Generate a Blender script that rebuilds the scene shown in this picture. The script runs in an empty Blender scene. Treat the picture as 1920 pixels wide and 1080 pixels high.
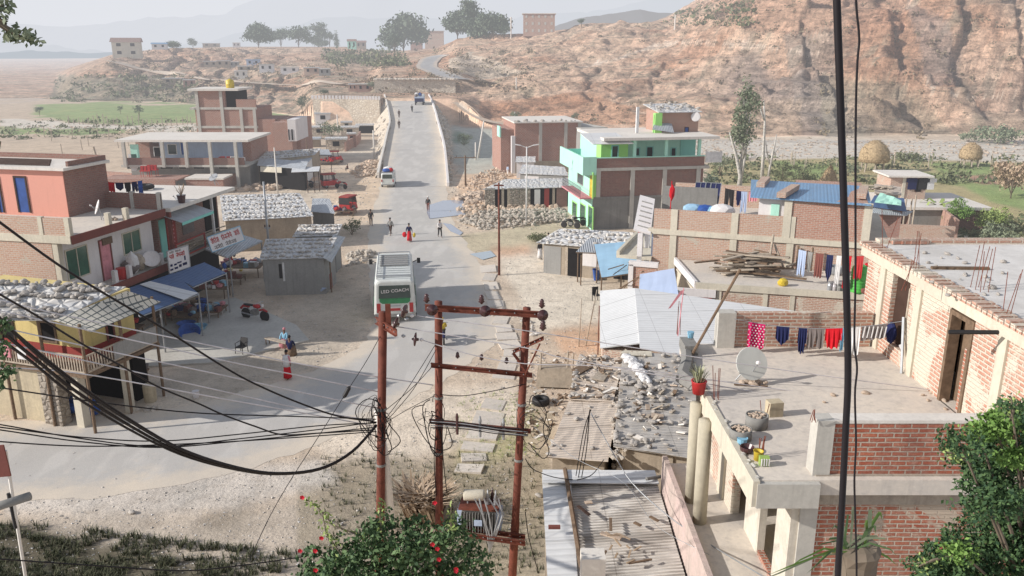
import bpy, bmesh, math, random
import numpy as np
from mathutils import Vector, Matrix
R = math.radians
random.seed(7)
SC = bpy.context.scene
COL = SC.collection
# ---------------------------------------------------------------- camera geometry
CH, CP, CF = 16.0, R(16.0), 1550.0
SP_, CP_ = math.sin(CP), math.cos(CP)
def ray(px, py):
    a, b = px - 960.0, 540.0 - py
    return Vector((a, CP_*CF + SP_*b, -SP_*CF + CP_*b))
def P(px, py, z=0.0):
    d = ray(px, py); t = (z - CH)/d.z
    return Vector((d.x*t, d.y*t, z))
def PY(px, py, Y):
    d = ray(px, py); t = Y/d.y
    return Vector((d.x*t, Y, CH + d.z*t))
def proj(x, y, z):
    zz = z - CH
    dep = y*CP_ - zz*SP_
    up = y*SP_ + zz*CP_
    return 960 + CF*x/dep, 540 - CF*up/dep
# ---------------------------------------------------------------- mesh builder
class MB:
    def __init__(s): s.v=[]; s.f=[]; s.m=[]
    def face(s, pts, mi=0):
        n=len(s.v); s.v += [tuple(p) for p in pts]; s.f.append(tuple(range(n,n+len(pts)))); s.m.append(mi)
    def hexa(s, c, mi=0):           # 8 corners: bottom 4 ccw, top 4 ccw
        n=len(s.v); s.v += [tuple(p) for p in c]
        for q in ((3,2,1,0),(4,5,6,7),(0,1,5,4),(1,2,6,5),(2,3,7,6),(3,0,4,7)):
            s.f.append(tuple(n+i for i in q)); s.m.append(mi)
    def box(s, x0,x1,y0,y1,z0,z1, mi=0):
        if x0>x1: x0,x1=x1,x0
        if y0>y1: y0,y1=y1,y0
        s.hexa([(x0,y0,z0),(x1,y0,z0),(x1,y1,z0),(x0,y1,z0),(x0,y0,z1),(x1,y0,z1),(x1,y1,z1),(x0,y1,z1)], mi)
    def obox(s, c, sz, rz=0, rx=0, ry=0, mi=0):
        m = Matrix.Translation(Vector(c)) @ Matrix.Rotation(rz,4,'Z') @ Matrix.Rotation(ry,4,'Y') @ Matrix.Rotation(rx,4,'X')
        a,b,h = sz[0]/2, sz[1]/2, sz[2]/2
        s.hexa([m@Vector(p) for p in ((-a,-b,-h),(a,-b,-h),(a,b,-h),(-a,b,-h),(-a,-b,h),(a,-b,h),(a,b,h),(-a,b,h))], mi)
    def prism(s, poly, z0, z1, mi=0, tmi=None):
        n=len(poly); k=len(s.v)
        A = sum(poly[i][0]*poly[(i+1)%n][1]-poly[(i+1)%n][0]*poly[i][1] for i in range(n))
        if A<0: poly = poly[::-1]
        s.v += [(p[0],p[1],z0) for p in poly] + [(p[0],p[1],z1) for p in poly]
        s.f.append(tuple(range(k+n-1,k-1,-1))); s.m.append(mi)
        s.f.append(tuple(range(k+n,k+2*n))); s.m.append(mi if tmi is None else tmi)
        for i in range(n):
            j=(i+1)%n; s.f.append((k+i,k+j,k+n+j,k+n+i)); s.m.append(mi)
    def sheet(s, q, th=0.04, mi=0, nx=1, ny=1, wob=0.0, rib=0.0, nrib=0):  # quad of 3d points, thick, optionally subdivided
        a,b,c,d = [Vector(p) for p in q]
        nrm = (b-a).cross(d-a).normalized()
        if nrm.z<0: nrm=-nrm
        if nrib: nx = nrib*4
        k=len(s.v)
        for off in (0,-th):
            for j in range(ny+1):
                for i in range(nx+1):
                    u,v=i/nx,j/ny
                    p = (a*(1-u)+b*u)*(1-v)+(d*(1-u)+c*u)*v
                    w = wob*(random.random()-.5) if off==0 else 0
                    r = rib*math.sin(2*math.pi*u*nrib) if nrib else 0
                    s.v.append(tuple(p+nrm*(off+w+r)))
        W=nx+1; N=W*(ny+1)
        flip = (b-a).cross(d-a).z<0
        def F(t):
            s.f.append(tuple(reversed(t)) if flip else tuple(t)); s.m.append(mi)
        for j in range(ny):
            for i in range(nx):
                q0=k+j*W+i
                F((q0,q0+1,q0+W+1,q0+W)); F((q0+N+W,q0+N+W+1,q0+N+1,q0+N))
        for i in range(nx):
            q0=k+i; F((q0+1,q0,q0+N,q0+N+1)); q0=k+ny*W+i; F((q0,q0+1,q0+N+1,q0+N))
        for j in range(ny):
            q0=k+j*W; F((q0,q0+W,q0+N+W,q0+N)); q0=k+j*W+nx; F((q0+W,q0,q0+N,q0+N+W))
    def tube(s, pts, r, n=6, mi=0, cap=True):
        pts=[Vector(p) for p in pts]; k=len(s.v); L=len(pts)
        rr = r if isinstance(r,(list,tuple)) else [r]*L
        ref=None
        for i,p in enumerate(pts):
            t=(pts[min(i+1,L-1)]-pts[max(i-1,0)])
            if t.length<1e-9: t=Vector((0,0,1))
            t.normalize()
            if ref is None: ref = Vector((0,0,1)) if abs(t.z)<.9 else Vector((1,0,0))
            x=t.cross(ref)
            if x.length<1e-6: x=t.cross(Vector((0,1,0)))
            x.normalize(); y=t.cross(x); ref = x.cross(t)
            for j in range(n):
                a=2*math.pi*j/n; s.v.append(tuple(p+(x*math.cos(a)+y*math.sin(a))*rr[i]))
        for i in range(L-1):
            for j in range(n):
                q=(k+i*n+j,k+(i+1)*n+j,k+(i+1)*n+(j+1)%n,k+i*n+(j+1)%n); s.f.append(q); s.m.append(mi)
        if cap:
            s.f.append(tuple(k+j for j in range(n))); s.m.append(mi)
            s.f.append(tuple(k+(L-1)*n+j for j in reversed(range(n)))); s.m.append(mi)
    def bar(s, a, b, r, n=6, mi=0): s.tube([a,b], r, n, mi)
    def lathe(s, prof, c=(0,0,0), n=14, mi=0, axis=None):
        k=len(s.v); m = Matrix.Translation(Vector(c))
        if axis is not None: m = m @ Vector((0,0,1)).rotation_difference(Vector(axis)).to_matrix().to_4x4()
        for (r,z) in prof:
            for j in range(n):
                a=2*math.pi*j/n; s.v.append(tuple(m@Vector((r*math.cos(a),r*math.sin(a),z))))
        for i in range(len(prof)-1):
            for j in range(n):
                s.f.append((k+i*n+j,k+i*n+(j+1)%n,k+(i+1)*n+(j+1)%n,k+(i+1)*n+j)); s.m.append(mi)
        s.f.append(tuple(k+j for j in reversed(range(n)))); s.m.append(mi)
        e=k+(len(prof)-1)*n; s.f.append(tuple(e+j for j in range(n))); s.m.append(mi)
    def blob(s, c, sz, sub=1, jit=.22, mi=0, rot=0):
        bm=bmesh.new(); bmesh.ops.create_icosphere(bm, subdivisions=sub, radius=1)
        k=len(s.v); cr,sr=math.cos(rot),math.sin(rot)
        for v in bm.verts:
            q=v.co*(1+(random.random()-.5)*jit*2)
            x,y,z=q.x*sz[0],q.y*sz[1],q.z*sz[2]
            s.v.append((c[0]+x*cr-y*sr,c[1]+x*sr+y*cr,c[2]+z))
        for f in bm.faces: s.f.append(tuple(k+v.index for v in f.verts)); s.m.append(mi)
        bm.free()
    def build(s, name, mats, parent=None, smooth=False, origin=None):
        if not isinstance(mats,(list,tuple)): mats=[mats]
        me=bpy.data.meshes.new(name)
        vs = s.v
        if origin is not None:
            ox,oy,oz=origin; vs=[(a-ox,b-oy,c-oz) for a,b,c in vs]
        me.from_pydata(vs,[],s.f); me.update()
        me.polygons.foreach_set('material_index', s.m)
        if smooth: me.polygons.foreach_set('use_smooth',[True]*len(s.f))
        for m in mats: me.materials.append(m)
        co=np.array(vs,dtype=np.float32)
        li=np.zeros(len(me.loops),dtype=np.int32); me.loops.foreach_get('vertex_index',li)
        nr=np.zeros(len(me.polygons)*3,dtype=np.float32); me.polygons.foreach_get('normal',nr); nr=nr.reshape(-1,3)
        lt=np.zeros(len(me.polygons),dtype=np.int32); me.polygons.foreach_get('loop_total',lt)
        nl=np.repeat(nr,lt,axis=0); c=co[li]
        hl=np.hypot(nl[:,0],nl[:,1])+1e-9
        wall=np.abs(nl[:,2])<.75
        tx,ty=-nl[:,1]/hl, nl[:,0]/hl
        u=np.where(wall, c[:,0]*tx+c[:,1]*ty, c[:,0]); v=np.where(wall, c[:,2], c[:,1])
        uv=me.uv_layers.new(name='UVMap'); uv.data.foreach_set('uv', np.stack([u,v],1).ravel())
        o=bpy.data.objects.new(name,me); COL.objects.link(o)
        if origin is not None: o.location=origin
        if parent is not None: o.parent=parent
        return o
def tag(o, label=None, cat=None, group=None, kind=None):
    if label: o['label']=label
    if cat: o['category']=cat
    if group: o['group']=group
    if kind: o['kind']=kind
    return o
def thing(name, label, cat, loc=(0,0,0), rz=0, group=None):
    o=bpy.data.objects.new(name,None); COL.objects.link(o); o.location=loc; o.rotation_euler=(0,0,rz); o.empty_display_size=.2
    return tag(o,label,cat,group)
def solo(name, mb, mats, label, cat, group=None, origin=None, smooth=False, kind=None):
    if origin is None:
        xs=[p[0] for p in mb.v]; ys=[p[1] for p in mb.v]; zs=[p[2] for p in mb.v]
        origin=((min(xs)+max(xs))/2,(min(ys)+max(ys))/2,min(zs))
    return tag(mb.build(name,mats,None,smooth,origin),label,cat,group,kind)
def ctree(o, parent=None):
    c=o.copy(); COL.objects.link(c); c.parent=parent
    for ch in list(o.children): ctree(ch,c)
    return c
class Frame:                      # local frame of a building: origin corner, x axis along ang
    def __init__(s, o, ang): s.o=Vector(o); s.a=ang; s.c=math.cos(ang); s.s=math.sin(ang)
    def l(s, w):
        dx,dy=w[0]-s.o.x,w[1]-s.o.y
        return (dx*s.c+dy*s.s, -dx*s.s+dy*s.c, w[2]-s.o.z)
    def w(s, x,y,z): return Vector((s.o.x+x*s.c-y*s.s, s.o.y+x*s.s+y*s.c, s.o.z+z))
    def p(s, px,py,z): return s.l(P(px,py,z))     # z is world height
def frame2(a, b):                 # frame from world point a towards world point b
    return Frame((a[0],a[1],0), math.atan2(b[1]-a[1], b[0]-a[0]))
# ---------------------------------------------------------------- materials
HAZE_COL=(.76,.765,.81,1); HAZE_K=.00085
def haze_group():  # distance haze painted into every material as a pale emission
    g=bpy.data.node_groups.new('haze_glow','ShaderNodeTree')
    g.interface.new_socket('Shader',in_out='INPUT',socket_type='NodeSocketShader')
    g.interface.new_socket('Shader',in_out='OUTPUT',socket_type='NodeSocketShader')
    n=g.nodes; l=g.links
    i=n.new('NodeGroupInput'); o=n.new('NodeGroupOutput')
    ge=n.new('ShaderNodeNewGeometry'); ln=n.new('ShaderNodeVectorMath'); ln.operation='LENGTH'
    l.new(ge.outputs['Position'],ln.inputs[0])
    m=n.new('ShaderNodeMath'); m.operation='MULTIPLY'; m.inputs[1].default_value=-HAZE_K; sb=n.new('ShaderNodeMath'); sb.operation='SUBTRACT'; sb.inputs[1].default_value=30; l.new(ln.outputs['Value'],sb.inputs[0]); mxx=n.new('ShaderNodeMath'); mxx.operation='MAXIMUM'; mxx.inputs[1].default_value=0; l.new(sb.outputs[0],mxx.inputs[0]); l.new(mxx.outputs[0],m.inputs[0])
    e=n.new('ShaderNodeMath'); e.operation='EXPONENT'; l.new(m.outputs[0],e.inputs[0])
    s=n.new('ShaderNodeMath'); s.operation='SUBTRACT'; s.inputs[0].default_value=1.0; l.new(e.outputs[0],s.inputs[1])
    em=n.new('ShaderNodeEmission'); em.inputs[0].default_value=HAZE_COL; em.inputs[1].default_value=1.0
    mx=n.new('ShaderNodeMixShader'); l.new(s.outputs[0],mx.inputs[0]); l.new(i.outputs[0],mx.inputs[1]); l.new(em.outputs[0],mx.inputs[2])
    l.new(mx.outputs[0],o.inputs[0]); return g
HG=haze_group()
class MT:
    def __init__(s,name,rough=.9,spec=.3,metal=0):
        s.m=bpy.data.materials.new(name); s.m.use_nodes=True; s.n=s.m.node_tree.nodes; s.l=s.m.node_tree.links
        s.b=s.n['Principled BSDF']; s.b.inputs['Roughness'].default_value=rough; s.b.inputs['Specular IOR Level'].default_value=spec; s.b.inputs['Metallic'].default_value=metal
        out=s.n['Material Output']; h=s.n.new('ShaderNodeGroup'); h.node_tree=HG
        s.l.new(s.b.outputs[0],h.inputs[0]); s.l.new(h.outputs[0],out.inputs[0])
        s.m.cycles.emission_sampling='NONE'; s.tc=s.n.new('ShaderNodeTexCoord'); s.bh=None
    def noise(s,scale,detail=4,rough=.6,coord='Object',stretch=None,dist=0):
        t=s.n.new('ShaderNodeTexNoise'); t.inputs['Scale'].default_value=scale; t.inputs['Detail'].default_value=detail; t.inputs['Roughness'].default_value=rough; t.inputs['Distortion'].default_value=dist
        src=s.tc.outputs[coord] if coord!='World' else s.geo()
        if stretch:
            mp=s.n.new('ShaderNodeMapping'); mp.inputs['Scale'].default_value=stretch; s.l.new(src,mp.inputs[0]); src=mp.outputs[0]
        s.l.new(src,t.inputs['Vector']); return t.outputs['Fac']
    def geo(s):
        g=s.n.new('ShaderNodeNewGeometry'); return g.outputs['Position']
    def ramp(s,src,stops,interp='LINEAR'):
        r=s.n.new('ShaderNodeValToRGB'); r.color_ramp.interpolation=interp; e=r.color_ramp.elements
        while len(e)<len(stops): e.new(.5)
        for i,(p,c) in enumerate(stops):
            e[i].position=p; e[i].color=(c[0],c[1],c[2],1) if isinstance(c,tuple) else (c,c,c,1)
        s.l.new(src,r.inputs[0]); return r.outputs[0]
    def mix(s,f,a,b,mode='MIX'):
        m=s.n.new('ShaderNodeMix'); m.data_type='RGBA'; m.blend_type=mode
        for sock,v in ((m.inputs[0],f),(m.inputs[6],a),(m.inputs[7],b)):
            if hasattr(v,'is_linked') or isinstance(v,bpy.types.NodeSocket): s.l.new(v,sock)
            elif isinstance(v,tuple): sock.default_value=(v[0],v[1],v[2],1)
            else: sock.default_value=v if sock.type=='VALUE' else (v,v,v,1)
        return m.outputs[2]
    def math(s,op,a,b=0):
        m=s.n.new('ShaderNodeMath'); m.operation=op
        for sock,v in ((m.inputs[0],a),(m.inputs[1],b)):
            if isinstance(v,bpy.types.NodeSocket): s.l.new(v,sock)
            else: sock.default_value=v
        return m.outputs[0]
    def color(s,c):
        if isinstance(c,bpy.types.NodeSocket): s.l.new(c,s.b.inputs['Base Color'])
        else: s.b.inputs['Base Color'].default_value=(c[0],c[1],c[2],1)
    def bump(s,h,strength=.4,dist=.02):
        b=s.n.new('ShaderNodeBump'); b.inputs['Strength'].default_value=strength; b.inputs['Distance'].default_value=dist
        s.l.new(h,b.inputs['Height'])
        if s.bh is not None: s.l.new(s.bh,b.inputs['Normal'])
        s.bh=b.outputs[0]; s.l.new(s.bh,s.b.inputs['Normal'])
def sh(c,k): return tuple(min(1,x*k) for x in c)
def plaster(name,c,dirt=.35,c2=None,rough=.92,scale=.6):
    t=MT(name,rough); c2=c2 or tuple(x*.62+.02 for x in c)
    a=t.noise(scale,5,.65); f=t.ramp(a,[(.38,0.0),(.72,1.0)])
    col=t.mix(t.math('MULTIPLY',f,dirt*1.6),c,c2)
    b=t.noise(9,4,.7); col=t.mix(t.ramp(b,[(.3,.0),(.75,dirt)]),col,sh(c2,.75))
    st=t.noise(1.6,4,.6,stretch=(3,3,.25)); col=t.mix(t.math('MULTIPLY',t.ramp(st,[(.52,0.0),(.75,1.0)]),dirt),col,sh(c2,.6))
    t.color(col); t.bump(b,.25,.02); return t.m
def plain(name,c,rough=.6,spec=.4,metal=0,var=.18,scale=3):
    t=MT(name,rough,spec,metal); a=t.noise(scale,4); t.color(t.mix(t.ramp(a,[(.3,0.0),(.75,1.0)]),c,sh(c,1-var*2))); return t.m
def brick(name,c1,c2,mort,w=.25,h=.077,ms=.014,dirt=.4,dcol=(.2,.16,.13),pl=0.0,plc=(.5,.44,.36)):
    t=MT(name,.95,.2); br=t.n.new('ShaderNodeTexBrick'); 
    nz=t.n.new('ShaderNodeTexNoise'); nz.inputs['Scale'].default_value=6; t.l.new(t.tc.outputs['UV'],nz.inputs['Vector'])
    vm=t.n.new('ShaderNodeVectorMath'); vm.operation='MULTIPLY_ADD'; vm.inputs[1].default_value=(.02,.02,0); t.l.new(nz.outputs['Color'],vm.inputs[0]); t.l.new(t.tc.outputs['UV'],vm.inputs[2])
    t.l.new(vm.outputs[0],br.inputs['Vector'])
    br.inputs['Scale'].default_value=1; br.inputs['Brick Width'].default_value=w; br.inputs['Row Height'].default_value=h
    br.inputs['Mortar Size'].default_value=ms; br.inputs['Mortar Smooth'].default_value=.4; br.inputs['Bias'].default_value=0
    br.inputs['Color1'].default_value=(*c1,1); br.inputs['Color2'].default_value=(*c2,1); br.inputs['Mortar'].default_value=(*mort,1)
    col=br.outputs['Color']
    big=t.noise(.7,5,.65); col=t.mix(t.math('MULTIPLY',t.ramp(big,[(.42,0.0),(.75,1.0)]),dirt),col,dcol)
    med=t.noise(5,5,.7); col=t.mix(t.ramp(med,[(.45,0.0),(.8,.55)]),col,mort)
    lo=t.noise(22,3,.6,coord='UV'); col=t.mix(t.ramp(lo,[(.3,.35),(.6,0.0)]),col,sh(c1,.45))
    if pl>0:
        pz=t.noise(.55,6,.75,dist=.6); col=t.mix(t.ramp(pz,[(.62-pl*.3,0.0),(.66-pl*.3,1.0)]),col,plc)
    t.color(col)
    t.bump(t.math('MULTIPLY',br.outputs['Fac'],-1.0),.9,.025); t.bump(lo,.35,.012); return t.m
def stone(name,c1,c2,mort,sc=3.0,flat=1.0):
    t=MT(name,.95,.2); v=t.n.new('ShaderNodeTexVoronoi'); v.feature='F1'; v.inputs['Scale'].default_value=sc
    mp=t.n.new('ShaderNodeMapping'); mp.inputs['Scale'].default_value=(1,1,1.6); t.l.new(t.tc.outputs['Object'],mp.inputs[0]); t.l.new(mp.outputs[0],v.inputs['Vector'])
    e=t.n.new('ShaderNodeTexVoronoi'); e.feature='DISTANCE_TO_EDGE'; e.inputs['Scale'].default_value=sc; t.l.new(mp.outputs[0],e.inputs['Vector'])
    col=t.mix(t.ramp(v.outputs['Color'],[(.2,0.0),(.8,1.0)]),c1,c2)
    col=t.mix(t.ramp(e.outputs['Distance'],[(.0,1.0),(.09,0.0)]),col,mort)
    col=t.mix(t.ramp(t.noise(1.2,5,.7),[(.4,0.0),(.8,.5)]),col,sh(mort,.9)); t.color(col)
    t.bump(t.ramp(e.outputs['Distance'],[(0,0.0),(.25,1.0)]),.8,.08*flat); return t.m
def sheetmat(name,c,c2,pitch=.15,axis='u',metal=.15,rough=.55,amp=.5,seam=.9,dirt=.5):
    t=MT(name,rough,.4,metal); sx=t.n.new('ShaderNodeSeparateXYZ'); t.l.new(t.tc.outputs['UV'],sx.inputs[0])
    u,v=(sx.outputs[0],sx.outputs[1]) if axis=='u' else (sx.outputs[1],sx.outputs[0])
    w=t.math('SINE',t.math('MULTIPLY',u,2*math.pi/pitch))
    col=t.mix(t.ramp(t.noise(.8,6,.7),[(.35,0.0),(.72,dirt)]),c,c2)
    col=t.mix(t.ramp(t.noise(3,5,.7,stretch=(1,.3,1) if axis=='u' else (.3,1,1)),[(.45,0.0),(.8,dirt)]),col,sh(c2,.7))
    # seams between sheets
    fr=t.math('FRACT',t.math('MULTIPLY',u,1/seam)); fr2=t.math('FRACT',t.math('MULTIPLY',v,1/2.4))
    sm=t.math('MAXIMUM',t.math('LESS_THAN',fr,.035),t.math('LESS_THAN',fr2,.012))
    col=t.mix(t.math('MULTIPLY',sm,.45),col,sh(c2,.45))
    col=t.mix(t.math('MULTIPLY',t.math('LESS_THAN',w,-.55),.22),col,sh(c2,.5))
    t.color(col); t.bump(w,amp,.03); return t.m
m_brick_pink=brick('pink_brick',(.50,.25,.18),(.42,.20,.145),(.55,.46,.38),w=.3,h=.11,ms=.018,dirt=.25,dcol=(.36,.29,.24))
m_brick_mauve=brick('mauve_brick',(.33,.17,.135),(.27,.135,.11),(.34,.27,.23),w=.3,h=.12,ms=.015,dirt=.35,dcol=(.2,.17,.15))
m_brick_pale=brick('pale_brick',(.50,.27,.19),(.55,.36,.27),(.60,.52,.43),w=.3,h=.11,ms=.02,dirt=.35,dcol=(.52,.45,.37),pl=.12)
m_brick_near=brick('near_brick',(.47,.145,.08),(.36,.10,.06),(.56,.48,.39),w=.29,h=.092,ms=.017,dirt=.45,dcol=(.34,.25,.19),pl=.16,plc=(.5,.41,.32))
m_brick_wall=brick('weathered_brick',(.54,.28,.20),(.47,.21,.14),(.64,.56,.46),w=.3,h=.095,ms=.024,dirt=.55,dcol=(.55,.45,.36),pl=.36,plc=(.62,.55,.45))
m_brick_far=brick('far_brick',(.42,.19,.14),(.36,.16,.12),(.5,.42,.36),w=.35,h=.16,ms=.02,dirt=.3,dcol=(.4,.33,.28))
m_conc=plaster('concrete',(.56,.53,.47),.35)
m_conc_d=plaster('dark_concrete',(.27,.26,.24),.45)
m_conc_l=plaster('light_concrete_roof',(.76,.71,.64),.35,c2=(.58,.53,.47),scale=.35)
m_terr=plaster('terrace_screed',(.70,.62,.52),.45,c2=(.52,.48,.44),scale=.5)
m_slabr=plaster('rough_slab',(.52,.49,.45),.6,c2=(.78,.75,.71),scale=.7)
m_white=plaster('white_plaster',(.74,.70,.68),.22)
m_cream=plaster('cream_plaster',(.66,.60,.48),.35)
m_salmon=plaster('salmon_plaster',(.72,.34,.26),.15,c2=(.60,.31,.25))
m_yellow=plaster('yellow_plaster',(.70,.56,.24),.25)
m_ochre=plaster('ochre_plaster',(.58,.49,.33),.5,c2=(.38,.32,.24))
m_redp=plaster('red_plaster',(.33,.055,.045),.2)
m_mint=plaster('mint_plaster',(.44,.76,.62),.2,c2=(.34,.62,.50))
m_lime=plaster('lime_plaster',(.36,.72,.20),.12,c2=(.33,.6,.2))
m_aqua=plaster('aqua_plaster',(.25,.60,.52),.15,c2=(.22,.5,.45))
m_blueg=plaster('pale_blue_plaster',(.44,.52,.66),.2)
m_maroon=plaster('maroon_paint',(.21,.07,.055),.3)
m_mud=plaster('mud_wall',(.44,.36,.27),.6)
m_grey=plaster('grey_wall',(.34,.33,.31),.4)
m_dark=plain('dark_opening',(.018,.016,.016),.9,.1)  # near-black dark_opening colour stands in for shade inside openings and open fronts
m_glass=plain('dark_glass',(.03,.05,.045),.15,.6); m_gglass=plain('green_glass',(.05,.14,.09),.12,.7,var=.3,scale=1)
m_wood=plain('old_wood',(.22,.15,.10),.85,.2,var=.25,scale=8); m_woodl=plain('pale_wood',(.50,.42,.33),.85,.2,var=.22,scale=7)
m_wooddk=plain('dark_wood',(.07,.04,.03),.7,.2)
m_bdoor=plain('blue_door_paint',(.03,.09,.32),.5); m_blue=plain('blue_plastic',(.03,.10,.38),.45); m_lblue=plain('light_blue_plastic',(.25,.5,.66),.45)
m_red=plain('red_plastic',(.50,.03,.03),.45); m_redc=plain('red_cloth',(.62,.02,.03),.9,.1); m_pink=plain('magenta_cloth',(.68,.03,.16),.9,.1)
m_pinkp=plain('pale_pink_cloth',(.7,.3,.33),.9,.1)
m_navy=plain('navy_cloth',(.025,.03,.09),.9,.1); m_greyc=plain('grey_cloth',(.2,.17,.16),.95,.1); m_whitec=plain('white_cloth',(.78,.76,.74),.9,.1)
m_black=plain('black_rubber',(.022,.02,.02),.6); m_cable=plain('black_cable',(.013,.010,.012),.55,.3)
m_galv=plain('galvanised_steel',(.42,.43,.44),.45,.5,.5); m_alu=plain('bare_aluminium_wire',(.66,.62,.62),.5,.4,.2)
m_rust=plain('rust_red_paint',(.21,.062,.038),.75,.3,var=.3,scale=5); m_porc=plain('brown_porcelain',(.075,.03,.03),.25,.6)
m_yel=plain('yellow_plastic',(.68,.50,.05),.45); m_grn=plain('green_plastic',(.10,.50,.08),.45); m_lime2=plain('lime_tin',(.35,.5,.12),.5)
m_skin=plain('brown_skin',(.20,.10,.065),.6); m_hair=plain('black_hair',(.012,.01,.01),.7)
m_straw=plain('dry_straw',(.50,.37,.22),.95,.1,var=.25,scale=5)
m_tin=sheetmat('grey_tin_sheet',(.50,.53,.56),(.36,.36,.36),.16,'u')
m_tinv=sheetmat('grey_tin_sheet_across',(.50,.53,.56),(.36,.36,.36),.16,'v')
m_tinw=sheetmat('pale_tin_sheet',(.70,.70,.69),(.60,.59,.57),.22,'v',.05,.5,.25,seam=2.4,dirt=.3)
m_tinr=sheetmat('rusty_tin_sheet',(.70,.60,.50),(.52,.42,.33),.17,'v',.1,.7,.8,seam=3)
m_tinn=sheetmat('weathered_corrugated_sheet',(.74,.70,.64),(.50,.44,.38),.115,'v',.1,.7,1.0,seam=9,dirt=.8)
m_tinb=sheetmat('blue_tin_sheet',(.17,.33,.52),(.22,.32,.44),.2,'u',.1,.5,.15,dirt=.5)
m_tinsb=sheetmat('slate_blue_tin_sheet',(.075,.135,.27),(.10,.15,.26),.2,'v',.1,.5,.35,dirt=.35)
m_tarp=plain('pale_blue_tarpaulin',(.42,.50,.66),.7,.2,var=.06,scale=.8); m_tarp2=plain('sky_blue_tarpaulin',(.33,.52,.68),.7,.2,var=.12,scale=.5)
m_slate=stone('slate_roof',(.58,.59,.60),(.70,.67,.62),(.44,.42,.40),2.2)
m_stonew=stone('pale_stone_masonry',(.56,.48,.38),(.64,.57,.47),(.40,.33,.26),1.6)
m_stoned=stone('dark_rubble_masonry',(.40,.35,.29),(.30,.26,.22),(.24,.20,.16),2.6)
def rocks(name,c,c2):
    t=MT(name,.95,.2); oi=t.n.new('ShaderNodeObjectInfo'); a=t.noise(4,4); 
    col=t.mix(oi.outputs['Random'],c,c2); geo=t.n.new('ShaderNodeNewGeometry'); col=t.mix(t.math('MULTIPLY',geo.outputs['Random Per Island'],.8),col,sh(c2,.75))
    t.color(t.mix(t.ramp(a,[(.35,0.0),(.8,.45)]),col,sh(c,.6))); t.bump(a,.4,.03); return t.m
m_rock=rocks('river_stone',(.70,.65,.58),(.42,.38,.34)); m_rocko=rocks('orange_rubble',(.66,.50,.37),(.52,.42,.33)); m_rockl=rocks('pale_rubble',(.68,.61,.52),(.48,.42,.35))
def leafmat(name,c,c2):
    t=MT(name,.7,.3); g=t.n.new('ShaderNodeNewGeometry'); t.color(t.mix(g.outputs['Random Per Island'],c,c2))
    t.b.inputs['Transmission Weight'].default_value=0; return t.m
m_leaf=leafmat('dark_leaves',(.025,.06,.028),(.085,.145,.05)); m_leafb=leafmat('bright_leaves',(.08,.16,.03),(.20,.32,.08))
m_leafe=leafmat('grey_green_leaves',(.13,.16,.10),(.24,.27,.17)); m_leafd=leafmat('hazy_dark_leaves',(.08,.11,.08),(.16,.20,.13))  # hazy leaf colours lightened to carry the distance haze
m_leafh=leafmat('hibiscus_leaves',(.035,.07,.03),(.14,.22,.09)); m_leafy=leafmat('yellow_green_leaves',(.22,.30,.08),(.32,.38,.14)); m_dry=leafmat('dry_brush',(.32,.23,.15),(.45,.34,.24))
m_leafp=leafmat('pale_variegated_leaves',(.30,.33,.20),(.48,.46,.30)); m_bark=plain('bark',(.20,.16,.12),.95,.1); m_barkw=plain('white_bark',(.66,.62,.56),.9,.1,var=.3,scale=4)
m_petal=plain('red_petals',(.60,.01,.03),.6)

m_brick_soot=brick('sooty_brick',(.47,.145,.08),(.36,.10,.06),(.50,.42,.34),w=.29,h=.092,ms=.017,dirt=.95,dcol=(.13,.08,.07))
m_rough=plaster('rough_cement',(.46,.40,.32),.8,c2=(.33,.28,.23),scale=2)
m_scrub=leafmat('hill_scrub',(.16,.135,.085),(.30,.23,.15)); m_scrubg=leafmat('valley_scrub',(.09,.11,.055),(.19,.20,.10)); m_grass=leafmat('weeds',(.04,.05,.025),(.13,.13,.07))  # weed greens kept dark to carry the shade of the bank
m_col=plaster('beige_column_paint',(.52,.47,.36),.35); m_lime_w=plaster('limewashed_cement',(.70,.64,.54),.5,c2=(.5,.45,.37),scale=1.4)
# ---------------------------------------------------------------- world, sun, camera
W=bpy.data.worlds.new('World'); SC.world=W; W.use_nodes=True
SUN_EL, SUN_AZ = R(25.5), R(-103)    # light comes from the left, slightly behind the camera
nt=W.node_tree; bg=nt.nodes['Background']; sky=nt.nodes.new('ShaderNodeTexSky'); sky.sky_type='NISHITA'; sky.sun_disc=False
sky.sun_elevation=SUN_EL; sky.sun_rotation=SUN_AZ; sky.altitude=600; sky.air_density=1.0; sky.dust_density=1.6; sky.ozone_density=1.0
nt.links.new(sky.outputs[0],bg.inputs[0]); bg.inputs[1].default_value=.15
ld=bpy.data.lights.new('sun','SUN'); ld.energy=5.0; ld.angle=R(.6); ld.color=(1,.955,.905)
lo=bpy.data.objects.new('sun',ld); COL.objects.link(lo)
# sun_rotation is measured clockwise from +Y: direction towards the sun
sd=Vector((math.sin(SUN_AZ)*math.cos(SUN_EL), math.cos(SUN_AZ)*math.cos(SUN_EL), math.sin(SUN_EL)))
lo.rotation_euler=sd.to_track_quat('Z','Y').to_euler()
cd=bpy.data.cameras.new('camera'); cam=bpy.data.objects.new('camera',cd); COL.objects.link(cam); SC.camera=cam
cam.location=(0,0,CH); cam.rotation_euler=(R(90)-CP,0,0); cd.sensor_width=36; cd.lens=36*CF/1920; cd.clip_end=20000; cd.clip_start=.05
SC.view_settings.view_transform='Standard'; SC.view_settings.look='None'; SC.view_settings.exposure=0
SC.render.engine='CYCLES'; SC.cycles.use_denoising=True; SC.cycles.max_bounces=6; SC.cycles.diffuse_bounces=3; SC.cycles.transparent_max_bounces=6
SC.cycles.use_adaptive_sampling=True; SC.cycles.adaptive_threshold=.015
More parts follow.
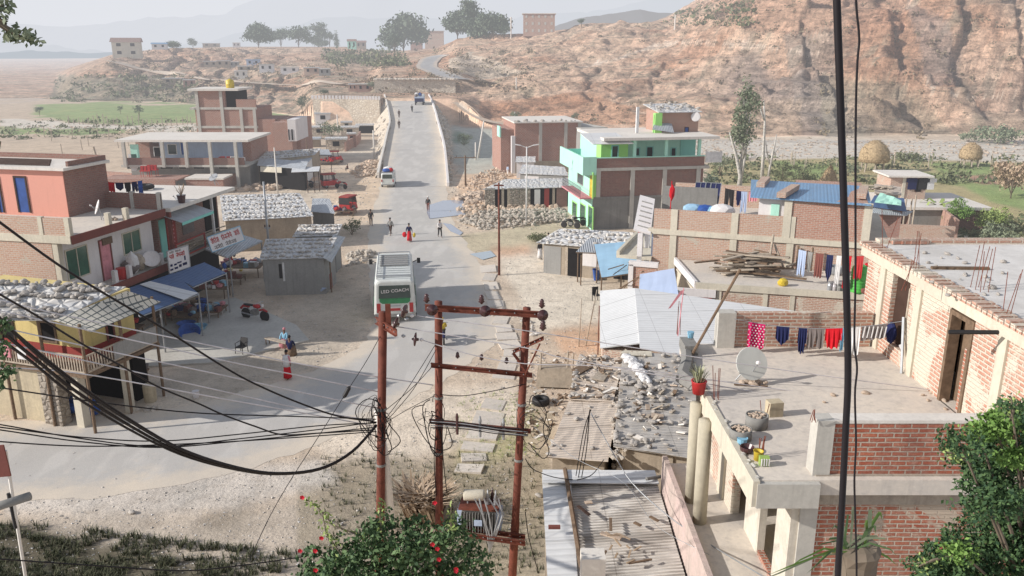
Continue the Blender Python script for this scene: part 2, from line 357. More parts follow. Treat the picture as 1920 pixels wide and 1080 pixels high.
# ---------------------------------------------------------------- terrain
def _h(ix,iy,s):
    n=(ix*374761393+iy*668265263+s*1442695041)&0xffffffff
    n=((n^(n>>13))*1274126177)&0xffffffff
    return ((n^(n>>16))&0xffff)/65535.0
def vn(x,y,s=0):
    x=np.asarray(x,dtype=np.float64); y=np.asarray(y,dtype=np.float64)
    ix=np.floor(x).astype(np.int64); iy=np.floor(y).astype(np.int64); fx=x-ix; fy=y-iy
    fx=fx*fx*(3-2*fx); fy=fy*fy*(3-2*fy)
    return (_h(ix,iy,s)*(1-fx)+_h(ix+1,iy,s)*fx)*(1-fy)+(_h(ix,iy+1,s)*(1-fx)+_h(ix+1,iy+1,s)*fx)*fy
def fbm(x,y,s=0,o=4,g=.5):
    t=0;a=1;n=0
    for i in range(o): t=t+a*vn(x*2**i,y*2**i,s+i); n+=a; a*=g
    return t/n
def ridg(x,y,s=0,o=4):
    t=0;a=1;n=0
    for i in range(o): t=t+a*(1-abs(2*vn(x*2**i,y*2**i,s+i)-1)); n+=a; a*=.5
    return t/n
def sst(a,b,x): t=np.clip((x-a)/(b-a),0,1); return t*t*(3-2*t)
K_PX=[-800,60,100,130,160,210,300,450,650,700,760,820,860,960,1050,1100,1250,1300,1350,1400,1500,1700,1900,2300,2900]
K_CR=[200,200,178,150,135,112,95,90,90,98,100,92,72,66,56,50,43,34,16,0,-45,-110,-150,-180,-200]     # crest row
K_DT=[330,330,330,330,330,340,390,430,420,400,380,380,370,360,350,345,330,310,290,275,265,260,260,260,260]
B_PX=[-800,60,100,300,400,545,600,700,720,860,880,950,1100,1300,1500,1900,2900]
B_D =[300,300,290,275,255,215,186,186,196,196,190,180,172,163,162,163,165]
GUL=[(1565,1430,6,60),(1830,1670,6,70),(1690,1590,2,40),(1410,1340,1.2,30),(1925,1820,2.6,55),(1250,1190,1,28),(1120,1040,1,30),(2040,1940,4,50),(300,330,2.2,22),(420,445,2.2,22),(520,500,2,20),(250,272,2,18),(360,385,2,18),(480,470,1.8,16)]
def gully(px,s,X,Y):
    j=(fbm(X*.05,Y*.05,91,5,.6)-.5)*110; d0=px+j; cv=0*px; dk=0*px
    for a,b,A,w in GUL:
        c=a+(b-a)*np.clip(s,0,1.3); d=(d0-c)/w; on=sst(0,.08,s)*(.35+.65*sst(.2,.75,fbm(s*3,np.full_like(s,a*.1),93,2)))
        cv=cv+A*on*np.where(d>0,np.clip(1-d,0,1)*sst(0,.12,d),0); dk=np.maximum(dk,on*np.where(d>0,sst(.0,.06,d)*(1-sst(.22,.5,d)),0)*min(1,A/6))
    return cv,dk
def hill(X,Y):
    X=np.asarray(X,float); Y=np.asarray(Y,float); Ys=np.maximum(Y,1)
    px=960+CF*X/(Ys*CP_+2.2); px=np.clip(px,-800,2900)
    pw=px+ (fbm(X*.02,Y*.02,9,2)-.5)*40
    cr=np.interp(px,K_PX,K_CR); dt=np.interp(pw,K_PX,K_DT); db=np.interp(px,B_PX,B_D)
    el=-(CP+np.arctan((cr-540)/CF)); zt=CH+dt*np.tan(el)
    zt=np.maximum(zt,0)
    s=(Y-db)/(dt-db)
    sc=np.clip(s,0,1)
    prof=.55*sc**.75+.45*sst(0,1,sc)
    # platform behind the left retaining wall and the bridge end
    pl=sst(545,602,px)*(1-sst(850,930,px))
    zp=5.4+ np.where(Y>222,3.4*sst(222,224,Y),0)*sst(690,720,px)
    z=zt*prof
    z=np.where((pl>0)&(s>0), z*(1-pl)+pl*np.maximum(zp*sst(0,.004,s), np.where(Y>224, zp+(zt-zp)*np.clip((Y-224)/(dt-224),0,1)**.9,0)), z)
    big=sst(1150,1400,px)
    bey=np.clip(s-1,0,None)*(dt-db)
    z=z+np.where(s>1, bey*(.01+.12*big),0)
    drop=sst(120,420,bey)*(1-big)
    z=z*(1-drop*.93)
    m=sst(0,.12,s)*(1-sst(.93,1.0,s)*(1-big))*(1-.85*pl)
    amp=np.clip(zt/45,.12,1)
    gull=ridg(X*.022+Y*.012+fbm(X*.03,Y*.03,5,3)*1.2, Y*.008,21,3)
    n1=fbm(X*.03,Y*.045,1,5,.55)-.5
    rg=ridg(X*.05+Y*.03+fbm(X*.06,Y*.06,15,3)*1.5,Y*.018,25,4)
    z=z+m*amp*(n1*16+(gull-.55)*17*big+(rg-.6)*7*(.4+big)+(fbm(X*.5,Y*.6,77,3)-.5)*1.6 + (gull-.55)*4*(1-big)+(fbm(X*.22,Y*.3,3,3)-.5)*3.4)
    cv,_=gully(px,s,X,Y); z=z-cv*m
    tr=.5*np.sin(z*2.2+fbm(X*.05,Y*.05,8,2)*5)*m*amp
    z=z+tr
    return np.where(s>0,z,0), px, s
def terr(X,Y,detail=True):
    X=np.asarray(X,float); Y=np.asarray(Y,float)
    z,px,s=hill(X,Y)
    # bank the camera stands on, higher to the right
    rt=sst(-8,6,X)
    bk=sst(27-3*(1-rt),15-5*(1-rt),Y); z=z+bk*(2.2+2.6*rt)+sst(14,-6,Y)*5
    if detail:
        z=z+(fbm(X*.6,Y*.6,31,3)-.5)*0*(1-sst(130,160,Y))+sst(26,18,Y)*(fbm(X*1.3,Y*1.3,33,3)-.5)*.5
        z=z+(fbm(X*.05,Y*.05,35,3)-.5)*.9*sst(128,160,Y)*(1-sst(0,.02,s))
    # hollow right of the ramp
    z=z-1.6*sst(855,885,px)*(1-sst(960,985,px))*sst(128,138,Y)*(1-sst(170,185,Y))
    z=np.where(np.abs(s)<9,z,z)
    return z
TG={}
import bisect
def hz(x,y):
    yc=max(min(y,8900),-11.9); px=960+CF*x/(max(yc,6)*CP_+2.2); c=min(max((px+560)/4,0),len(TG['p'])-2.001); i=int(c); fx=c-i
    r=min(max(bisect.bisect_right(TG['yl'],yc)-1,0),len(TG['yl'])-2); fy=(yc-TG['yl'][r])/(TG['yl'][r+1]-TG['yl'][r]); Z=TG['z']
    return float((Z[r,i]*(1-fx)+Z[r,i+1]*fx)*(1-fy)+(Z[r+1,i]*(1-fx)+Z[r+1,i+1]*fx)*fy)
def ground(px,py,dmin=12,dmax=1200):       # walk a ray to the terrain
    d=ray(px,py); d=d/d.y; r0=bisect.bisect_left(TG['yl'],dmin); r1=bisect.bisect_right(TG['yl'],dmax); ys=TG['y'][r0:r1]
    xs=d.x*ys; zs=CH+d.z*ys; c=np.clip((960+CF*xs/(ys*CP_+2.2)+560)/4,0,len(TG['p'])-2.001); i=c.astype(int); f=c-i
    t=TG['z'][r0:r1][np.arange(len(ys)),i]*(1-f)+TG['z'][r0:r1][np.arange(len(ys)),i+1]*f
    k=np.nonzero(zs<=t)[0]; k=int(k[0]) if len(k) else len(ys)-1
    if k>0: a=zs[k-1]-t[k-1]; b=zs[k]-t[k]; w=min(max(a/(a-b) if a!=b else 1,0),1); y=ys[k-1]+(ys[k]-ys[k-1])*w
    else: y=ys[k]
    return Vector((d.x*y,y,hz(d.x*y,y)))
def inpoly(px,py,poly):
    c=np.zeros(px.shape,bool); n=len(poly)
    for i in range(n):
        x1,y1=poly[i]; x2,y2=poly[(i+1)%n]
        if y1==y2: continue
        t=((y1>py)!=(y2>py))&(px<(x2-x1)*(py-y1)/(y2-y1)+x1); c^=t
    return c
def make_terrain():
    pxs=np.arange(-560,2480,4.0)
    ys=np.concatenate([np.arange(-12,14,.6),np.geomspace(14,70,170),np.geomspace(70.4,160,190),np.arange(160.5,300,.62),np.geomspace(301,520,120),np.geomspace(530,9000,60)])
    PX,Y=np.meshgrid(pxs,ys); X=(PX-960)/CF*(np.maximum(Y,6)*CP_+2.2)
    Z=terr(X,Y)
    # river flat far left, gently below
    nr,nc=X.shape
    TG['p']=pxs; TG['y']=ys; TG['z']=Z; TG['yl']=list(ys)
    co=np.stack([X,Y,Z],-1).reshape(-1,3)
    idx=np.arange(nr*nc).reshape(nr,nc)
    q=np.stack([idx[:-1,:-1],idx[:-1,1:],idx[1:,1:],idx[1:,:-1]],-1).reshape(-1,4)
    me=bpy.data.meshes.new('ground'); me.vertices.add(len(co)); me.vertices.foreach_set('co',co.ravel())
    me.loops.add(q.size); me.loops.foreach_set('vertex_index',q.ravel().astype(np.int32))
    me.polygons.add(len(q)); me.polygons.foreach_set('loop_start',np.arange(0,q.size,4,dtype=np.int32)); me.polygons.foreach_set('loop_total',np.full(len(q),4,dtype=np.int32))
    me.polygons.foreach_set('use_smooth',np.ones(len(q),bool)); me.update(); me.validate()
    # zones
    yy=np.maximum(Y,2); sx,sy=proj(X,yy,Z)
    jx=sx+(fbm(X*.15,Y*.15,51,3)-.5)*40*np.clip(60/yy,.1,1.5); jy=sy+(fbm(X*.15,Y*.1,52,3)-.5)*14
    _,hp,s=hill(X,Y); onh=s>0
    C=np.zeros(X.shape+(3,)); C[:]=(.47,.38,.29)
    def paint(mask,c,op=1.0):
        mm=(mask*op)[...,None] if not isinstance(mask,np.ndarray) or mask.dtype!=bool else (mask.astype(float)*op)[...,None]
        C[:]=C*(1-mm)+np.array(c)*mm
    n=fbm(X*.08,Y*.08,61,4); n2=fbm(X*.5,Y*.5,62,4)
    paint(sst(.45,.7,n),(.52,.45,.36),.8)
    paint(sst(.5,.7,n2),(.36,.29,.22),.5)
    fl=(~onh)
    paint(fl&(Y>115)&(sx<620),(.44,.35,.26))
    paint(fl&(Y>150)&(sx<700),(.40,.32,.24),.6)
    # green fields left
    for poly in ([(70,196),(240,192),(372,197),(372,228),(260,232),(120,228),(60,215)],[(0,238),(120,234),(240,246),(150,252),(0,250)],[(490,205),(545,205),(540,220),(495,220)]):
        paint(inpoly(jx,jy,poly)&fl,(.20,.26,.11)); paint((inpoly(jx,jy,poly)&fl).astype(float)*sst(.45,.7,n2),(.28,.28,.13),.6)
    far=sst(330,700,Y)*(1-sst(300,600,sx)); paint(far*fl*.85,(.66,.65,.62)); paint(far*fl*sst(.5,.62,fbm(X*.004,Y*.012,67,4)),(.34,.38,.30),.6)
    # pale stony river left: banks and far river
    paint(inpoly(jx,jy,[(0,222),(140,232),(370,236),(370,247),(140,243),(0,236)])&fl,(.50,.45,.38))
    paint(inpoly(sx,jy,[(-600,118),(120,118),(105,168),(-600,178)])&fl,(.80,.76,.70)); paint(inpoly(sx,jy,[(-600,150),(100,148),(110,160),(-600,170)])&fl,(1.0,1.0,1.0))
    paint(inpoly(jx,jy,[(-600,176),(100,172),(80,190),(-600,200)])&fl,(.40,.33,.27),.8)
    # river bed right
    paint(inpoly(jx,sy+(n2-.5)*8,[(1080,246),(1320,262),(1500,262),(2500,268),(2500,300),(1920,302),(1600,300),(1450,296),(1080,290)])&fl,(.46,.42,.36))
    paint(inpoly(jx,sy,[(1340,262),(1920,268),(1920,272),(1340,266)])&fl,(.36,.33,.29),.8)
    paint(inpoly(jx,jy,[(1330,300),(1500,298),(1950,304),(2500,306),(2500,470),(1330,420)])&fl,(.33,.28,.15))
    for poly in ([(1450,300),(1570,312),(1560,332),(1460,330)],[(1740,308),(1860,306),(1900,330),(1760,322)],[(1690,318),(1830,332),(1860,352),(1700,338)],[(1800,340),(1925,350),(2300,380),(1925,400),(1850,380)]):
        paint(inpoly(jx,jy,poly)&fl,(.20,.26,.10)); paint((inpoly(jx,jy,poly)&fl).astype(float)*sst(.5,.7,n2),(.25,.26,.10),.5)
    paint(inpoly(jx,jy,[(1760,322),(1900,330),(1900,345),(1840,345)])&fl,(.33,.20,.14))
    # hollow grey-green
    paint(inpoly(jx,jy,[(845,232),(960,246),(1000,262),(960,330),(870,338),(845,300)]),(.36,.36,.31)); paint(inpoly(jx,jy,[(848,246),(882,250),(878,270),(850,270)]),(.12,.18,.12),.8)
    paint(inpoly(jx,jy,[(850,205),(900,222),(1010,240),(960,250),(850,234)]),(.30,.21,.16),.8)
    # ochre worn ground by the bridge, grassy patch right of road
    paint(inpoly(jx,jy,[(640,318),(712,322),(700,420),(650,410),(600,350)]),(.56,.42,.29),.6)
    paint(inpoly(jx,jy,[(430,330),(600,330),(600,352),(430,352)]),(.50,.30,.19),.8)
    paint(inpoly(jx,jy,[(860,330),(960,320),(1010,350),(880,390),(850,380)]),(.55,.38,.25),.8)
    paint(inpoly(jx,jy,[(868,440),(1060,418),(1110,430),(990,470),(880,478)]),(.42,.36,.25),.9)
    paint(inpoly(jx,jy,[(930,465),(1000,460),(1010,482),(940,490)]),(.52,.33,.22),.8)
    paint(inpoly(jx,jy,[(1030,625),(1140,610),(1130,668),(1050,662)]),(.52,.33,.21),.8)
    paint(inpoly(jx,jy,[(940,480),(1120,470),(1130,610),(1000,620),(940,520)]),(.60,.53,.43),.8)
    paint(inpoly(jx,jy,[(820,780),(1040,760),(1040,1100),(820,1100)]),(.38,.31,.21),.7)
    paint(inpoly(jx,jy,[(860,830),(940,800),(1000,770),(1000,800),(900,900),(850,900)]),(.34,.31,.17),.7)
    # left: darker dirt in front of shops, concrete apron
    paint(inpoly(jx,jy,[(260,740),(430,650),(560,560),(480,520),(640,520),(700,560),(690,620),(600,690),(430,745)]),(.36,.31,.25),.7)
    # foreground
    paint(inpoly(jx,jy,[(0,980),(180,960),(420,965),(600,930),(760,860),(800,1100),(0,1100)]),(.36,.32,.27),.6)
    paint(inpoly(jx,jy,[(-400,1000),(60,985),(330,1040),(520,1100),(-400,1100)]),(.085,.075,.05),.92)  # shade on the bank painted into the ground colour
    paint((sy>900).astype(float)*sst(.5,.7,n2),(.18,.15,.11),.5); paint(inpoly(jx,jy,[(560,880),(700,850),(820,860),(1040,860),(1040,1100),(560,1100)]),(.25,.21,.15),.7); paint(inpoly(jx,jy,[(0,905),(300,890),(600,860),(640,900),(420,955),(0,965)]),(.50,.47,.43),.6)
    paint(inpoly(jx,jy,[(760,740),(960,720),(980,800),(800,850),(620,860),(560,820)]),(.60,.52,.42),.7)
    for _ in range(3):
        C[:,1:-1]=(C[:,:-2]+2*C[:,1:-1]+C[:,2:])/4; C[1:-1]=(C[:-2]+2*C[1:-1]+C[2:])/4
    # hill colours
    hc=np.zeros_like(C); gl=ridg(X*.022+Y*.012+fbm(X*.03,Y*.03,5,3)*1.2, Y*.008,21,3)
    hc[:]=(.66,.455,.32)
    def hp_(mask,c,op=1): 
        mm=(np.asarray(mask,float)*op)[...,None]; hc[:]=hc*(1-mm)+np.array(c)*mm
    na=fbm(X*.04,Y*.07,71,5,.6); nb=fbm(X*.25,Y*.4,72,4,.6)
    hp_(sst(.5,.68,na),(.47,.27,.17),.85); hp_(sst(.52,.3,na),(.60,.45,.32),.7)
    hp_(sst(.52,.7,nb),(.42,.33,.24),.6); hp_(sst(.58,.8,nb),(.28,.25,.17),.4)
    big=sst(1250,1450,hp)
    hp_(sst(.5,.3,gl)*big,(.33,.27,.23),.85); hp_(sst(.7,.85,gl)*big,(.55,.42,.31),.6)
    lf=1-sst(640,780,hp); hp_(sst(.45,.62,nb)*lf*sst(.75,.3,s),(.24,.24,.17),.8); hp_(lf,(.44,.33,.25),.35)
    dk=gully(hp,s,X,Y)[1]; hp_(dk,(.32,.26,.215),.6)  # gully walls darkened to paint in their shade
    for poly,c,o in (([(840,112),(880,98),(940,120),(990,138),(900,150),(845,140)],(.66,.56,.43),.8),([(900,190),(1050,180),(1250,200),(1250,235),(900,225)],(.50,.26,.15),.6),
                     ([(1470,60),(1560,40),(1575,260),(1500,262)],(.36,.31,.26),.5),([(1700,0),(1780,40),(1800,160),(1740,160)],(.34,.28,.25),.5),([(1380,200),(1500,180),(1500,262),(1380,262)],(.52,.40,.29),.6),  # dark diagonal bands paint the shaded rock faces of the big gullies
                     ([(1540,140),(1700,160),(1800,262),(1540,262)],(.36,.33,.24),.5),([(600,95),(690,100),(740,90),(700,120),(620,118)],(.22,.21,.17),.7),([(110,140),(360,150),(370,196),(90,196)],(.20,.21,.15),.6),
                     ([(1330,0),(1500,-40),(1700,-40),(1700,60),(1400,60)],(.52,.29,.19),.5),([(1085,126),(1200,94),(1262,76),(1340,78),(1480,90),(1560,106),(1560,109),(1480,94),(1340,82),(1262,82),(1200,99),(1085,130)],(.80,.66,.52),.8),([(1700,146),(1790,176),(1925,184),(1925,188),(1790,180),(1700,150)],(.78,.64,.5),.8),([(1290,250),(1250,225),(1180,200),(1184,198),(1260,222),(1296,248)],(.7,.55,.42),.6)):
        hp_(inpoly(jx,jy,poly),c,o)
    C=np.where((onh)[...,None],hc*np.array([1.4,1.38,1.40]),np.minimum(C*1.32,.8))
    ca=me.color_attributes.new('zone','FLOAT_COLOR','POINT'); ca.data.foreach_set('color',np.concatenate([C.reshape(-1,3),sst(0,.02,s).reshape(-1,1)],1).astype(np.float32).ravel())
    t=MT('earth',.97,.12); at=t.n.new('ShaderNodeAttribute'); at.attribute_name='zone'
    a=t.noise(1.3,7,.72,coord='World'); col=t.mix(t.ramp(a,[(.3,.45),(.5,0.0)]),at.outputs['Color'],(.25,.20,.15),'MIX')
    b=t.noise(9,6,.7,coord='World'); c2=t.mix(1.0,col,t.ramp(b,[(.25,.72),(.5,1.0),(.75,1.22)]),'MULTIPLY')
    d=t.noise(.35,5,.7,coord='World',stretch=(1,1,3.5)); c3=t.mix(1.0,c2,t.ramp(d,[(.3,.80),(.6,1.08)]),'MULTIPLY')
    hm=at.outputs['Alpha']
    h1=t.noise(.11,8,.68,coord='World',stretch=(1,1,2.2),dist=1.2); h2=t.noise(.55,7,.75,coord='World',stretch=(1,1,1.6),dist=.5); h3=t.noise(.9,4,.6,coord='World',stretch=(.12,.12,1.6),dist=.3)
    k=t.mix(1.0,t.ramp(h1,[(.36,.72),(.5,1.0),(.64,1.14)]),t.ramp(h2,[(.36,.62),(.5,1.0),(.66,1.15)]),'MULTIPLY'); k=t.mix(1.0,k,t.ramp(h3,[(.4,.82),(.55,1.06)]),'MULTIPLY')
    k2=t.mix(1.0,c3,k,'MULTIPLY'); dk=t.mix(t.ramp(h2,[(.28,.7),(.41,0.0)]),k2,(.20,.165,.125)); c4=t.mix(hm,c3,dk)
    t.color(c4); t.bump(a,.5,.25); t.bump(b,.4,.05); t.bump(t.math('MULTIPLY',h2,hm),1.0,1.6); t.bump(t.math('MULTIPLY',h1,hm),.9,3.0)
    me.materials.append(t.m)
    o=bpy.data.objects.new('ground',me); COL.objects.link(o); tag(o,kind='structure')
make_terrain()
# ---------------------------------------------------------------- road
def asphalt(name,c,dust,f=1.0):
    t=MT(name,.9,.25); at=t.n.new('ShaderNodeAttribute'); at.attribute_name='edge'
    a=t.noise(.35,6,.7,coord='World'); b=t.noise(30,3,.6,coord='World'); e=t.noise(1.5,5,.7,coord='World')
    pt=t.noise(.9,3,.5,coord='World',stretch=(1.0,.3,1))
    fac=t.math('ADD',t.math('MULTIPLY',at.outputs['Fac'],1.6),t.math('MULTIPLY',t.math('SUBTRACT',e,.5),1.5))
    fac=t.math('ADD',fac,t.math('MULTIPLY',t.math('SUBTRACT',a,.52),1.2*f))
    col=t.mix(t.ramp(fac,[(.15,0.0),(.85,1.0)]),t.mix(t.ramp(pt,[(.42,0.0),(.5,.35)]),c,sh(c,.7)),dust); col=t.mix(t.ramp(t.noise(.18,5,.7,coord='World'),[(.4,.35),(.6,0.0)]),col,sh(c,.75)); col=t.mix(1.0,col,t.ramp(b,[(.3,.86),(.7,1.12)]),'MULTIPLY')
    t.color(col); t.bump(b,.25,.01); return t.m
m_asph=asphalt('dusty_asphalt',(.55,.52,.48),(.66,.57,.46))
def ribbon(name,Lp,Rp,mat,nu=16,sub=8,lift=.007,drape=False,thick=0):
    L=[];Rr=[]
    def res(pts):
        out=[]
        for i in range(len(pts)-1):
            p0=pts[max(i-1,0)];p1=pts[i];p2=pts[i+1];p3=pts[min(i+2,len(pts)-1)]
            for k in range(sub):
                t=k/sub; out.append(.5*((2*p1)+(-p0+p2)*t+(2*p0-5*p1+4*p2-p3)*t*t+(-p0+3*p1-3*p2+p3)*t**3))
        out.append(pts[-1]); return out
    L=res(Lp);Rr=res(Rp); v=[];e=[];f=[]
    for i,(a,b) in enumerate(zip(L,Rr)):
        for j in range(nu+1):
            u=j/nu; w=(random.random()-.5)*.35 if j in(0,nu) else 0
            p=a+(b-a)*(u+(w/max((b-a).length,1)))
            if drape: p=Vector((p.x,p.y,max(hz(p.x,p.y),p.z)))
            v.append((p.x,p.y,p.z+lift)); e.append(abs(2*u-1)**3)
    for i in range(len(L)-1):
        for j in range(nu):
            q=i*(nu+1)+j; f.append((q,q+1,q+nu+2,q+nu+1))
    me=bpy.data.meshes.new(name); me.from_pydata(v,[],f); me.update(); me.materials.append(mat)
    if me.polygons[0].normal.z<0: me.flip_normals()
    at=me.attributes.new('edge','FLOAT','POINT'); at.data.foreach_set('value',e)
    o=bpy.data.objects.new(name,me); COL.objects.link(o); tag(o,kind='structure'); return o
RL=[(-500,812),(0,790),(250,776),(400,750),(520,716),(620,682),(682,642),(700,600),(697,550),(692,500),(690,450),(700,400),(712,350)]
RR=[(-500,985),(0,945),(250,925),(500,868),(670,800),(790,738),(880,680),(938,635),(938,585),(905,500),(870,450),(842,400),(838,350)]
ribbon('road',[P(*p) for p in RL],[P(*p) for p in RR],m_asph)
RAMP=[(101,0,712,838),(130,1.3,722,832),(160,2.8,733,820),(185,4.2,728,812),(208,5.4,722,803)]
def rampX(px,Y,z): return (px-960)/CF*(Y*CP_+(CH-z)*SP_)
rl=[Vector((rampX(l,Y,z),Y,z)) for Y,z,l,r in RAMP]; rr=[Vector((rampX(r,Y,z),Y,z)) for Y,z,l,r in RAMP]
ribbon('road_ramp',rl,rr,m_asph,lift=.012,nu=12)
# hillside road and tracks
def track(name,pts,w,mat,nu=4):
    c=[ground(*p) for p in pts]; L=[];Rr=[]
    for i,p in enumerate(c):
        d=c[min(i+1,len(c)-1)]-c[max(i-1,0)]; d.z=0; d.normalize(); nrm=Vector((-d.y,d.x,0))
        L.append(p+nrm*w/2); Rr.append(p-nrm*w/2)
    for q in L+Rr: q.z=hz(q.x,q.y)
    for a,b in zip(L,Rr): a.z=b.z=max(a.z,b.z)
    return ribbon(name,L,Rr,mat,nu=nu,sub=5,lift=.25,drape=True)
m_asph2=asphalt('pale_asphalt',(.40,.39,.38),(.52,.44,.36)); m_dirtroad=asphalt('pale_track',(.60,.50,.40),(.56,.42,.30))
# ---------------------------------------------------------------- building helper
CAMV=Vector((0,0,CH))
class Bld(Frame):
    def __init__(s,name,label,cat,a,b,group=None,z=0):
        ang = b if isinstance(b,float) else math.atan2(b[1]-a[1],b[0]-a[0])
        Frame.__init__(s,(a[0],a[1],z),ang); s.e=thing(name,label,cat,(a[0],a[1],z),ang,group)
    def _ray(s,px,py):
        d=ray(px,py); return s.l(CAMV), (d.x*s.c+d.y*s.s, -d.x*s.s+d.y*s.c, d.z)
    def hy(s,px,py,y0): o,d=s._ray(px,py); t=(y0-o[1])/d[1]; return o[0]+d[0]*t, o[2]+d[2]*t
    def hx(s,px,py,x0): o,d=s._ray(px,py); t=(x0-o[0])/d[0]; return o[1]+d[1]*t, o[2]+d[2]*t
    def part(s,name,mb,mat,label=None,parent=None,smooth=False):
        o=mb.build(name,mat,parent or s.e,smooth)
        if label: o['label']=label
        return o
    def box(s,name,x0,x1,y0,y1,z0,z1,mat,label=None,parent=None):
        m=MB(); m.box(x0,x1,y0,y1,z0,z1); return s.part(name,m,mat,label,parent)
    def fbox(s,f,off,a0,a1,z0,z1,d0,d1,m=None,mi=0):
        m=m or MB()
        if f=='y': m.box(a0,a1,off-d1,off-d0,z0,z1,mi)      # face looking -y
        elif f=='Y': m.box(a0,a1,off+d0,off+d1,z0,z1,mi)
        elif f=='x': m.box(off-d1,off-d0,a0,a1,z0,z1,mi)
        else: m.box(off+d0,off+d1,a0,a1,z0,z1,mi)
        return m
    def rect(s,f,off,px0,py0,px1,py1):
        h=s.hy if f in'yY' else s.hx; mx,my=(px0+px1)/2,(py0+py1)/2
        a0=h(px0,my,off)[0]; a1=h(px1,my,off)[0]; z1=h(mx,py0,off)[1]; z0=h(mx,py1,off)[1]
        return min(a0,a1),max(a0,a1),min(z0,z1),max(z0,z1)
    def opening(s,name,f,off,r,fm,pm,fw=.09,proud=.05,mull=0,pane='pane',label=None,cross=False):
        a0,a1,z0,z1=r; m=MB()
        s.fbox(f,off,a0,a0+fw,z0,z1,-.06,proud,m); s.fbox(f,off,a1-fw,a1,z0,z1,-.06,proud,m)
        s.fbox(f,off,a0+fw,a1-fw,z1-fw,z1,-.06,proud,m)
        if name!='door': s.fbox(f,off,a0+fw,a1-fw,z0,z0+fw,-.06,proud,m)
        for k in range(mull):
            c=a0+(a1-a0)*(k+1)/(mull+1); s.fbox(f,off,c-fw*.35,c+fw*.35,z0+fw,z1-fw,-.06,proud-.008,m)
        if cross: s.fbox(f,off,a0+fw,a1-fw,(z0+z1)/2-fw*.3,(z0+z1)/2+fw*.3,-.06,proud-.012,m)
        o=s.part(name,m,fm,label)
        if pm: 
            q=s.fbox(f,off,a0+fw,a1-fw,z0+(fw if name!='door' else 0.01),z1-fw,-.05,.012); s.part(pane,q,pm,parent=o)
        return o
    def win(s,f,off,r,fm,pm=None,name='window',**k): return s.opening(name,f,off,s.rect(f,off,*r),fm,pm or m_glass,**k)
stone_count=[0]
rock_meshes=[]
def rock_mesh(i,mat):
    key=(i,mat.name)
    for k,me in rock_meshes:
        if k==key: return me
    st=random.getstate(); random.seed(100+i); m=MB(); m.blob((0,0,0),(1,.72,.5),2,.13); random.setstate(st)
    o=m.build('stone',mat); me=o.data; bpy.data.objects.remove(o); rock_meshes.append((key,me)); return me
def put_rock(loc,s,mat,name,label,cat,group):
    o=bpy.data.objects.new(name,rock_mesh(random.randrange(6),mat)); COL.objects.link(o)
    o.location=loc; o.scale=(s*random.uniform(.8,1.25),s*random.uniform(.8,1.25),s*random.uniform(.7,1.2)); o.rotation_euler=(random.uniform(-.2,.2),random.uniform(-.2,.2),random.uniform(0,6.28))
    return tag(o,label,cat,group)
def quadpt(q,u,v): return (Vector(q[0])*(1-u)+Vector(q[1])*u)*(1-v)+(Vector(q[3])*(1-u)+Vector(q[2])*u)*v
def roof_stones(q,n,s,mat,label,group,uv=None,th=.02):
    for k in range(n):
        u,v=uv[k%len(uv)] if uv else (random.random(),random.random())
        if uv: u+=random.gauss(0,.012); v+=random.gauss(0,.02)
        u=min(max(u,.02),.98); v=min(max(v,.02),.98)
        sz=s*random.uniform(.6,1.35); p=quadpt(q,u,v); put_rock((p.x,p.y,p.z+sz*.4+th),sz,mat,'roof_stone',label,'stone',group)
def stones_stuff(name,fn,n,s,mat,parent=None,label=None,cat=None,flat=.55):
    m=MB()
    for k in range(n):
        p=fn(); sz=s*random.uniform(.45,1.4); m.blob((p[0],p[1],p[2]+sz*.25),(sz,sz*random.uniform(.6,1),sz*flat*random.uniform(.7,1.2)),1,.2,rot=random.random()*3)
    o=m.build(name,mat,parent); o['kind']='stuff'
    if label and parent is None: o['label']=label
    if cat and parent is None: o['category']=cat
    return o
def rubble(name,label,poly,n,s,mat,h=.8,zbase=0):      # heap: base mound + stones, one uncountable object
    xs=[p[0] for p in poly]; ys=[p[1] for p in poly]; cx,cy=sum(xs)/len(xs),sum(ys)/len(ys)
    m=MB()
    def inside(x,y): return bool(inpoly(np.array([x]),np.array([y]),poly)[0])
    k=0;t=0
    while k<n and t<n*30:
        t+=1; x=random.uniform(min(xs),max(xs)); y=random.uniform(min(ys),max(ys))
        if not inside(x,y): continue
        r=1-max(abs(x-cx)/(max(xs)-min(xs)+.01)*2,abs(y-cy)/(max(ys)-min(ys)+.01)*2)
        z=hz(x,y)+h*max(0,min(1,r*1.6))*random.uniform(.3,1); sz=s*random.uniform(.4,1.5)
        m.blob((x,y,z+zbase),(sz,sz*random.uniform(.6,1),sz*random.uniform(.5,.9)),1,.22,rot=random.random()*3); k+=1
    o=m.build(name,mat); tag(o,label,'rubble',None,'stuff'); return o
def clutter(cx,cy,z,items,seed=0): pass
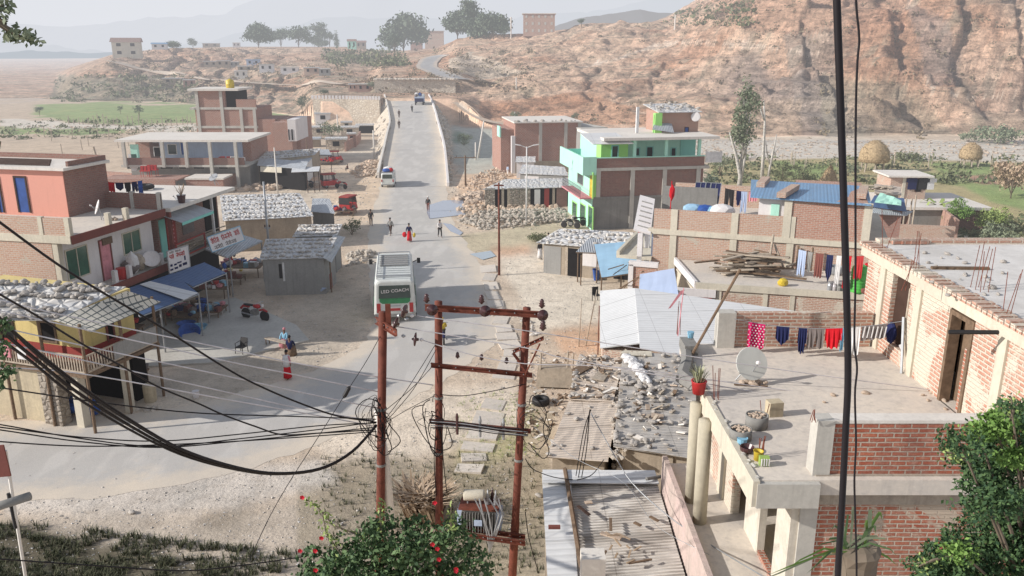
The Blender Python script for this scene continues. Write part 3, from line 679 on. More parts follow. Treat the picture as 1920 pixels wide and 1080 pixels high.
# ---------------------------------------------------------------- people
def skin_mesh(name,verts,edges,rad,mat,parent,sub=1,root=0):
    me=bpy.data.meshes.new(name); me.from_pydata([tuple(v) for v in verts],edges,[]); o=bpy.data.objects.new(name,me); COL.objects.link(o)
    o.modifiers.new('s','SKIN'); sv=me.skin_vertices[0].data
    for i,r in enumerate(rad): sv[i].radius=(r,r) if not isinstance(r,tuple) else r
    sv[root].use_root=True
    md=o.modifiers.new('u','SUBSURF'); md.levels=sub; md.render_levels=sub
    dg=bpy.context.evaluated_depsgraph_get(); ev=o.evaluated_get(dg); nm=bpy.data.meshes.new_from_object(ev); nm.name=name
    bpy.data.objects.remove(o); q=bpy.data.objects.new(name,nm); COL.objects.link(q); nm.materials.clear(); nm.materials.append(mat)
    nm.polygons.foreach_set('use_smooth',[True]*len(nm.polygons)); q.parent=parent; return q
def person(label,loc,rz,h=1.65,pose='walk',top=None,legs=None,skirt=None,group=None,shawl=None,hat=None):
    k=h/1.7; E=thing('person',label,'person',loc,rz,group)
    V=lambda x,y,z: Vector((x*k,y*k,z*k))
    st={'walk':.22,'stand':.04,'sit':0,'ride':0}[pose]
    hip=.92; lean=0
    if pose in('sit','ride'): hip=.52
    dz=hip-.92; ly=.06 if pose=='walk' else 0
    pel=V(0,0,.94+dz); ch=V(0,ly*.6,1.22+dz); nk=V(0,ly,1.44+dz); hd=V(0,ly*1.3,1.56+dz); tp=V(0,ly*1.4,1.66+dz)
    sh_=[V(s*.17,ly,1.39+dz) for s in(-1,1)]
    if pose in('walk','stand'):
        el=[V(-.23,-st*.5+ly,1.13),V(.23,st*.5+ly,1.13)]; wr=[V(-.25,-st*.55,.90),V(.25,st*.95,.93)]
        hips=[V(-.09,0,.9),V(.09,0,.9)]; kn=[V(-.1,st*.75,.50),V(.1,-st*.3,.49)]; an=[V(-.1,st*.95,.09),V(.1,-st*1.35,.13)]; to=[V(-.11,st*.95+.17,.035),V(.11,-st*1.35+.15,.05)]
    else:
        el=[V(-.24,.12,1.13+dz),V(.24,.12,1.13+dz)]; wr=[V(-.16,.34,1.0+dz),V(.16,.34,1.0+dz)]
        hips=[V(-.09,.02,.9+dz),V(.09,.02,.9+dz)]; kn=[V(-.13,.42,.52),V(.13,.42,.52)]; an=[V(-.13,.42,.09),V(.13,.40,.09)]; to=[V(-.13,.58,.035),V(.13,.56,.035)]
    ha=[w+(w-e).normalized()*.09*k for w,e in zip(wr,el)]
    vs=[pel,ch,nk,hd,tp]; r=[.125*k,.13*k,.055*k,.085*k,.07*k]; e=[(0,1),(1,2),(2,3),(3,4)]
    for s in(0,1):
        b=len(vs); vs+=[sh_[s],el[s],wr[s],ha[s]]; r+=[.05*k,.038*k,.026*k,.03*k]; e+=[(1,b),(b,b+1),(b+1,b+2),(b+2,b+3)]
        b=len(vs); vs+=[hips[s],kn[s],an[s],to[s]]; r+=[.085*k,.055*k,.036*k,.035*k]; e+=[(0,b),(b,b+1),(b+1,b+2),(b+2,b+3)]
    skin_mesh('body',vs,e,r,m_skin,E,1)
    if top:
        vs=[V(0,0,.86+dz),ch,V(0,ly,1.40+dz)]; r=[.15*k,.155*k,.09*k]; e=[(0,1),(1,2)]
        for s in(0,1):
            b=len(vs); vs+=[sh_[s],el[s],el[s].lerp(wr[s],.8)]; r+=[.068*k,.055*k,.045*k]; e+=[(1,b),(b,b+1),(b+1,b+2)]
        skin_mesh('shirt',vs,e,r,top,E,1)
    if legs:
        vs=[V(0,0,.93+dz)]; r=[.14*k]; e=[]
        for s in(0,1):
            b=len(vs); vs+=[hips[s],kn[s],kn[s].lerp(an[s],.92)]; r+=[.10*k,.075*k,.06*k]; e+=[(0,b),(b,b+1),(b+1,b+2)]
        skin_mesh('trousers',vs,e,r,legs,E,1)
    if skirt:
        m=MB(); c=V(0,(st*.1),0)
        if pose in('walk','stand'): m.lathe([(.24*k,.12*k),(.21*k,.45*k),(.17*k,.9*k),(.13*k,1.02*k)],c,12)
        else: m.lathe([(.3*k,.05*k),(.28*k,.4*k),(.2*k,.62*k)],V(0,.2,0),12)
        E2=m.build('skirt',skirt,E,True)
    if shawl:
        m=MB(); m.lathe([(.20*k,(.78+dz)*k),(.22*k,(1.1+dz)*k),(.2*k,(1.36+dz)*k),(.08*k,(1.46+dz)*k)],V(0,ly*.6,0),12); m.build('shawl',shawl,E,True)
    m=MB(); c=(hd+tp)/2; m.blob((c.x,c.y-.022*k,c.z+.045*k),(.098*k,.105*k,.095*k),2,.03); m.build('hat' if hat else 'hair',hat or m_hair,E,True)
    m=MB(); m.blob((c.x,c.y+.105*k,c.z-.015*k),(.015*k,.02*k,.025*k),1,0); 
    m.build('nose',m_skin,E,True)
    return E
# pale hazy sky and far ranges
mixn=nt.nodes.new('ShaderNodeMix'); mixn.data_type='RGBA'; tcw=nt.nodes.new('ShaderNodeTexCoord'); sep=nt.nodes.new('ShaderNodeSeparateXYZ'); nt.links.new(tcw.outputs['Generated'],sep.inputs[0])
rp=nt.nodes.new('ShaderNodeValToRGB'); e=rp.color_ramp.elements; e[0].position=0; e[0].color=(1,1,1,1); e[1].position=.75; e[1].color=(.25,.25,.25,1); nt.links.new(sep.outputs[2],rp.inputs[0])
nt.links.new(rp.outputs[0],mixn.inputs[0]); nt.links.new(sky.outputs[0],mixn.inputs[6]); mixn.inputs[7].default_value=(6.6,6.75,7.2,1); nt.links.new(mixn.outputs[2],bg.inputs[0]); bg.inputs[1].default_value=.118
def mountain(name,Y,x0,x1,prof,col,seed,base=-20):
    n=220; m=MB(); rows=10
    top=[]
    for i in range(n+1):
        px=x0+(x1-x0)*i/n; py=np.interp(px,[p[0] for p in prof],[p[1] for p in prof]); q=PY(px,float(py),Y); top.append(q+Vector((0,0,float((fbm(np.array([px*.02]),np.array([seed*1.0]),seed,5)[0]-.5)*Y*(.012 if Y>3000 else .006)))))
    for j in range(rows+1):
        f=j/rows
        for t in top: m.v.append((t.x,t.y-(1-f)*Y*.25,base+(t.z-base)*f**1.2))
    for j in range(rows):
        for i in range(n): a=j*(n+1)+i; m.f.append((a,a+1,a+n+2,a+n+1)); m.m.append(0)
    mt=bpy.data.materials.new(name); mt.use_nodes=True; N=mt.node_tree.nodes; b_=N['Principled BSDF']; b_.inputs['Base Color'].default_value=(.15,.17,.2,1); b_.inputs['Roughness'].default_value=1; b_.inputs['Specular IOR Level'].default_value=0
    em=N.new('ShaderNodeEmission'); em.inputs[0].default_value=(*col,1); mx=N.new('ShaderNodeMixShader'); mx.inputs[0].default_value=.9 if Y>1500 else .8; L_=mt.node_tree.links; L_.new(b_.outputs[0],mx.inputs[1]); L_.new(em.outputs[0],mx.inputs[2]); L_.new(mx.outputs[0],N['Material Output'].inputs[0]); mt.cycles.emission_sampling='NONE'  # haze over each range put in as a pale emission
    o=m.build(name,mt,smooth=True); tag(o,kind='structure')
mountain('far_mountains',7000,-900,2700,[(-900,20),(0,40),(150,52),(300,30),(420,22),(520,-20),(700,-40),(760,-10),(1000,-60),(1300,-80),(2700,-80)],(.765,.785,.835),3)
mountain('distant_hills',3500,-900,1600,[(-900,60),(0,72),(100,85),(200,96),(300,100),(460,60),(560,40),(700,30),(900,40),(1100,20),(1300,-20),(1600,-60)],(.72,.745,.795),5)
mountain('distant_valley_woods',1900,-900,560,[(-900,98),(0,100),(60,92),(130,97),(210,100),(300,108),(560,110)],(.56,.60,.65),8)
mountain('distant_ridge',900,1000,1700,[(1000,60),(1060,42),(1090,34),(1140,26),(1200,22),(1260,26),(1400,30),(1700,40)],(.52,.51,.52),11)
# ================================================================ LEFT SIDE
# ---- white two storey house with terrace
def strips(B,name,f,off,xs,z0,z1,w,d,mat):
    for x in xs: B.part(name,B.fbox(f,off,x-w/2,x+w/2,z0,z1,-.05,d),mat)
b=Bld('terrace_house','white plastered two storey house with salmon rooftop room and maroon roof edge','house',(-22.65,41.52),(-20.98,49.24))
WH=b; L=7.9
b.box('ground_floor_wall',.3,L,1.5,9.5,0,3.35,m_dark)  # wall coloured near-black to stand in for the shaded shop interior
b.box('wall',.35,L-.02,1.0,9.5,3.55,6.55,m_white)
b.box('side_wall',.0,.33,1.25,9.6,3.4,6.55,m_brick_pale,'sunlit pale brick side wall')
b.box('corner_post',.0,.34,.9,1.22,3.55,6.55,m_cream)
b.box('balcony_slab',.2,L,-.25,1.3,3.36,3.55,m_conc)
b.box('balcony_edge',.2,L,-.33,-.25,3.22,3.66,m_maroon)
b.box('roof_slab',0,L,0,9.6,6.55,6.8,m_terr)
b.box('roof_edge',-.02,L,-.08,0,6.42,6.86,m_maroon)
b.box('slab_band',-.08,-.005,0,9.6,6.45,6.86,m_cream)
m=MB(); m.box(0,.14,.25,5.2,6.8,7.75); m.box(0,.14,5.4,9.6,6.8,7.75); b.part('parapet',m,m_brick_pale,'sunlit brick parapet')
b.box('parapet_post',-.03,.22,0,.27,6.8,7.8,m_cream); b.box('parapet_post',-.03,.2,1.6,1.85,6.8,7.8,m_cream)
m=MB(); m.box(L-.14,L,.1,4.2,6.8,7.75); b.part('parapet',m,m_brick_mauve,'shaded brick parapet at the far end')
for y in (0.1,1.9): b.box('parapet_post',L-.2,L+.05,y,y+.22,6.8,7.85,m_conc)
for px in (207,241): 
    x=b.hy(px,425,0.05)[0]; b.box('roof_post',x-.13,x+.13,.0,.26,6.8,7.5,m_cream)
b.win('y',1.0,(123,462,167,522),m_cream,m_gglass,mull=1,fw=.07); b.win('y',1.0,(229,432,264,475),m_cream,m_gglass,mull=1,fw=.07)
b.win('y',1.0,(188,446,211,528),m_maroon,m_pinkp,name='door',pane='curtain',fw=.08)
m=MB(); r=b.rect('y',1.0,190,445,209,458); b.fbox('y',1.0,*r,0,.08,m); b.part('transom',m,m_wood)
for px in (218,246,308):
    x=b.hy(px,515,-.2)[0]; b.box('balcony_post',x-.14,x+.12,-.22,.0,3.55,4.35,m_white)
# salmon rooftop room
x0=4.6
b.box('rooftop_room_wall',x0,L+.3,3.9,11.5,6.8,9.5,m_salmon,'salmon pink rooftop room')
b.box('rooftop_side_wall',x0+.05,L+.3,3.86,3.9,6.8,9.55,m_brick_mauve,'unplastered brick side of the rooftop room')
b.box('rooftop_roof',x0-.3,L+.3,3.55,11.7,9.5,9.66,m_conc_l)
m=MB(); m.box(x0+.4,L+.3,3.8,3.95,9.66,9.95); m.box(L+.15,L+.3,3.95,11.5,9.66,9.95); b.part('roof_upstand',m,m_brick_mauve)
b.win('x',x0,(30,330,54,398),m_wooddk,m_bdoor,name='door',pane='door_leaf',fw=.1); b.win('x',x0,(-6,330,4,398),m_wooddk,m_bdoor,name='door',pane='door_leaf')
m=MB()
for i in range(5): m.bar((x0+.4+i*.5,5+i*.4,9.72),(x0+.2+i*.5,9+i*.4,9.74),.05)
b.part('roof_rods',m,m_wooddk)
# items on the white house
def dish(loc,d,az,el,mat,label,name='satellite_dish',rocksn=0,group=None,stand=.35):
    E=thing(name,label,'satellite dish',loc,az,group); rr=d/2
    m=MB(); prof=[(rr*t, .1*d*t*t) for t in (0.02,.3,.5,.7,.85,1)]; ax=Vector((0,-math.cos(el),math.sin(el))); c=Vector((0,0,stand+rr*math.cos(el)))-ax*.05*d
    m.lathe(prof+[(rr*.985,.1*d+.015)],c,24,0,ax); m.build('reflector',mat,E,False)
    m=MB(); f=c+ax*(.5*d); m.bar(c+ax*.02+Vector((0,0,-rr*.8)),f,.013); m.bar(c+Vector((rr*.5,0,-rr*.3)),f,.009); m.build('feed_arm',m_galv,E)
    m=MB(); m.lathe([(.03,0),(.045,.03),(.045,.1),(.03,.12)],f-ax*.06,10,0,ax); m.build('feed_horn',m_white,E)
    m=MB(); m.bar((0,.1,0),c,.025); m.bar((-.25,.2,0.01),c,.015); m.bar((.25,.2,0.01),c,.015); m.build('stand',m_galv,E)
    return E
p=b.w(*[b.hy(184,402,.8)[0],.9,6.8]); p=P(187,413,6.8); dish(p,.85,R(-60),R(20),m_white,'white satellite dish on the white house terrace beside the roof posts')
m=MB(); 
for i in range(5): m.blob((p.x+.5+i*.12,p.y-.1+.1*(i%2),6.9),(.12,.1,.1),1,.2)
solo('brick_pile',m,m_brick_mauve.copy() if False else m_rocko,'small pile of broken bricks at the foot of the white dish','bricks')
def clothes_line(name,a,b_,sag,items,mat_line,label,cat_lab,group,rmat=None):
    a=Vector(a);b_=Vector(b_); pts=[a.lerp(b_,t)-Vector((0,0,sag*4*t*(1-t))) for t in [i/14 for i in range(15)]]
    m=MB(); m.tube(pts,.008,4); solo(name,m,mat_line,label,'clothes line')
    d=(b_-a); d.z=0; Ln=d.length; d.normalize(); nrm=Vector((-d.y,d.x,0))
    for (t0,t1,h,mt,lab,kind) in items:
        m=MB(); n=10; W=(t1-t0); cols=[]
        for i in range(n+1):
            t=t0+W*i/n; p=a.lerp(b_,t)-Vector((0,0,sag*4*t*(1-t)))
            wv=nrm*(.03*math.sin(i*2.3)); 
            hh=h*(1+.06*math.sin(i*1.7))
            if kind=='trousers' and .42<i/n<.58: hh=h*.42
            if kind=='shirt' and (i/n<.2 or i/n>.8): hh=h*.62
            if kind=='drape': hh=h*(1-.35*abs(2*i/n-1))
            cols.append((p+Vector((0,0,.0)),p+wv*.6+Vector((0,0,-hh*.5)),p+wv+Vector((0,0,-hh))))
        for i in range(n):
            A,B2=cols[i],cols[i+1]
            for j in (0,1):
                o1=nrm*.006
                m.face([A[j]-o1,B2[j]-o1,B2[j+1]-o1,A[j+1]-o1]); m.face([A[j+1]+o1,B2[j+1]+o1,B2[j]+o1,A[j]+o1])
        c=a.lerp(b_,(t0+t1)/2); solo({'trousers':'trousers','shirt':'shirt','drape':'cloth','sheet':'cloth'}[kind],m,mt,lab,'laundry',group)
aw=P(186,352,8.1); bw=P(262,352,8.1)
clothes_line('clothes_line',PY(184,338,51),PY(268,338,50),.15,[(.02,.16,.55,m_lblue,'light blue cloth at the left end of the terrace washing line behind the salmon room','sheet'),(.18,.36,.6,m_redc,'crimson cloth drying behind the salmon room','sheet'),(.38,.56,.5,m_navy,'dark navy cloth next to the crimson cloth behind the salmon room','drape'),(.58,.72,.6,m_black,'black shirt in the washing row behind the salmon room','shirt'),(.74,.86,.6,m_navy,'dark trousers hanging in the washing row behind the salmon room','trousers'),(.88,.98,.75,m_blue,'blue cloth at the right end of the washing row behind the salmon room','sheet')],m_cable,'washing line strung behind the salmon rooftop room','clothes line','washing behind the salmon room')
# balcony clutter
def balc(px,py,y): x,z=b.hy(px,py,y); return b.w(x,y,z)
p=balc(228,515,.3); m=MB(); m.lathe([(.26,0),(.28,.3),(.29,.62),(.25,.66)],(p.x,p.y,3.55),14); solo('drum',m,m_red,'red plastic drum between the white balcony posts','drum')
for (px,y,sz,mt,lab) in ((245,.55,(.55,.4,.55),m_greyc.copy(),'grey green sack slumped on the white house balcony'),(262,.5,(.4,.35,.7),m_woodl,'tall brown cardboard sack leaning on the balcony wall'),(283,.5,(.45,.35,.6),m_wood,'brown cardboard sack at the far end of the balcony'),(250,.4,(.35,.3,.85),m_whitec,'clear plastic bundle on top of the balcony sacks')):
    x=b.hy(px,505,y)[0]; p=b.w(x,y,3.55); m=MB(); m.blob((p.x,p.y,3.55+sz[2]*.75),(sz[0],sz[1],sz[2]*.8),2,.1); solo('sack',m,mt,lab,'sack')
x=b.hy(281,495,.1)[0]; p=b.w(x,.0,4.15); m=MB(); m.lathe([(.1,0),(.42,.04),(.5,.2),(.52,.22),(.4,.12)],p,18,0,(.5,-.75,.5)); solo('basin',m,m_white,'upturned white basin resting on the balcony edge','basin',smooth=True)
# ---- second shop house beyond
b=Bld('shop_house','dark fronted shop house with wide pale flat roof beside the white house','house',(-21.1,49.9),(-19.9,58.0)); S2=b; L=8.1
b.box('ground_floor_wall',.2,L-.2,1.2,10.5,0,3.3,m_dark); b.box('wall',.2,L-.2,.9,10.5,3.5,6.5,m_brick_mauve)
b.box('floor_slab',0,L,-.2,1.2,3.3,3.5,m_conc_d); b.box('roof',-.1,L+.2,-.3,11,6.55,6.78,m_conc_l)
b.box('door',.35,1.0,.84,.9,3.5,5.9,m_aqua,'turquoise door leaf'); b.box('curtain',1.05,2.1,.8,.88,3.5,5.9,m_redp,'maroon patterned curtain')
m=MB(); 
for i in range(3):
    for k in range(8): m.box(1.15+i*.3,1.22+i*.3,.78,.8,3.7+k*.26+.1*(i%2),3.8+k*.26+.1*(i%2))
b.part('curtain_pattern',m,m_pinkp)
b.box('shutter',3.0,4.4,.84,.9,4.4,5.9,m_greyc); b.box('post',.05,.25,-.1,.12,3.5,6.55,m_maroon); b.box('post',5.4,5.52,-.05,.1,3.5,6.55,m_whitec); 
b.box('dark_opening',5.9,7.6,.82,.9,3.5,6.3,m_dark)
m=MB(); m.sheet([(.0,-.9,5.9),(3.9,-.9,5.9),(3.9,.5,6.35),(0,.5,6.35)],.04); b.part('canopy',m,m_tin)
m=MB(); m.box(.0,3.9,-.93,-.9,5.72,5.9); b.part('canopy_edge',m,m_aqua)
m=MB(); m.box(.1,3.7,-.28,-.2,3.5,3.58); m.box(.1,3.7,-.28,-.2,4.4,4.48); m.box(.1,.18,-.28,-.2,3.58,4.4); m.box(3.6,3.7,-.28,-.2,3.58,4.4); b.part('railing',m,m_redp)
m=MB(); 
for i in range(40): m.obox((random.uniform(2.2,7.4),random.uniform(-.1,.7),3.6+i*.012),(random.uniform(1.2,2.6),.07,.05),rz=random.uniform(-.25,.25))
q=b.part('timber',m,m_woodl); q.parent=None; q.matrix_world=b.e.matrix_world if False else Matrix.Translation(b.e.location)@Matrix.Rotation(b.a,4,'Z'); q.name='timber_pile'; tag(q,'pile of pale old planks on the upper floor ledge behind the signboards','timber pile')
# roof things
p=P(270,355,6.8); m=MB()
for a_ in range(1): 
    k=[(p.x+.55*math.cos(t),p.y+.55*math.sin(t),6.98) for t in [i*math.pi/8 for i in range(17)]]; m.tube(k,.16,8,cap=False)
solo('tyre',m,m_black,'black tyre lying flat on the pale roof behind the white house','tyre')
p=P(341,380,6.8); m=MB(); m.lathe([(.22,0),(.28,.45),(.3,.5)],p,12); o=thing('potted_plant','dry potted plant in a dark pot on the edge of the pale roof','plant',p); 
m=MB(); m.lathe([(.2,0),(.27,.42),(.29,.5),(.2,.5)],(0,0,0),12); m.build('pot',m_porc,o); m=MB()
for i in range(14): m.bar((0,0,.45),(random.gauss(0,.2),random.gauss(0,.2),random.uniform(.8,1.3)),.015,4)
m.build('stems',m_dry,o)
dish(P(337,392,6.2),.8,R(-50),R(30),m_galv,'grey satellite dish at the corner between the white house and the shop house')
dish(P(402,348,6.8),.7,R(-30),R(50),m_galv,'grey dish lying tilted at the far end of the pale roof')
# ---- awnings and signs
def awning(label,q,mat,name='awning',posts=(),hh=2.5,rib=0,nr=0,pm=None,cat='awning',labp=None):
    c=Vector((sum(p[0] for p in q)/4,sum(p[1] for p in q)/4,0)); E=thing(name,label,cat,c)
    m=MB(); m.sheet([Vector(p)-c for p in q],.03,rib=rib,nrib=nr,nx=8,ny=2,wob=.02); o=m.build('roof_sheet',mat,E)
    for p in posts:
        m=MB(); z=p[2]; m.bar((p[0]-c.x,p[1]-c.y,hz(p[0],p[1])),(p[0]-c.x,p[1]-c.y,z),.05); m.build('post',pm or m_galv,E)
    m=MB(); a,b2,c2,d=[Vector(p)-c-Vector((0,0,.07)) for p in q]
    m.bar(a,b2,.035); m.bar(d,c2,.035); m.bar(a,d,.03); m.bar(b2,c2,.03); m.build('frame',pm or m_galv,E); return E
w=WH.w
awning('slate blue sheet awning sloping out over the household goods shop, nearest of the blue awnings',[P(238,541,3.35),P(325,512,3.35),P(372,550,2.7),P(262,592,2.7)],m_tinsb,posts=[P(372,550,2.65),P(300,577,2.65)])
m=MB(); m.sheet([P(262,533,3.4),P(282,527,3.4),P(372,549,2.78),P(345,562,2.78)],.02); solo('plastic_sheet',m,m_tinw,'translucent pale strip lying across the nearest blue awning','plastic sheet')
awning('slate blue sheet awning below the white signboard, farther of the blue awnings',[P(318,515,3.3),P(383,492,3.3),P(424,511,2.75),P(362,537,2.75)],m_tinsb,posts=[P(424,511,2.7),P(385,528,2.7)])
awning('grey tin awning with a dented edge under the big shop sign',[P(383,466,3.4),P(455,440,3.4),P(492,451,3.0),P(425,482,2.9)],m_tin,posts=[P(490,453,2.95),P(430,480,2.85)])
def text(s,size,ctr,xdir,up,mat,name,parent=None,depth=.004,bold=0):
    cu=bpy.data.curves.new(name,'FONT'); cu.body=s; cu.size=size; cu.extrude=depth; cu.align_x='CENTER'; cu.align_y='CENTER'; cu.offset=bold
    o=bpy.data.objects.new('t',cu); COL.objects.link(o); dg=bpy.context.evaluated_depsgraph_get(); me=bpy.data.meshes.new_from_object(o.evaluated_get(dg)); bpy.data.objects.remove(o)
    me.materials.clear(); me.materials.append(mat); q=bpy.data.objects.new(name,me); COL.objects.link(q)
    x=Vector(xdir).normalized(); u=Vector(up); u=(u-x*u.dot(x)).normalized(); z=x.cross(u); M=Matrix((x,u,z)).transposed().to_4x4(); M.translation=Vector(ctr); q.matrix_world=M
    if parent is not None: q.parent=parent
    return q
# Devanagari-like lettering from strokes: a head line with hanging strokes
def deva(n,w,h,org,xd,up,mat,parent,name='lettering',th=.028,seed=1,gap=()):
    rnd=random.Random(seed); m=MB(); x=Vector(xd).normalized(); u=Vector(up); u=(u-x*u.dot(x)).normalized(); z=x.cross(u); o=Vector(org)
    def T(a,b,c=0.02): return o+x*a+u*b+z*c
    def strip(p0,p1,t):
        d=(Vector(p1)-Vector(p0)).to_2d(); d.normalize(); nn=Vector((-d.y,d.x))*t/2
        pts=[(p0[0]-nn.x,p0[1]-nn.y),(p1[0]-nn.x,p1[1]-nn.y),(p1[0]+nn.x,p1[1]+nn.y),(p0[0]+nn.x,p0[1]+nn.y)]
        m.hexa([T(a,b,.012) for a,b in pts]+[T(a,b,.022) for a,b in pts])
    cw=w/n; start=0
    for i in range(n):
        if i in gap: 
            continue
        a=i*cw; strip((a+.02*cw,h*.8,0),(a+cw*1.0,h*.8,0),th)
        strip((a+cw*.82,h*.8,0),(a+cw*.82,0,0),th)
        k=rnd.randrange(4)
        if k==0: pts=[(.15,.75),(.15,.45),(.45,.3),(.6,.45),(.8,.45)]
        elif k==1: pts=[(.2,.6),(.5,.6),(.5,.35),(.2,.2),(.55,.02)]
        elif k==2: pts=[(.1,.45),(.35,.2),(.55,.35),(.8,.5)]
        else: pts=[(.3,.78),(.15,.5),(.4,.4),(.2,.2),(.5,.05)]
        for q in range(len(pts)-1): strip((a+pts[q][0]*cw,pts[q][1]*h,0),(a+pts[q+1][0]*cw,pts[q+1][1]*h,0),th)
        if rnd.random()<.45: strip((a+cw*.4,h*.85,0),(a+cw*.8,h*1.08,0),th*.9)
    return m.build(name,mat,parent)
def signboard(label,a,b_,h,tilt,back,rows,name='signboard',frame=m_galv,depth=.06):
    a=Vector(a);b_=Vector(b_); c=(a+b_)/2; x=(b_-a); W=x.length; x.normalize(); up=Vector((0,0,1)); n=x.cross(up).normalized(); up=(up*math.cos(tilt)-n*math.sin(tilt)); n=x.cross(up).normalized()
    E=thing(name,label,'sign',c); m=MB(); A=-x*W/2
    q=[A,A+x*W,A+x*W+up*h,A+up*h]; m.hexa([q[0]-n*depth,q[1]-n*depth,q[1],q[0],q[3]-n*depth,q[2]-n*depth,q[2],q[3]]); m.build('board',back,E)
    m=MB(); 
    for p_,q_ in ((q[0],q[1]),(q[3],q[2]),(q[0],q[3]),(q[1],q[2])): m.bar(p_,q_,.03)
    m.build('frame',frame,E)
    for (kind,x0,y0,w_,h_,mat,arg) in rows:
        o=A+x*(x0*W)+up*(y0*h)
        if kind=='deva': deva(arg,w_*W,h_*h,o,x,up,mat,E,seed=arg+7,th=h_*h*.13,gap=(3,8) if arg>8 else ((2,) if arg>4 else ()))
        elif kind=='text': text(arg,h_*h,o+n*.02,x,up,mat,'lettering',E,bold=.004)
        elif kind=='blk':
            m=MB(); 
            for dx,dy,dw,dh in arg:
                p0=o+x*(dx*W)+up*(dy*h); pp=[p0,p0+x*dw*W,p0+x*dw*W+up*dh*h,p0+up*dh*h]; m.hexa([v+n*.005 for v in pp]+[v+n*.018 for v in pp])
            m.build('picture',mat,E)
    return E
a=PY(395,467,57.0); c=PY(460,449,62.5)
signboard('long white shop signboard with red lettering propped on the grey tin awning',WH.w(*WH.l(P(398,473,3.5))),P(459,450,3.6),1.0,R(18),m_white,[('deva',.06,.5,.86,.36,m_red,11),('deva',.1,.08,.74,.26,m_greyc,9)],frame=m_lblue)
pa=P(318,513,3.3); pb=P(357,500,3.3)
signboard('square white shop poster board with red heading and small pictures hung on the maroon railing',pa,pb,1.35,0,m_white,[('deva',.07,.62,.72,.2,m_red,7),('deva',.08,.86,.6,.08,m_greyc,9),('blk',.05,.08,1,1,m_navy,[(0,.02,.14,.08),(.02,.2,.1,.1),(.2,.03,.16,.09),(.2,.2,.12,.08),(.42,.06,.12,.12),(.6,.08,.2,.12),(.7,.3,.06,.2),(.35,.25,.2,.06)])])
# ---- shop goods under awnings
def goods(label,c,rad,n,mats,name='goods_display',seed=3,z=.5):
    rnd=random.Random(seed); E=thing(name,label,'shop display',c); 
    m=MB(); m.box(-rad[0],rad[0],-rad[1],rad[1],z-.08,z); 
    for sx in(-1,1):
        for sy in(-1,1): m.box(sx*rad[0]*.9-.03,sx*rad[0]*.9+.03,sy*rad[1]*.9-.03,sy*rad[1]*.9+.03,0,z-.08)
    m.build('table',m_wood,E)
    for i in range(n):
        m=MB(); x=rnd.uniform(-.9,.9)*rad[0]; y=rnd.uniform(-.9,.9)*rad[1]; r=rnd.uniform(.13,.26); k=rnd.random()
        if k<.4: m.lathe([(r*.7,z),(r,z+r*.9),(r*1.04,z+r)],(x,y,rnd.choice([0,.0,.25])),10)
        elif k<.7: m.blob((x,y,z+r*.7),(r*1.2,r,r*.9),1,.12)
        else: m.obox((x,y,z+r*.8),(r*2,r*1.6,r*1.6),rz=rnd.random()*3)
        m.build('item',rnd.choice(mats),E)
    return E
gm=[m_red,m_blue,m_lblue,m_greyc,m_navy,m_white,m_grey,m_maroon,m_pinkp,m_galv,m_wood]
goods('crowded table of coloured household goods under the nearest blue awning',P(345,600,0),(1.3,.9),26,gm,seed=4)
goods('dark heap of household goods at the back under the nearest blue awning',P(310,585,0),(1.3,.7),22,gm,seed=5)
goods('table with purple and red goods under the farther blue awning',P(385,592,0),(1.2,.8),24,gm,seed=6)
goods('shop stall crowded with clothes and bags under the grey tin awning',P(455,515,0),(1.6,1.0),30,gm,seed=8,z=.8)
goods('low stall with fruit and packets beside the grey awning',P(430,530,0),(1.1,.6),18,[m_yel,m_red,m_maroon,m_pinkp,m_navy,m_wood],seed=9)
def bowl(px,py,r,mat,label,z=0,h=.3,tilt=None):
    p=P(px,py,z); m=MB(); m.lathe([(r*.6,0),(r,h),(r*1.08,h+.02),(r*.95,h-.01),(r*.6,.05),(.02,.05)],p,16,0,tilt); return solo('plastic_tub',m,mat,label,'tub','blue plastic tubs outside the shop')
bowl(355,628,.58,m_blue,'big blue plastic tub standing lowest in the row outside the shop',h=.35,tilt=(.3,-.5,.8)); bowl(350,614,.52,m_blue,'blue plastic tub behind the tilted one outside the shop'); bowl(372,620,.52,m_lblue,'light blue round tub at the right of the shop tubs'); bowl(404,592,.45,m_white,'round white tub near the farther blue awning',tilt=(.3,-.8,.4))
goods('shelves of mixed goods inside the first dark shop opening',tuple(WH.w(3.0,.9,0)),(1.8,.5),34,gm,seed=31,z=.9)
goods('shelves of mixed goods inside the second dark shop opening',tuple(WH.w(6.2,.8,0)),(1.4,.5),30,gm,seed=32,z=1.0)
goods('packets and bags heaped inside the farther shop house',tuple(S2.w(3.5,.6,0)),(2.2,.6),36,gm,seed=33,z=.8)
for i in range(22):
    f=WH if i<13 else S2; x=random.uniform(.8,7.2); p=f.w(x,-.6 if i%2 else -1.3,2.55-.1*(i%3)); m=MB(); m.blob((p.x,p.y,p.z-.15),(.16,.14,.26),1,.12); m.bar(p,p+Vector((0,0,.3)),.008,4); solo('hanging_goods',m,random.choice(gm),'small bag of goods hanging from the awning frames of the left shops','goods','goods hanging under the left awnings')
# concrete apron in front of the shops
m=MB(); m.prism([P(268,690),P(405,742-60),P(580,640),P(556,612),P(440,560),P(330,580),P(240,640)],-.1,.09); solo('apron',m,m_conc,None,None,kind='structure')
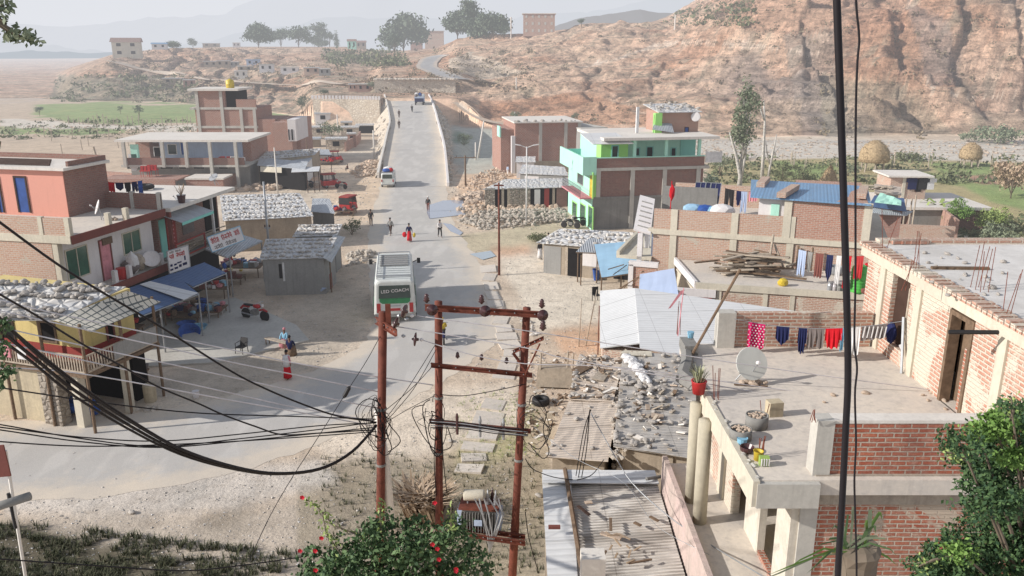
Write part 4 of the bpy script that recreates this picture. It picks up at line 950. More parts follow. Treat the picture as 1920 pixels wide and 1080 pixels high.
# ---- yellow balcony house, nearest on the left
b=Bld('balcony_house','yellow and red walled house with wooden balcony and stone weighted roof at the street corner','house',(-18.1,32.8),(-16.9,36.4)); YH=b
b.box('balcony_floor',0,4.4,0,9,2.55,2.7,m_wood)
b.box('wall',1.35,4.3,1.25,9,3.3,5.3,m_yellow); b.box('dado',1.33,4.32,1.23,9.0,2.7,3.3,m_redp,'dark red lower band of the yellow wall')
b.win('x',1.35,(75,602,106,642),m_wood,m_dark,fw=.1); b.win('x',1.35,(4,600,30,660),m_wooddk,m_dark,name='door')
b.win('y',1.25,(198,598,214,640),m_maroon,m_dark,name='door')
for (x,y) in ((.05,.05),(.05,2.3),(.05,4.6),(2.2,.05),(4.3,.05)):
    m=MB(); m.bar((x,y,0),(x,y,5.0),.07); b.part('post',m,m_wood)
m=MB(); 
for z in (2.78,3.5): m.box(0,.06,.1,9,z,z+.07); m.box(.1,4.3,0,.06,z,z+.07)
for i in range(60): m.box(.015,.045,.15+i*.148,.2+i*.148,2.85,3.5)
for i in range(28): m.box(.15+i*.148,.2+i*.148,.015,.045,2.85,3.5)
b.part('railing',m,m_woodl)
b.box('panel',1.6,4.25,-.02,.0,2.85,3.55,m_grey,'grey board closing the street side of the balcony')
b.box('ground_wall',.25,.55,2.9,9,0,2.5,m_ochre,'stained ochre plaster ground floor wall'); b.box('ground_pillar',.1,.6,1.9,2.9,0,2.5,m_stoned,'broken rubble masonry pillar')
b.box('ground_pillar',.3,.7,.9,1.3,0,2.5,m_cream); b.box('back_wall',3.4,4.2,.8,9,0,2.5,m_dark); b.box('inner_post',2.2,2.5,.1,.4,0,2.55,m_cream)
m=MB(); 
for i in range(50): m.blob((.35+random.gauss(0,.12),2.1+random.random()*4.5,2.72+random.random()*.08),(.12,.1,.06),1,.2)
b.part('rubble_ledge',m,m_rockl)['kind']='stuff'
def lw(px,py,z): return b.l(P(px,py,z))
q=[lw(-120,600,5.35),lw(105,600,5.05),lw(236,538,5.75),lw(-120,523,6.2)]
m=MB(); m.sheet(q,.04,wob=.05,nx=14,ny=5); b.part('roof_sheet',m,m_slate,'tin roof weighted with river stones')
q2=[lw(103,600,5.12),lw(172,622,4.75),lw(302,566,4.75),lw(238,545,5.6)]
m=MB(); m.sheet([q2[1],q2[2],q2[3],q2[0]],.03,nx=10,ny=10); t=MT('slatted_roof_strips',.8); sx=t.n.new('ShaderNodeSeparateXYZ'); t.l.new(t.tc.outputs['UV'],sx.inputs[0])
f1=t.math('LESS_THAN',t.math('FRACT',t.math('MULTIPLY',sx.outputs[0],3.1)),.16); f2=t.math('LESS_THAN',t.math('FRACT',t.math('MULTIPLY',sx.outputs[1],3.4)),.2)
t.color(t.mix(t.math('MAXIMUM',f1,f2),t.mix(t.noise(2),(.74,.68,.56),(.56,.52,.44)),(.13,.14,.13))); b.part('lean_to_roof',m,t.m,'lean-to roof of pale strips with a dark grid')
qw=[b.w(p[0],p[1],p[2]) for p in q]
uv=[]
for i in range(52): uv.append((i/52,.03+.03*random.random()))
for i in range(34): uv.append((.05+.9*i/34,.93+.04*random.random()))
for k,(u0,v0,u1,v1,n) in enumerate(((.0,.35,.45,.45,16),(.42,.35,.98,.2,18),(.5,.45,.55,.95,10),(.55,.62,.98,.6,16),(.1,.6,.5,.7,12),(.7,.8,.98,.85,12))):
    for i in range(n): uv.append((u0+(u1-u0)*i/n,v0+(v1-v0)*i/n))
roof_stones(qw,len(uv),.16,m_rock,'smooth river stone weighing down the roof of the yellow balcony house','stones on the balcony house roof',uv,.04)
# laundry on the balcony rail
for (y,mt,lab) in ((5.2,m_redc,'red cloth over the balcony rail of the yellow house'),(4.4,m_pinkp,'pink patterned cloth over the balcony rail of the yellow house'),(3.4,m_whitec,'white cloth over the balcony rail of the yellow house'),(2.9,m_maroon,'dark red cloth over the balcony rail near the corner post')):
    m=MB(); p0=b.w(-.03,y-.3,0); p1=b.w(-.03,y+.3,0); m.hexa([b.w(*v) for v in ((-.05,y-.3,3.05),(-.01,y-.3,3.05),(-.01,y+.3,3.05),(-.05,y+.3,3.05),(-.05,y-.28,3.6),(.08,y-.28,3.6),(.08,y+.28,3.6),(-.05,y+.28,3.6))]); solo('cloth',m,mt,lab,'laundry','cloths on the balcony rail')
# stalls below, blue tarpaulin heap, bin
goods('dark market stall with blue cloth bundles under the balcony',tuple(P(225,725,0)),(1.3,.6),16,[m_navy,m_blue,m_lblue,m_greyc,m_black],seed=12,z=.75)
m=MB(); p=P(150,778,0)
for i in range(9): m.blob((p.x+random.gauss(0,.45),p.y+random.gauss(0,.25),.3+random.random()*.35),(.35,.28,.28),2,.18)
solo('tarpaulin_heap',m,m_blue,'crumpled blue tarpaulin heap on the ground by the rubble pillar','tarpaulin')
m=MB(); m.lathe([(.13,0),(.16,.3),(.17,.32),(.17,.34)],P(368,745,0),12); solo('bucket',m,m_white,'white bucket standing on the dirt beside the road','bucket')
m=MB(); m.lathe([(.28,0),(.30,.8),(.28,.85)],P(283,752,0),14); solo('barrel',m,m_ochre,'ochre barrel at the end of the stall','barrel')
m=MB(); p=P(8,755,0); m.box(p.x-.35,p.x+.3,p.y-.2,p.y+.2,0,1.1); m.box(p.x-.4,p.x+.35,p.y-.25,p.y+.25,1.1,1.16); m.box(p.x-.25,p.x+.2,p.y-.23,p.y-.2,.2,.9); solo('cupboard',m,m_maroon,'orange red cupboard leaning at the ochre wall','cupboard')
# ---- slate roof sheds
def shed(name,label,ground,roof,zs,wallm,roofm,group=None,stones=0,ss=.22,extra=None,cat='shed',rib=0,nr=0,inset=.25,slabel=None,sgroup=None,front=None,door=None):
    ctr=sum((Vector(p) for p in roof),Vector())/4; E=thing(name,label,cat,(ctr.x,ctr.y,0),0,group)
    rf=[Vector(p)-Vector((ctr.x,ctr.y,0)) for p in roof]
    m=MB(); c0=sum(rf,Vector())/4; ins=[c0+(p-c0)*(1-inset/max((p-c0).length,.5)) for p in rf]
    pts=[(p.x,p.y,p.z-.12) for p in ins]; m.hexa([(p[0],p[1],ground) for p in pts]+pts)
    w=m.build('wall',wallm,E)
    m=MB(); m.sheet(rf,.05,rib=rib,nrib=nr,nx=10,ny=5,wob=.04); m.build('roof_sheet',roofm,E)
    if front:
        a,b_=ins[0],ins[1]; d=(b_-a); n=Vector((d.y,-d.x,0)).normalized(); 
        if n.y>0 and abs(n.y)>.3: n=-n
        for (t0,t1,z0,z1,mt,nm) in front:
            pa=a.lerp(b_,t0);pb=a.lerp(b_,t1); m=MB(); m.hexa([Vector((v.x,v.y,z))+n*o for z,o,v in ((z0,.03,pa),(z0,.03,pb),(z0,-.05,pb),(z0,-.05,pa),(z1,.03,pa),(z1,.03,pb),(z1,-.05,pb),(z1,-.05,pa))]); m.build(nm,mt,E)
    if stones:
        uv=[]; rows=max(3,int(stones/16)); per=stones//rows
        for r in range(rows):
            for i in range(per): uv.append((.02+.96*(i+random.random()*.5)/per,(r+.2+random.random()*.35)/rows))
        m=MB()
        for (u,v) in uv:
            p=quadpt(rf,u,v); sz=ss*random.uniform(.6,1.35); m.blob((p.x,p.y,p.z+sz*.4),(sz,sz*.75,sz*.55),1,.15,rot=random.random()*3)
        o=m.build('roof_stones',m_rock,E); o['kind']='stuff'
    return E
# roofs given near-left, near-right, far-right, far-left
shed('stone_roof_shed','long grey plastered shed under a big roof covered in rows of pale stones',-.05,[P(418,414,2.7),P(588,405,2.7),P(562,362,3.6),P(412,366,3.6)],None,m_mud,m_slate,stones=110,ss=.15,slabel='pale stone on the roof of the long grey shed behind the second blue awning',sgroup='stones on the long grey shed')
shed('stone_roof_shed','low concrete shed with blue grey slate roof and white cloth on its wall',-.05,[P(486,486,2.6),P(612,483,2.6),P(632,445,3.3),P(498,448,3.3)],None,m_grey,m_slate,stones=90,ss=.13,slabel='stone on the blue grey roof of the low concrete shed',sgroup='stones on the low concrete shed',front=[(.25,.3,1.2,2.2,m_black,'black_cloth'),(.31,.34,1.0,2.3,m_whitec,'white_cloth')])
shed('stone_roof_shed','small upper shed with speckled slate roof just behind the blue grey one',-.05,[P(548,444,2.9),P(632,441,2.9),P(642,420,3.3),P(562,421,3.3)],None,m_grey,m_slate,stones=60,ss=.13,slabel='stone on the speckled roof of the small upper shed',sgroup='stones on the small upper shed')
E=thing('lean_to','grey tin lean-to hanging at the street end of the low concrete shed','shed',P(622,540,0))
c=P(622,540,0); m=MB(); m.sheet([P(606,483,2.75)-c,P(622,492,2.3)-c,P(648,444,2.5)-c,P(625,440,3.0)-c],.03,nx=6,ny=4,wob=.03); m.build('roof_sheet',m_tin,E)
for (px,py) in ((608,545),(622,548),(640,500)):
    m=MB(); q=P(px,py)-c; m.bar((q.x,q.y,0),(q.x,q.y,2.45),.05); m.build('post',m_wood,E)
m=MB(); q=P(612,542)-c; m.box(q.x-.12,q.x+.35,q.y-.1,q.y+.4,0,1.1); m.build('stand',m_redp,E)
m=MB(); q=P(540,518,0); m.lathe([(.28,0),(.32,.4),(.3,.9),(.26,.95)],P(520,522),12); solo('barrel',m,m_blue,'blue barrel against the concrete shed wall','barrel')
m=MB(); m.sheet([P(515,538,.12),P(600,548,.12),P(612,540,.5),P(530,526,.5)],.03,nx=16,ny=6,wob=.14); solo('tarpaulin',m,m_tarp,'crumpled pale tarpaulin spread on the ground in front of the concrete shed','tarpaulin')
# red goods hut and tuk tuks
shed('tin_hut','weathered tin hut with slanting roof between stone roof shed and the road',-.05,[P(583,397,2.2),P(628,400,2.2),P(618,372,2.7),P(586,372,2.7)],None,m_conc_d,m_tin,stones=0)
shed('tin_hut','tin sheet booth near the red three wheelers',-.05,[P(548,345,0)+Vector((0,0,2.3)),P(575,345,0)+Vector((0,0,2.3)),P(590,330,0)+Vector((0,0,2.6)),P(550,330,0)+Vector((0,0,2.6))],None,m_tinw,m_tin)
awning('open tin canopy on dark posts in front of the tin booth',[P(546,323,2.5),P(598,321,2.5),P(600,312,2.6),P(548,314,2.6)],m_tinw,posts=[P(575,323,2.4),P(588,323,2.4),P(597,321,2.4)],pm=m_wooddk,cat='canopy')
shed('stone_roof_shed','long low mud shed with a row of stones along its pale roof',-.05,[P(480,301,2.9),P(590,290,2.9),P(602,278,3.4),P(500,284,3.4)],None,m_mud,m_slate,stones=48,ss=.2,slabel='stone on the roof of the low mud shed beyond the tin booth',sgroup='stones on the low mud shed')
shed('tin_roof_shed','dark open shed with a long blue grey tin roof beside the grey concrete house',-.05,[P(482,310,2.6),P(572,317,2.6),P(578,303,3.1),P(486,296,3.1)],None,m_dark,m_tin)
awning('short pale tin canopy at the end of the mud shed',[P(590,290,2.6),P(622,291,2.5),P(616,280,2.9),P(598,280,2.9)],m_tin,posts=[P(592,290,2.5),P(620,290,2.4)],cat='canopy',pm=m_wooddk)
m=MB(); m.sheet([P(488,322,2.0),P(528,324,2.0),P(528,314,2.6),P(488,312,2.6)],.05); solo('signboard',m,m_cream,'cream signboard along the front of the dark open shed','sign')
goods('heap of red goods under the canopy at the end of the mud shed',tuple(P(612,308)),(2.0,1.2),18,[m_red,m_redc,m_maroon,m_navy,m_greyc],seed=21)
goods('stall with red and dark bundles in front of the weathered tin hut',tuple(P(640,402)),(1.5,1.0),22,[m_redp,m_maroon,m_greyc,m_red,m_blue],seed=22)
# ---- grey concrete house with open upper gallery
b=Bld('gallery_house','grey unfinished concrete house with an open upper gallery and flat slab roof','house',P(248,350,0)[:2],P(470,350,0)[:2]); GH=b
Lg=b.l(P(470,350,0))[0]; 
b.box('ground_floor_wall',0,Lg,.3,9,-.1,2.6,m_grey); b.box('floor_slab',-.3,Lg+.2,-1.6,9,2.6,2.85,m_conc); b.box('balustrade',0,Lg,-1.55,-1.4,2.85,3.7,m_brick_mauve)
b.box('upper_wall',3.2,Lg-1.2,1.6,9,2.85,5.5,m_blueg); b.box('brick_wall',Lg*.66,Lg-.2,2.0,9.2,2.85,5.5,m_brick_far); b.box('end_wall',0,1.6,2.5,9,2.85,5.5,m_brick_far)
b.box('roof_slab',-.7,Lg+.7,-1.7,8,5.6,5.85,m_conc_l)
for i,x in enumerate((.2,Lg*.33,Lg*.52,Lg*.72,Lg*.93)): b.box('column',x,x+.35,-1.95,-1.6,-.1 if i>2 else 2.6,5.6,m_conc)
for r,mt in (((288,275,302,293),m_dark),((314,270,332,290),m_glass),((338,266,353,290),m_bdoor)): b.win('y',1.6,r,m_whitec,mt,name='door' if mt!=m_glass else 'window')
for x0,x1 in ((238,262),(272,292),(300,325),(335,350),(362,384),(410,428)): b.win('y',.3,(x0,310,x1,317),m_conc,m_dark,fw=.05)
m=MB(); m.sheet([b.l(P(262,268,5.0)),b.l(P(385,266,4.8)),b.l(P(400,258,5.3)),b.l(P(275,258,5.3))],.05,nx=10,ny=2,wob=.1); b.part('inner_tin_roof',m,m_slate)
m=MB(); m.box(-1,8,-6.5,-2,1.6,1.75); m.box(-1,8,-6.6,-6.4,-.1,1.9); b.part('front_terrace',m,m_brick_far,'brick walled front terrace')
b.box('lower_terrace',8.5,Lg-1.5,-5,-1.6,1.6,1.8,m_conc_l); b.box('lower_wall',8.6,Lg-1.6,-4.9,.3,-.1,1.6,m_brick_far)
m=MB(); p=b.w(-1.8,-3,0); m.tube([p,b.w(-2.6,-3,5.2)],.12,6); solo('timber_prop',m,m_woodl,'pale leaning pole at the left end of the gallery house','pole')
for (px,py,mt,lab) in ((418,285,m_red,'red plastic chairs pile on the gallery of the grey concrete house'),(442,287,m_whitec,'white bundle on the gallery of the grey concrete house')):
    x=b.hy(px,py,-1.0)[0]; m=MB(); 
    for i in range(4): m.blob((0,0,0),(.01,.01,.01),1); 
    m=MB(); p=b.w(x,-.8,2.85)
    for i in range(5): m.obox((p.x+random.uniform(-.7,.7),p.y,3.2+random.uniform(0,.5)),(.5,.45,.45),rz=random.random())
    solo('bundle',m,mt,lab,'bundle')
for (px,py,lab) in ((275,328,'red plastic table at the left on the front terrace'),(287,326,'red plastic table at the right on the front terrace')):
    p=P(px,py+4,1.75); m=MB(); m.box(p.x-.6,p.x+.6,p.y-.4,p.y+.4,2.45,2.55)
    for a in(-.5,.5):
        for c_ in(-.3,.3): m.bar((p.x+a,p.y+c_,1.75),(p.x+a,p.y+c_,2.5),.03)
    for k in range(3): m.obox((p.x-.4+k*.4,p.y,2.8),(.3,.3,.5))
    solo('table',m,m_red,lab,'table')
# hanging clothes at left end
for (px,mt,lab) in ((253,m_mint,'mint green cloth hanging at the left end of the gallery house'),(250,m_whitec,'white cloth below the mint one at the gallery house')):
    p=PY(px,285 if mt==m_mint else 303,b.o.y-1.2); m=MB(); m.box(p.x-.5,p.x+.5,p.y-.05,p.y+.05,p.z-.8,p.z+.9); m.box(p.x-.35,p.x+.3,p.y-.08,p.y+.02,p.z-1.1,p.z-.7); solo('cloth',m,mt,lab,'laundry')
# ---- far brick building with yellow tank
b=Bld('brick_tower_house','tall unplastered brick house with concrete frame and stepped roof, yellow tank on top','house',(-46.6,124.0),(-34.6,124.0)); FB=b
def xz(px,py,y=0): return b.hy(px,py,y)
zg=0; zr=xz(400,170)[1]; z1=xz(400,238)[1]; z2=xz(400,203)[1]; xe=xz(480,200)[0]; x2=xz(420,170)[0]; x3=xz(535,240)[0]
b.box('wall',0,xe,0,8,0,z2,m_brick_far); b.box('top_room_wall',.2,x2,.0,6,z2,zr,m_brick_far); b.box('top_slab',-.6,x2+2.2,-.6,6.5,zr,zr+.3,m_conc_l)
b.box('stair_opening',x2,x2+1.6,.6,5.5,z2,zr,m_dark,'dark stair opening'); b.box('top_wall',x2+1.6,xe,.0,.25,z2,z2+1.3,m_brick_far)
b.box('step_wall',xe,xe+2.6,0.02,8,0,z2-1.6,m_brick_far); b.box('wing_wall',xe+2.6,x3+2,.6,8,0,xz(520,225)[1],m_brick_far); b.box('wing_front',xe+2.7,x3+1.4,-2,.6,0,xz(520,225)[1]-.2,m_brick_far)
b.box('white_side',x3+.9,x3+2.1,-2.1,5,xz(520,262)[1],xz(520,222)[1],m_white)
for z in (z1,z2,xz(400,238)[1]-3.1,): b.box('concrete_band',-.1,xe+.1,-.12,.0,z-.18,z+.15,m_conc)
b.box('balcony_slab',-.7,.0,-.2,5,z2-.2,z2+.1,m_conc)
for px in (373,418,453,478): x=xz(px,220)[0]; b.box('column',x-.22,x+.22,-.17,-.01,0,z2 if px>420 else zr,m_conc)
b.box('window_pane',x3+.95,x3+1.1,-2.16,-2.1,xz(520,260)[1],xz(520,240)[1],m_dark); b.box('window_pane',x3+1.4,x3+1.6,-2.16,-2.1,xz(520,260)[1],xz(520,240)[1],m_dark)
c=b.w(x2+.3,2,zr+.3); m=MB(); m.lathe([(.55,0),(.6,.08),(.6,.5),(.63,.55),(.6,.6),(.6,1.0),(.5,1.15),(.2,1.25),(.08,1.35)],c,18); _=([(.8,0),(.85,.1),(.85,.4),(.88,.45),(.85,.5),(.85,.9),(.88,.95),(.85,1.0),(.8,1.2),(.3,1.35),(.3,1.5),(.1,1.52)]); solo('water_tank',m,m_yel,'yellow water tank on the roof of the tall brick house','water tank',smooth=True)
# ================================================================ RIGHT SIDE
# ---- green house
b=Bld('green_house','mint green three storey house with bare brick side wall and open rooftop gallery','house',(7.4,75.5),R(10)); L=b.hy(1314,400,0)[0]; W=9.0; GR=b
b.box('ground_floor_wall',0.02,L,.02,W,-.05,2.95,m_conc_d); b.box('brick_wall',.35,L,.03,W,2.95,5.45,m_brick_mauve)
b.box('facade',-.06,.02,-.03,W,0,5.3,m_mint); b.box('facade_return',.0,.35,-.05,.03,2.95,5.45,m_lime,'lime green corner strip')
b.box('floor_band',.02,L,-.06,.02,2.85,3.05,m_conc_d); b.box('floor_band',-.9,L+.5,-.14,W,5.45,5.72,m_conc); b.box('balustrade',.3,L+.0,-.1,.02,5.72,6.6,m_brick_mauve); b.box('balustrade_cap',.28,L+.02,-.13,.06,6.6,6.68,m_mint)
b.box('terrace_parapet',-1.0,-.85,-.16,W,5.1,6.75,m_mint); b.box('terrace_parapet',-.85,.28,-.16,-.02,5.1,6.75,m_mint); b.box('terrace_back_parapet',-.85,2.4,W-.3,W-.15,5.72,6.5,m_aqua)
b.box('terrace_floor',-.85,2.4,0,W-.3,5.73,5.78,m_aqua)
for px in (1122,1186,1246,1309): x=b.hy(px,330,0)[0]; b.box('column',x-.2,x+.2,-.1,.0,0 if px!=1122 else 3.05,5.45,m_conc)
xu=b.hy(1135,285,0)[0]; b.box('upper_wall',xu,L-.1,3,W,5.72,8.2,m_mint); b.box('upper_side_room',xu,xu+2.6,1.4,3,5.72,8.2,m_lime)
b.box('roof_slab',xu-.3,L+1.2,-.5,W+.3,8.2,8.45,m_conc_l)
for px in (1190,1249,1311): x=b.hy(px,285,0)[0]; b.box('gallery_post',x-.13,x+.13,-.08,.18,6.68,8.2,m_mint)
m=MB(); m.sheet([(xu-1.3,-.5,7.95),(xu+2.5,-.5,7.95),(xu+1.4,1.5,8.75),(xu-2.0,1.5,8.75)],.06,nx=4,ny=2); b.part('tin_canopy',m,m_tinw)
for r,nm,mt in (((1146,272,1160,296),'window',m_glass),((1191,276,1200,293),'window',m_glass),((1211,274,1225,298),'door',m_dark),((1247,277,1252,296),'door',m_dark),((1257,276,1268,297),'door',m_dark)):
    b.win('y',1.4 if r[0]==1146 else 3,r,m_aqua,mt,name=nm,fw=.1)
b.box('dark_bay',b.hy(1275,285,3)[0],b.hy(1303,285,3)[0],2.9,3.0,5.75,8.1,m_aqua)
def fwin(px0,py0,px1,py1,mt,nm='window',fm=None): return b.win('x',-.06,(px0,py0,px1,py1),fm or m_aqua,mt,name=nm,fw=.1,proud=.04)
fwin(1083,322,1094,346,m_glass,fm=m_grey); fwin(1106,322,1112,372,m_yel,'door',fm=m_lime)
fwin(1073,378,1082,412,m_gglass,'door',fm=m_lime); fwin(1088,382,1098,422,m_gglass,'door',fm=m_lime); fwin(1103,386,1112,428,m_gglass,'door',fm=m_lime)
b.box('balcony_slab',-1.2,-.06,-.1,W*.8,2.9,3.02,m_pinkp); m=MB()
for z in (3.35,3.7,4.0): m.bar((-1.15,0,z),(-1.15,W*.8,z),.02,4)
for i in range(24): m.bar((-1.15,i*.3,3.02),(-1.15,i*.3,4.0),.015,4)
b.part('balcony_railing',m,m_black)
# top brick room, stair post
xa=b.hy(1236,250,4)[0]; xb=b.hy(1308,250,4)[0]
b.box('top_room_wall',xa,xb,4,8,8.45,10.4,m_brick_pink); m=MB(); m.sheet([(xa-.3,3.6,10.4),(xb+.2,3.6,10.4),(xb+.2,8.3,10.9),(xa-.3,8.3,10.9)],.08,nx=5,ny=3,wob=.06); b.part('top_roof',m,m_slate)
b.win('y',4,(1283,238,1291,262),m_wooddk,m_bdoor,name='door',pane='door_leaf',fw=.06)
q=[b.w(xa-.3,3.6,10.45),b.w(xb+.2,3.6,10.45),b.w(xb+.2,8.3,10.95),b.w(xa-.3,8.3,10.95)]; roof_stones(q,26,.22,m_rock,'stone on the little brick room at the top of the green house','stones on the rooftop room of the green house')
m=MB(); x=b.hy(1230,240,3.5)[0]; m.box(x-.15,x+.55,3.4,4.0,8.45,10.3); b.part('stair_post',m,m_lime); b.box('roof_pipe',xu+4.0,xu+4.25,3.5,3.75,8.45,10.9,m_whitec)
m=MB(); c=b.w(xb-.4,3.75,9.9); m.lathe([(.05,0),(.42,.1),(.46,.16),(.4,.2)],c,16,0,(-.2,-1,.1)); solo('satellite_dish',m,m_white,'round white dish fixed beside the blue door on the green house roof','satellite dish')
m=MB(); m.sheet([b.w(xa-1.2,2.6,8.9),b.w(xa+.9,2.4,8.6),b.w(xa+1.2,3.9,9.3),b.w(xa-.6,3.9,9.4)],.05,nx=4,ny=2,wob=.1); solo('tin_sheet',m,m_tin,'loose tin sheet lying on the green house roof','tin sheet')
m=MB(); m.box(L+.1,L+1.7,-.1,0,6.0,7.0); b.part('white_panel',m,m_whitec); m=MB(); m.box(L+.1,L+1.6,-.1,0,1.7,3.0); b.part('white_panel',m,m_whitec)
# ---- brick house left of it
b=Bld('brick_house','long bare brick house with concrete frame and stones along the roof edge','house',P(966,325,0)[:2],P(1088,322,0)[:2]); L=b.hy(1088,300,0)[0]
b.box('wall',0,L,0,10,-.5,6.7,m_brick_far); b.box('end_wall',-1.8,0,1,9,-.5,5.8,m_brick_far); b.box('white_corner',-.5,0.0,-.05,.6,-.5,5.0,m_white); b.box('green_corner',-2.0,-1.8,.8,3,4.8,6.2,m_mint)
for px in (1013,1060,1085): x=b.hy(px,300,0)[0]; b.box('column',x-.22,x+.22,-.07,-.0,-.5,6.7,m_conc)
b.box('plinth',-.0,L,-.08,-.003,-.5,1.6,m_mud); b.box('roof_slab',-.2,L+.2,-.25,10.2,6.7,6.85,m_conc_l)
roof_stones([b.w(0,0,6.85),b.w(L,0,6.85),b.w(L,1,6.85),b.w(0,1,6.85)],18,.25,m_rock,'stone on the roof edge of the long bare brick house','stones on the bare brick house')
m=MB(); m.lathe([(.9,0),(.6,.7),(.5,1.2),(.2,1.7)],(.8,2,5.9),8); 
b=Bld('grey_block','grey plastered block joined to the bare brick house','house',P(1089,325,0)[:2],P(1137,322,0)[:2]); L=b.hy(1137,300,0)[0]; b.box('wall',0,L,.3,8,-.5,5.9,m_grey); b.box('lower_wall',0,L,.2,.3,-.5,3.5,m_brick_pale); b.box('roof_slab',-.1,L+.1,.1,8.2,5.9,6.05,m_conc)
# ---- low sheds and rubble
shed('roadside_shed','low roadside shed with stone strewn roof and open front behind the rubble heap',-.3,[P(905,355,2.0),P(1068,351,2.1),P(1076,334,2.6),P(945,336,2.6)],None,m_dark,m_slate,stones=0,front=[(.0,.12,0,2.1,m_stoned,'rubble_wall'),(.3,.55,0,2.1,m_stoned,'rubble_wall'),(.2,.23,0,2.1,m_woodl,'post'),(.27,.3,0,2.1,m_woodl,'post'),(.6,.67,.3,1.9,m_white,'white_board'),(.72,.78,0,2.0,m_redp,'red_curtain'),(.82,.85,0,2.1,m_woodl,'post'),(.87,1,0,2.1,m_brick_mauve,'brick_wall')])
shed('roadside_shed','small block shed with red edged tin roof below the bare brick house',-.3,[P(972,325,2.1),P(1066,329,2.1),P(1058,313,2.5),P(980,308,2.5)],None,m_grey,m_slate,front=[(.1,.4,0,1.8,m_white,'white_wall')])
shed('roadside_shed','tiny white shed with stone covered roof beside the street light',-.3,[P(966,304,2.1),P(1004,304,2.1),P(1004,293,2.5),P(968,293,2.5)],None,m_white,m_slate)
def pp(*l): return [tuple(P(x,y,0)[:2]) for x,y in l]
rubble('rubble_heap','long heap of pale broken stone beside the road below the green house',pp((858,415),(900,402),(960,396),(1060,392),(1062,415),(1000,424),(900,432)),900,.19,m_rockl,h=.55)
rubble('rubble_heap','orange earth and stone heap in front of the low roadside shed',pp((850,392),(880,375),(960,378),(1060,388),(1062,396),(950,402),(870,412)),220,.26,m_rocko,h=.35)
rubble('rubble_heap','broken stone and orange earth bank right of the ramp wall',pp((858,352),(900,322),(960,312),(965,325),(950,340),(900,362)),230,.2,m_rocko,h=.4)
rubble('rubble_heap','scattered orange stones beside the long ramp retaining wall foot',pp((845,372),(900,362),(930,372),(880,384)),60,.4,m_rocko,h=.3)
rubble('rubble_heap','orange rubble slope below the left ramp wall',pp((655,322),(700,300),(718,300),(700,330),(668,334)),260,.26,m_rocko,h=.7)
rubble('rubble_heap','low brick rubble line in front of the grey gallery house',pp((430,352),(600,340),(604,350),(500,358),(430,360)),150,.35,m_rocko,h=.4)
rubble('rubble_heap','small heap of split stone at the road edge beyond the bus',pp((648,500),(700,490),(702,470),(650,476)),90,.2,m_rockl,h=.3)
rubble('rubble_heap','line of small stones along the far edge of the bottom road',pp((240,772),(290,762),(300,768),(245,778)),12,.16,m_rockl,h=0)
rubble('rubble_heap','stones scattered along the gutter right of the asphalt',pp((960,580),(975,575),(1010,625),(1000,632)),26,.16,m_rock,h=0)
# ---- tin roof with stones and tarpaulins
shed('tin_stall','tin roofed stall strewn with stones in front of the green house',-.3,[P(1005,455,2.3),P(1200,470,2.5),P(1195,436,3.0),P(1050,428,3.0)],None,m_mud,m_slate,stones=40,ss=.18,slabel='stone on the tin stall in front of the green house',sgroup='stones on the tin stall',front=[(.0,.2,0,2.1,m_grey,'grey_board'),(.25,.28,0,2.2,m_woodl,'post'),(.28,.44,0,2.1,m_dark,'dark_opening'),(.45,.75,.9,2.0,m_white,'white_board'),(.8,.98,.2,2.0,m_dark,'dark_opening')],inset=.6)
awning('tin sheet lean-to with a dark seam sloping down beside the blue tarpaulin',[P(1080,472,2.3),P(1128,474,2.2),P(1150,448,2.7),P(1105,446,2.8)],m_tin,posts=[P(1084,473,2.2),P(1120,475,2.2)],pm=m_wood,cat='lean-to')
awning('sky blue tarpaulin roof with loose poles on it',[P(1128,520,2.4),P(1206,508,2.7),P(1190,452,3.0),P(1114,458,2.7)],m_tarp2,posts=[P(1128,520,2.4),P(1090,478,2.2),P(1165,514,2.5)],pm=m_wood,cat='tarpaulin')
awning('pale violet blue tarpaulin roof beside the brick stair post',[P(1198,548,2.7),P(1272,552,3.2),P(1264,503,3.5),P(1200,514,3.0)],m_tarp,posts=[P(1198,548,2.6)],pm=m_woodl,cat='tarpaulin')
for i,(x0,y0,x1,y1) in enumerate(((1140,505,1170,496),(1150,515,1175,497),(1178,505,1180,492),(1178,492,1205,490),(1180,512,1208,500),(1170,540,1210,500),(1160,545,1206,508),(1150,548,1204,515),(1182,548,1212,505),(1176,545,1198,520))):
    m=MB(); m.tube([P(x0,y0,2.75 if i<5 else 1.2),P((x0+x1)/2,(y0+y1)/2,2.85 if i<5 else 2.2),P(x1,y1,3.0)],.035,4); solo('branch',m,m_wood,'bare branch leaning against the blue tarpaulin roof','branch','branches stacked against the blue tarpaulin')
def crate(px,py,sz,mat,label,z=0,rz=.2,cat='crate',name='crate',slats=True):
    p=P(px,py,z); E=thing(name,label,cat,p,rz); a,b_,h=sz; m=MB(); m.box(-a/2,a/2,-b_/2,b_/2,0,h); m.build('body',mat,E)
    if slats:
        m=MB(); n=max(3,int(h/.25))
        for k in range(n): z0=(k+.5)*h/n; m.box(-a/2-.02,a/2+.02,-b_/2-.02,b_/2+.02,z0-.015,z0+.02)
        for s in(-1,1): m.box(s*a/2-.03,s*a/2+.03,-b_/2-.03,b_/2+.03,0,h+.01)
        m.build('slats',m_woodl,E)
    return E
crate(1107,487,(2.2,1.2,1.3),m_cream,'big cream slatted crate under the edge of the blue tarpaulin',rz=-.2)
crate(1032,494,(1.0,.7,.95),m_white,'white slatted stand beside the seated people',rz=.1,name='stand')
